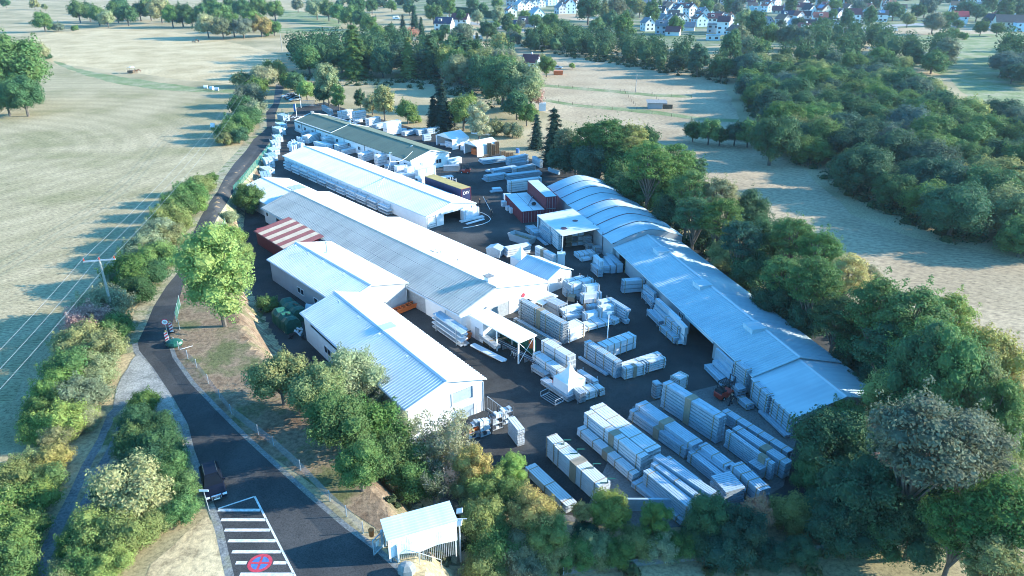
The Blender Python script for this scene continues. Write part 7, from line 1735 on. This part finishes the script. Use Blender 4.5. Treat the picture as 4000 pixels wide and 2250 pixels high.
WN=dict(h_white='white',h_cream='cream',h_blue_lit='blue-lit white',h_grey='grey'); RN=dict(r_red='red',r_orange='orange',r_maroon='maroon',r_brown='brown',r_black='black',r_grey='grey',r_pale='pale grey',r_navy='navy',r_brightred='bright red',r_teal='teal')
wh,bl,gr,cr='h_white','h_blue_lit','h_grey','h_cream'
HL=[(1737,118,78,'H',wh,'r_navy','front house of the pair at the top centre',2),(1800,100,74,'H',wh,'r_maroon','behind the front house of the pair at the top centre',2),
(1995,62,42,'V',wh,'r_red','with solar panel at the far end of the long clipped hedge',2),(1936,55,34,'H',cr,'r_maroon','low, beside the brown garden shed',1),(2030,38,40,'V',wh,'r_pale','first of the grey row at the top',2),(2063,34,36,'V',wh,'r_grey','second of the grey row at the top',2),(2090,28,34,'V',wh,'r_grey','third of the grey row at the top',2),(2112,24,30,'V',wh,'r_pale','fourth of the grey row at the top',2),
(2148,16,44,'V',bl,'r_red','tall, above the grey row',3),(2184,12,36,'V',wh,'r_navy','beside the tall one at the top edge',2),(2095,75,54,'V',bl,'r_pale','alone behind the drooping willow',2),(2062,100,84,'H',gr,'r_brown','long low, half hidden by trees',1),(1998,108,48,'H',gr,'r_navy','low roof amid tree crowns',1),(2188,50,34,'V',gr,'r_grey','steep, left of the balcony house',2),
(2222,48,56,'V',bl,'r_red','with white balconies',3),(2254,36,42,'V',wh,'r_brightred','right behind the balcony house',3),(2288,24,44,'V',gr,'r_pale','low gabled, upper middle',1),(2318,14,38,'H',wh,'r_grey','tall white block at the top edge',3),
(2580,50,40,'V',wh,'r_navy','small white gable, left end of the village core',1),(2616,48,46,'V',bl,'r_orange','blue-lit gable with orange roof',2),(2648,55,46,'V',bl,'r_navy','blue-lit gable right of the orange-roofed one',2),(2672,48,34,'V',wh,'r_red','in the back of the village core',2),(2694,68,46,'V',wh,'r_maroon','three-storey white with balconies',3),(2575,62,50,'H',wh,'r_black','long, left in the second row',2),
(2548,96,50,'H',wh,'r_black','low front left in the village core',1),(2588,98,38,'V',wh,'r_grey','narrow white gable, first of four',2),(2612,100,34,'V',wh,'r_grey','narrow white gable, second of four',2),(2635,102,36,'V',wh,'r_brown','narrow white gable, third of four',2),(2660,98,36,'V',wh,'r_brown','narrow white gable, fourth of four',2),(2582,128,52,'H',gr,'r_grey','behind the round tree tops at the wood edge',2),(2628,134,62,'H',wh,'r_maroon','large reddish roof nearest the dark wood',1),(2528,116,36,'V',wh,'r_grey','half hidden at the wood edge, far left',2),
(2742,72,48,'V',wh,'r_grey','white gable beside the three-storey one',2),(2730,98,54,'V',bl,'r_brown','blue-lit gable with light brown roof',2),(2788,96,60,'H',wh,'r_maroon','white two-storey with dark red roof, middle',2),(2768,52,40,'V',bl,'r_brown','behind, small brown-roofed',1),(2740,50,44,'H',wh,'r_orange','long orange-roofed at the back',1),(2785,124,50,'H',gr,'r_navy','dark roofed before the flat one',2),(2784,152,58,'H',wh,'r_pale','flat roofed low building at the tree edge',1),
(2940,62,52,'H',wh,'r_teal','teal pyramid-like roof standing alone',2),(2996,42,42,'V',bl,'r_red','small gable at the back, right of the teal one',2),(2808,88,36,'V',wh,'r_brown','pinkish roof at the left of the spruce',2),(2842,96,44,'V',wh,'r_orange','long bright orange slope',2),(2822,130,52,'H',wh,'r_maroon','behind the dark spruce, with balcony',3),(2868,152,52,'V',bl,'r_brown','nearest brown roof at the tree edge',2),(2992,96,50,'V',gr,'r_grey','dark grey slopes amid trees',1),(2962,78,48,'H',wh,'r_maroon','low, below the teal one',1),
(3040,48,58,'H',cr,'r_maroon','long dark red roof in the back row',1),(3078,48,46,'V',wh,'r_red','steep gable in the back row',2),(3072,82,54,'H',wh,'r_navy','dark roof with bright white gable',2),(3118,46,52,'H',cr,'r_maroon','wide maroon roof, back row',2),(3150,50,44,'V',cr,'r_maroon','maroon gable right of the wide maroon one',2),(3112,84,42,'V',wh,'r_red','red roofed in the middle row',2),(3142,84,42,'H',gr,'r_black','black roofed in the middle row',2),(3156,124,58,'H',bl,'r_black','big black roof with skylights',2),(3106,118,44,'V',bl,'r_pale','arched windows, left of the big black roof',2),(3134,142,50,'V',wh,'r_red','red hipped roof before the big black roof',2),
(3198,92,62,'H',wh,'r_red','dark red roofed, long front',2),(3208,60,66,'V',cr,'r_red','broad beige gable with glass panels',2),(3226,42,48,'H',cr,'r_maroon','maroon roof behind the beige gable',2),(3246,98,56,'H',wh,'r_black','black roofed bungalow',1),(3212,118,52,'H',bl,'r_red','long low red roof',1),(3268,118,60,'H',wh,'r_pale','white low building beside the depot roof',1),(3264,74,40,'V',wh,'r_navy','navy roof between red ones',2),(3320,96,72,'H',wh,'r_maroon','large white with dark red roof, easily the brightest',3),(3302,52,40,'V',wh,'r_brown','tall white gable behind the large one',2),(3336,58,46,'H',wh,'r_red','reddish slope behind the large one',1),(3352,38,36,'V',wh,'r_pale','small pale gable at the back',1),(3340,124,150,'H',gr,'r_pale','long flat grey depot roof',1),(3392,74,46,'V',bl,'r_pale','pale gable right of the large white one',2),
(3062,150,34,'V',cr,'r_brown','small beige one among trees',1),(3222,164,48,'H',gr,'r_red','low red roof behind tree tops',1),(3436,80,56,'H',wh,'r_brown','with dark solar row',2),(3466,30,56,'H',cr,'r_orange','wide reddish roof, far right part',2),(3616,28,34,'V',wh,'r_red','single red and white one amid distant trees',2),(3740,88,66,'H',wh,'r_brightred','bright red roof before the valley meadow',2),(3712,84,36,'H',gr,'r_grey','dark grey block left of the bright red roof',2),(3868,104,56,'V',bl,'r_black','dark roofed barn at the far right',2),(3935,112,120,'H',cr,'r_brown','very long brown roof at the far right',2),(3906,82,52,'V',wh,'r_red','red-brown gable behind the long brown roof',2),(3958,88,58,'H',bl,'r_pale','white modern block behind the long brown roof',2),(3986,118,60,'H',bl,'r_navy','blue-lit block at the right edge',2),(3808,14,80,'H',wh,'r_pale','white industrial block at the top right',2),(3866,8,60,'H',wh,'r_pale','second white industrial block at the top right',2),
(1848,24,26,'V',cr,'r_brown','small brown garden shed near the top',1),(1890,52,26,'V',cr,'r_brown','tiny brown garden house behind the clipped hedge',1),(2600,16,30,'H',cr,'r_brown','tiny hut among the far trees',1)]
for i,(u,v,wp,o,wa,ro,ds,s_) in enumerate(HL):
    flat=('flat' in ds or 'block' in ds); small=('garden' in ds or 'hut' in ds)
    lab=f"{WN[wa]} {'shed' if small else 'house'}, {RN[ro]} roof, {ds}"
    house(u,v+4,wp,o,wa,ro,lab,s_,solar=('solar' in ds or 'glass' in ds),flat=flat,name='garden_shed' if small else 'house',cat='shed' if small else 'house',L=4.5 if small else None,W=3.5 if small else None)
used=[(u,v) for u,v,*_ in HL]; hr_=random.Random(31); kk_=0
for (u0,v0,u1,v1,n_) in ((2480,2,3420,60,30),(3040,60,3420,120,8),(2520,60,2860,150,8),(2000,2,2340,40,8),(3430,20,3990,100,8)):
    for _ in range(n_*4):
        if n_<=0: break
        u=hr_.uniform(u0,u1); v=hr_.uniform(v0,v1); sp=26+v*.12
        if any(abs(u-a)<sp*1.25 and abs(v-c)<sp*.36 for a,c in used): continue
        used.append((u,v)); n_-=1; ro=hr_.choice(['r_maroon','r_red','r_brown','r_grey','r_grey','r_black','r_orange','r_brown']); wa=hr_.choice([wh,wh,cr,gr,bl])
        house(u,v,hr_.uniform(30,44)*(1+v/300),hr_.choice('HHV'),wa,ro,f"{WN[wa]} village house with {RN[ro]} roof, {nth(kk_)} of the small ones between the larger houses",hr_.choice([1,2,2])); kk_+=1
# barn with red roof beside the paddock
house(2075,262,70,'H',bl,'r_maroon','low barn with maroon roof behind the pinkish trees',1,name='barn',cat='barn')
p=G(2180,292); b=MB(); b.prism([(-2,0),(2,0),(2.2,1.8),(-2.2,1.8)],-1,1); o=b.build('rusty_skip','orange'); o.location=p; tag(o,'rusty orange skip beside the maroon-roofed barn','skip')
p=G(2118,432); b=MB(); b.box(-1.2,1.2,-.8,.8,0,2.6); b.box(-1.3,1.3,-.9,.9,2.6,2.7); o=b.build('white_tank','film'); o.location=p; tag(o,'white box tank between tree trunks above the dark spruces','tank')
# clipped hedge
hd=[Vector((*P(1728,47),0)),Vector((*P(1835,56),0)),Vector((*P(1935,74),0))]
b=MB()
rr=random.Random(5)
for a_,c_ in zip(hd,hd[1:]):
    n=int((c_-a_).length/1.2); t_=(c_-a_).normalized(); nn=Vector((-t_.y,t_.x,0))*1.3
    for k in range(n):
        p0=a_.lerp(c_,k/n); p1=a_.lerp(c_,(k+1)/n); h0=5.2+rr.uniform(-.2,.2)
        q=[p0-nn,p1-nn,p1+nn,p0+nn]; up_=Vector((0,0,h0)); b.quad(*[x_+up_ for x_ in q]); b.quad(q[0],q[1],q[1]+up_,q[0]+up_); b.quad(q[2],q[3],q[3]+up_,q[2]+up_)
        leafcards(b,rr,(p0.x,p0.y,h0-.5),.9,1.3,1,40,.35)
o=b.build('clipped_hedge','leaf'); o.color=(.03,.07,.03,1); tag(o,'long tall clipped hedge behind the two houses at the top centre','hedge')
# campers and vans
for i,(u,v) in enumerate(((3440,124),(3456,122),(3472,126),(3488,122),(3402,128),(3928,304),(1868,156),(1548,76),(3660,86),(3675,88),(3830,118),(2178,268),(3345,142),(3362,140))):
    x,y=P(u,v,0); lab={5:'white car parked alone before the dark clump on the right meadow',6:'white van between trees right of the top centre house',7:'white trailer on the far field',11:'white car beside the maroon-roofed barn'}.get(i)
    if i in (5,8,9,10,11): o=car((x,y,0),R(rnd.uniform(-30,20)),lab or f'pale car parked near the bright red roof, {["left","middle","right"][i-8]} one','car_silver',detail=False)
    else:
        r=empty('camper_van',(x,y,0),R(rnd.uniform(-40,40)),lab or f'white camper on the depot parking, {nth(i if i<5 else i-7)} in the row','camper',None); b=MB(); b.prism([(-2.8,.5),(2.8,.5),(2.9,1.3),(2.2,1.9),(2.2,2.9),(-2.8,2.9)],-1.1,1.1); b.build('body','h_white',r)
        b=MB(); b.box(-1.5,1,-1.13,-1.11,1.5,2.1); b.build('window','glass',r)
        for xx in (-1.8,1.8):
            for yy in (-1.05,1.05): b=MB(); b.bar((xx,yy-.1,.35),(xx,yy+.1,.35),.35,n=8); b.build('wheel','rubber',r)
# trees among the houses
vt=[(1030,20,14),(1130,15,16),(1160,42,12),(1190,10,16),(1215,22,12),(1250,8,14),(1275,60,14),(1295,78,16),(1310,62,12),(1345,52,16),(1320,40,12),(1385,52,18),(1410,68,20),(1440,84,20),(1390,84,22),(1480,20,30),(1520,28,26),(1550,20,24),(1590,12,22),(1535,52,22),(1500,66,18),(1570,68,24),(1610,20,18),(1640,32,18),(1660,8,14),(1580,40,14),(1740,10,16),(1780,14,16),(1810,24,14),(1840,12,18),(1870,50,22),(1855,22,16),(1895,40,14),(1920,45,12),(1900,70,26),(1935,88,24),(1980,90,26),(1965,60,10),(2010,60,16),(1990,14,14),(2040,90,26),(2070,62,20),(2095,40,10),(2100,15,18),(2130,50,16),(2160,20,16),(2190,40,16),(2250,26,20),(2285,48,16),(2310,28,16),(2330,16,20),(2350,56,22),(2390,44,16),(2430,22,22),(2460,30,18),(2490,8,18),(2500,48,12),(2530,24,20),(2560,18,20),(2545,50,14),(2480,56,10),(1700,62,18),(1860,96,26),(1880,120,26),(1840,118,24),(1910,118,24),(2020,96,24)]
for i,(u,v,r_) in enumerate(vt):
    cl=rnd.choice(['dark','mid','olive','mid','blue','dark','grey']); kd=rnd.choice(['broad','oak','broad','tall','broad'])
    if i in (16,24): kd='conifer'; r_*=.6
    x_=['a house gable','the village street','two roofs','a garden','a bright roof'][i%5]
    TF(u,v,r_*1.15,kd,cl,f'{WORD[cl]} village tree, {nth(i)} from the left-hand end of the village',None,name='garden_tree')
# distant woodland beyond the village: one mass nobody could count
def far_mass():
    rr=random.Random(77); b=MB(); regs=[((1000,-70),(4000,-5),260),((2700,-30),(4000,30),120),((1250,0),(1700,40),22),((0,-90),(1200,-25),70)]
    sp=[]
    for (u0,v0),(u1,v1),n in regs:
        for _ in range(n):
            u=rr.uniform(u0,u1); v=rr.uniform(v0,v1); x,y=P(u,v,0)
            if y>2400: continue
            s_=rr.uniform(4.5,8)*(1 if y<1100 else 1.5); 
            if any(abs(x-a)<s_ and abs(y-c_)<s_ for a,c_ in sp): continue
            sp.append((x,y)); core(b,rr,(x,y,s_*.7),s_*.8,1.0)
            for k in range(4):
                t=rr.uniform(0,6.28); c=(x+math.cos(t)*s_*.55,y+math.sin(t)*s_*.55,s_*rr.uniform(.6,1.4)); leafcards(b,rr,c,s_*.5,s_*.5,s_*.5,70,s_*.12)
    o=b.build('distant_woodland','leaf'); o.color=(.045,.085,.045,1); tag(o,'distant dark woodland on the skyline beyond the village',None,None,'stuff')
far_mass()
# low undergrowth under the woods: one mass each
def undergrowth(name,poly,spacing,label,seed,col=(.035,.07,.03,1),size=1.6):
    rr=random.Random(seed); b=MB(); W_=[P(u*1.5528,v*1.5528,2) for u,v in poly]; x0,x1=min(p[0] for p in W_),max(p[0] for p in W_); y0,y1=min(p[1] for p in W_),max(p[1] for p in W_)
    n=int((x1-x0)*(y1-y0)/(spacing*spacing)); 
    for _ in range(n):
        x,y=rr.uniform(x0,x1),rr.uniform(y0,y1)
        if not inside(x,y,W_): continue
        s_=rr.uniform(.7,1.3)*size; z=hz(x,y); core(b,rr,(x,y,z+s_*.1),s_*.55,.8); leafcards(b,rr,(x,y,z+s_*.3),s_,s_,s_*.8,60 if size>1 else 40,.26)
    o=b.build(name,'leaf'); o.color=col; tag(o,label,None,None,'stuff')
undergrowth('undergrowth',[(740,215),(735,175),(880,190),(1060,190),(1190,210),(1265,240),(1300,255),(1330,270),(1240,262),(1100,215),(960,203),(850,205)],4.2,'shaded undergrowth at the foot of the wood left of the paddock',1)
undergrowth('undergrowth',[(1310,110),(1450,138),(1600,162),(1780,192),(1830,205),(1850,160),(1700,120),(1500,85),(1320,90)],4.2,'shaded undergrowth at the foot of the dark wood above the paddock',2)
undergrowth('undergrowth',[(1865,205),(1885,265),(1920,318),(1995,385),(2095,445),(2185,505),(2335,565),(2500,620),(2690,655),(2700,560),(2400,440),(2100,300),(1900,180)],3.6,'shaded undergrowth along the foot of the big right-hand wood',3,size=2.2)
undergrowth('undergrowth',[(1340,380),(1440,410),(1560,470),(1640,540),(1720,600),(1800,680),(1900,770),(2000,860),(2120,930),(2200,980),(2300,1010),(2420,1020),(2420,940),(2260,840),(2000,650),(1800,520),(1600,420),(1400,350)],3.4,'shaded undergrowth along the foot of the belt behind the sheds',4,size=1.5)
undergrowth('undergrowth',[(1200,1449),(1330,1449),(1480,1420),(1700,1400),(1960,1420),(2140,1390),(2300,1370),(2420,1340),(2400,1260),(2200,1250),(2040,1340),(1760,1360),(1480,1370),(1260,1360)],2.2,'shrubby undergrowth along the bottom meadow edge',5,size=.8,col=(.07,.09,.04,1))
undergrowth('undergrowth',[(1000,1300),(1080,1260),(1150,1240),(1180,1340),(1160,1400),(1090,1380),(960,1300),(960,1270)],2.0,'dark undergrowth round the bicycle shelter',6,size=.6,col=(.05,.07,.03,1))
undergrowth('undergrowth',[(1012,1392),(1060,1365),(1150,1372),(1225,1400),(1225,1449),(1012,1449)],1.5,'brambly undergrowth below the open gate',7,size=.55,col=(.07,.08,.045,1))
# ------------------------------------------------------------------ haze
hzm=bpy.data.materials.new('haze'); hzm.use_nodes=True; n=hzm.node_tree; n.nodes.remove(n.nodes["Principled BSDF"]); pv=n.nodes.new("ShaderNodeVolumePrincipled"); pv.inputs["Color"].default_value=(.62,.82,1,1); pv.inputs["Density"].default_value=HAZE; pv.inputs["Anisotropy"].default_value=0.3
n.links.new(pv.outputs[0],n.nodes["Material Output"].inputs["Volume"])
b=MB(); b.box(-3200,3200,-400,3600,-1.5,CAMH+6); M['haze']=hzm
o=b.build('haze','haze'); tag(o,'thin blue haze over the whole valley',None,None,'stuff')
print('objects',len(bpy.data.objects),'leafy',sum(len(m_.polygons) for m_ in bpy.data.meshes))

cnt={}
for o in bpy.data.objects:
    if o.parent is None: k=o.name.split('.')[0]; cnt[k]=cnt.get(k,0)+1
print(sorted(cnt.items(),key=lambda t:-t[1])[:12])

for o in bpy.data.objects:
    if o.parent is None and 'label' in o and len(o['label'].replace('-',' ').split())>16: print('LONG',o.name,o['label'])
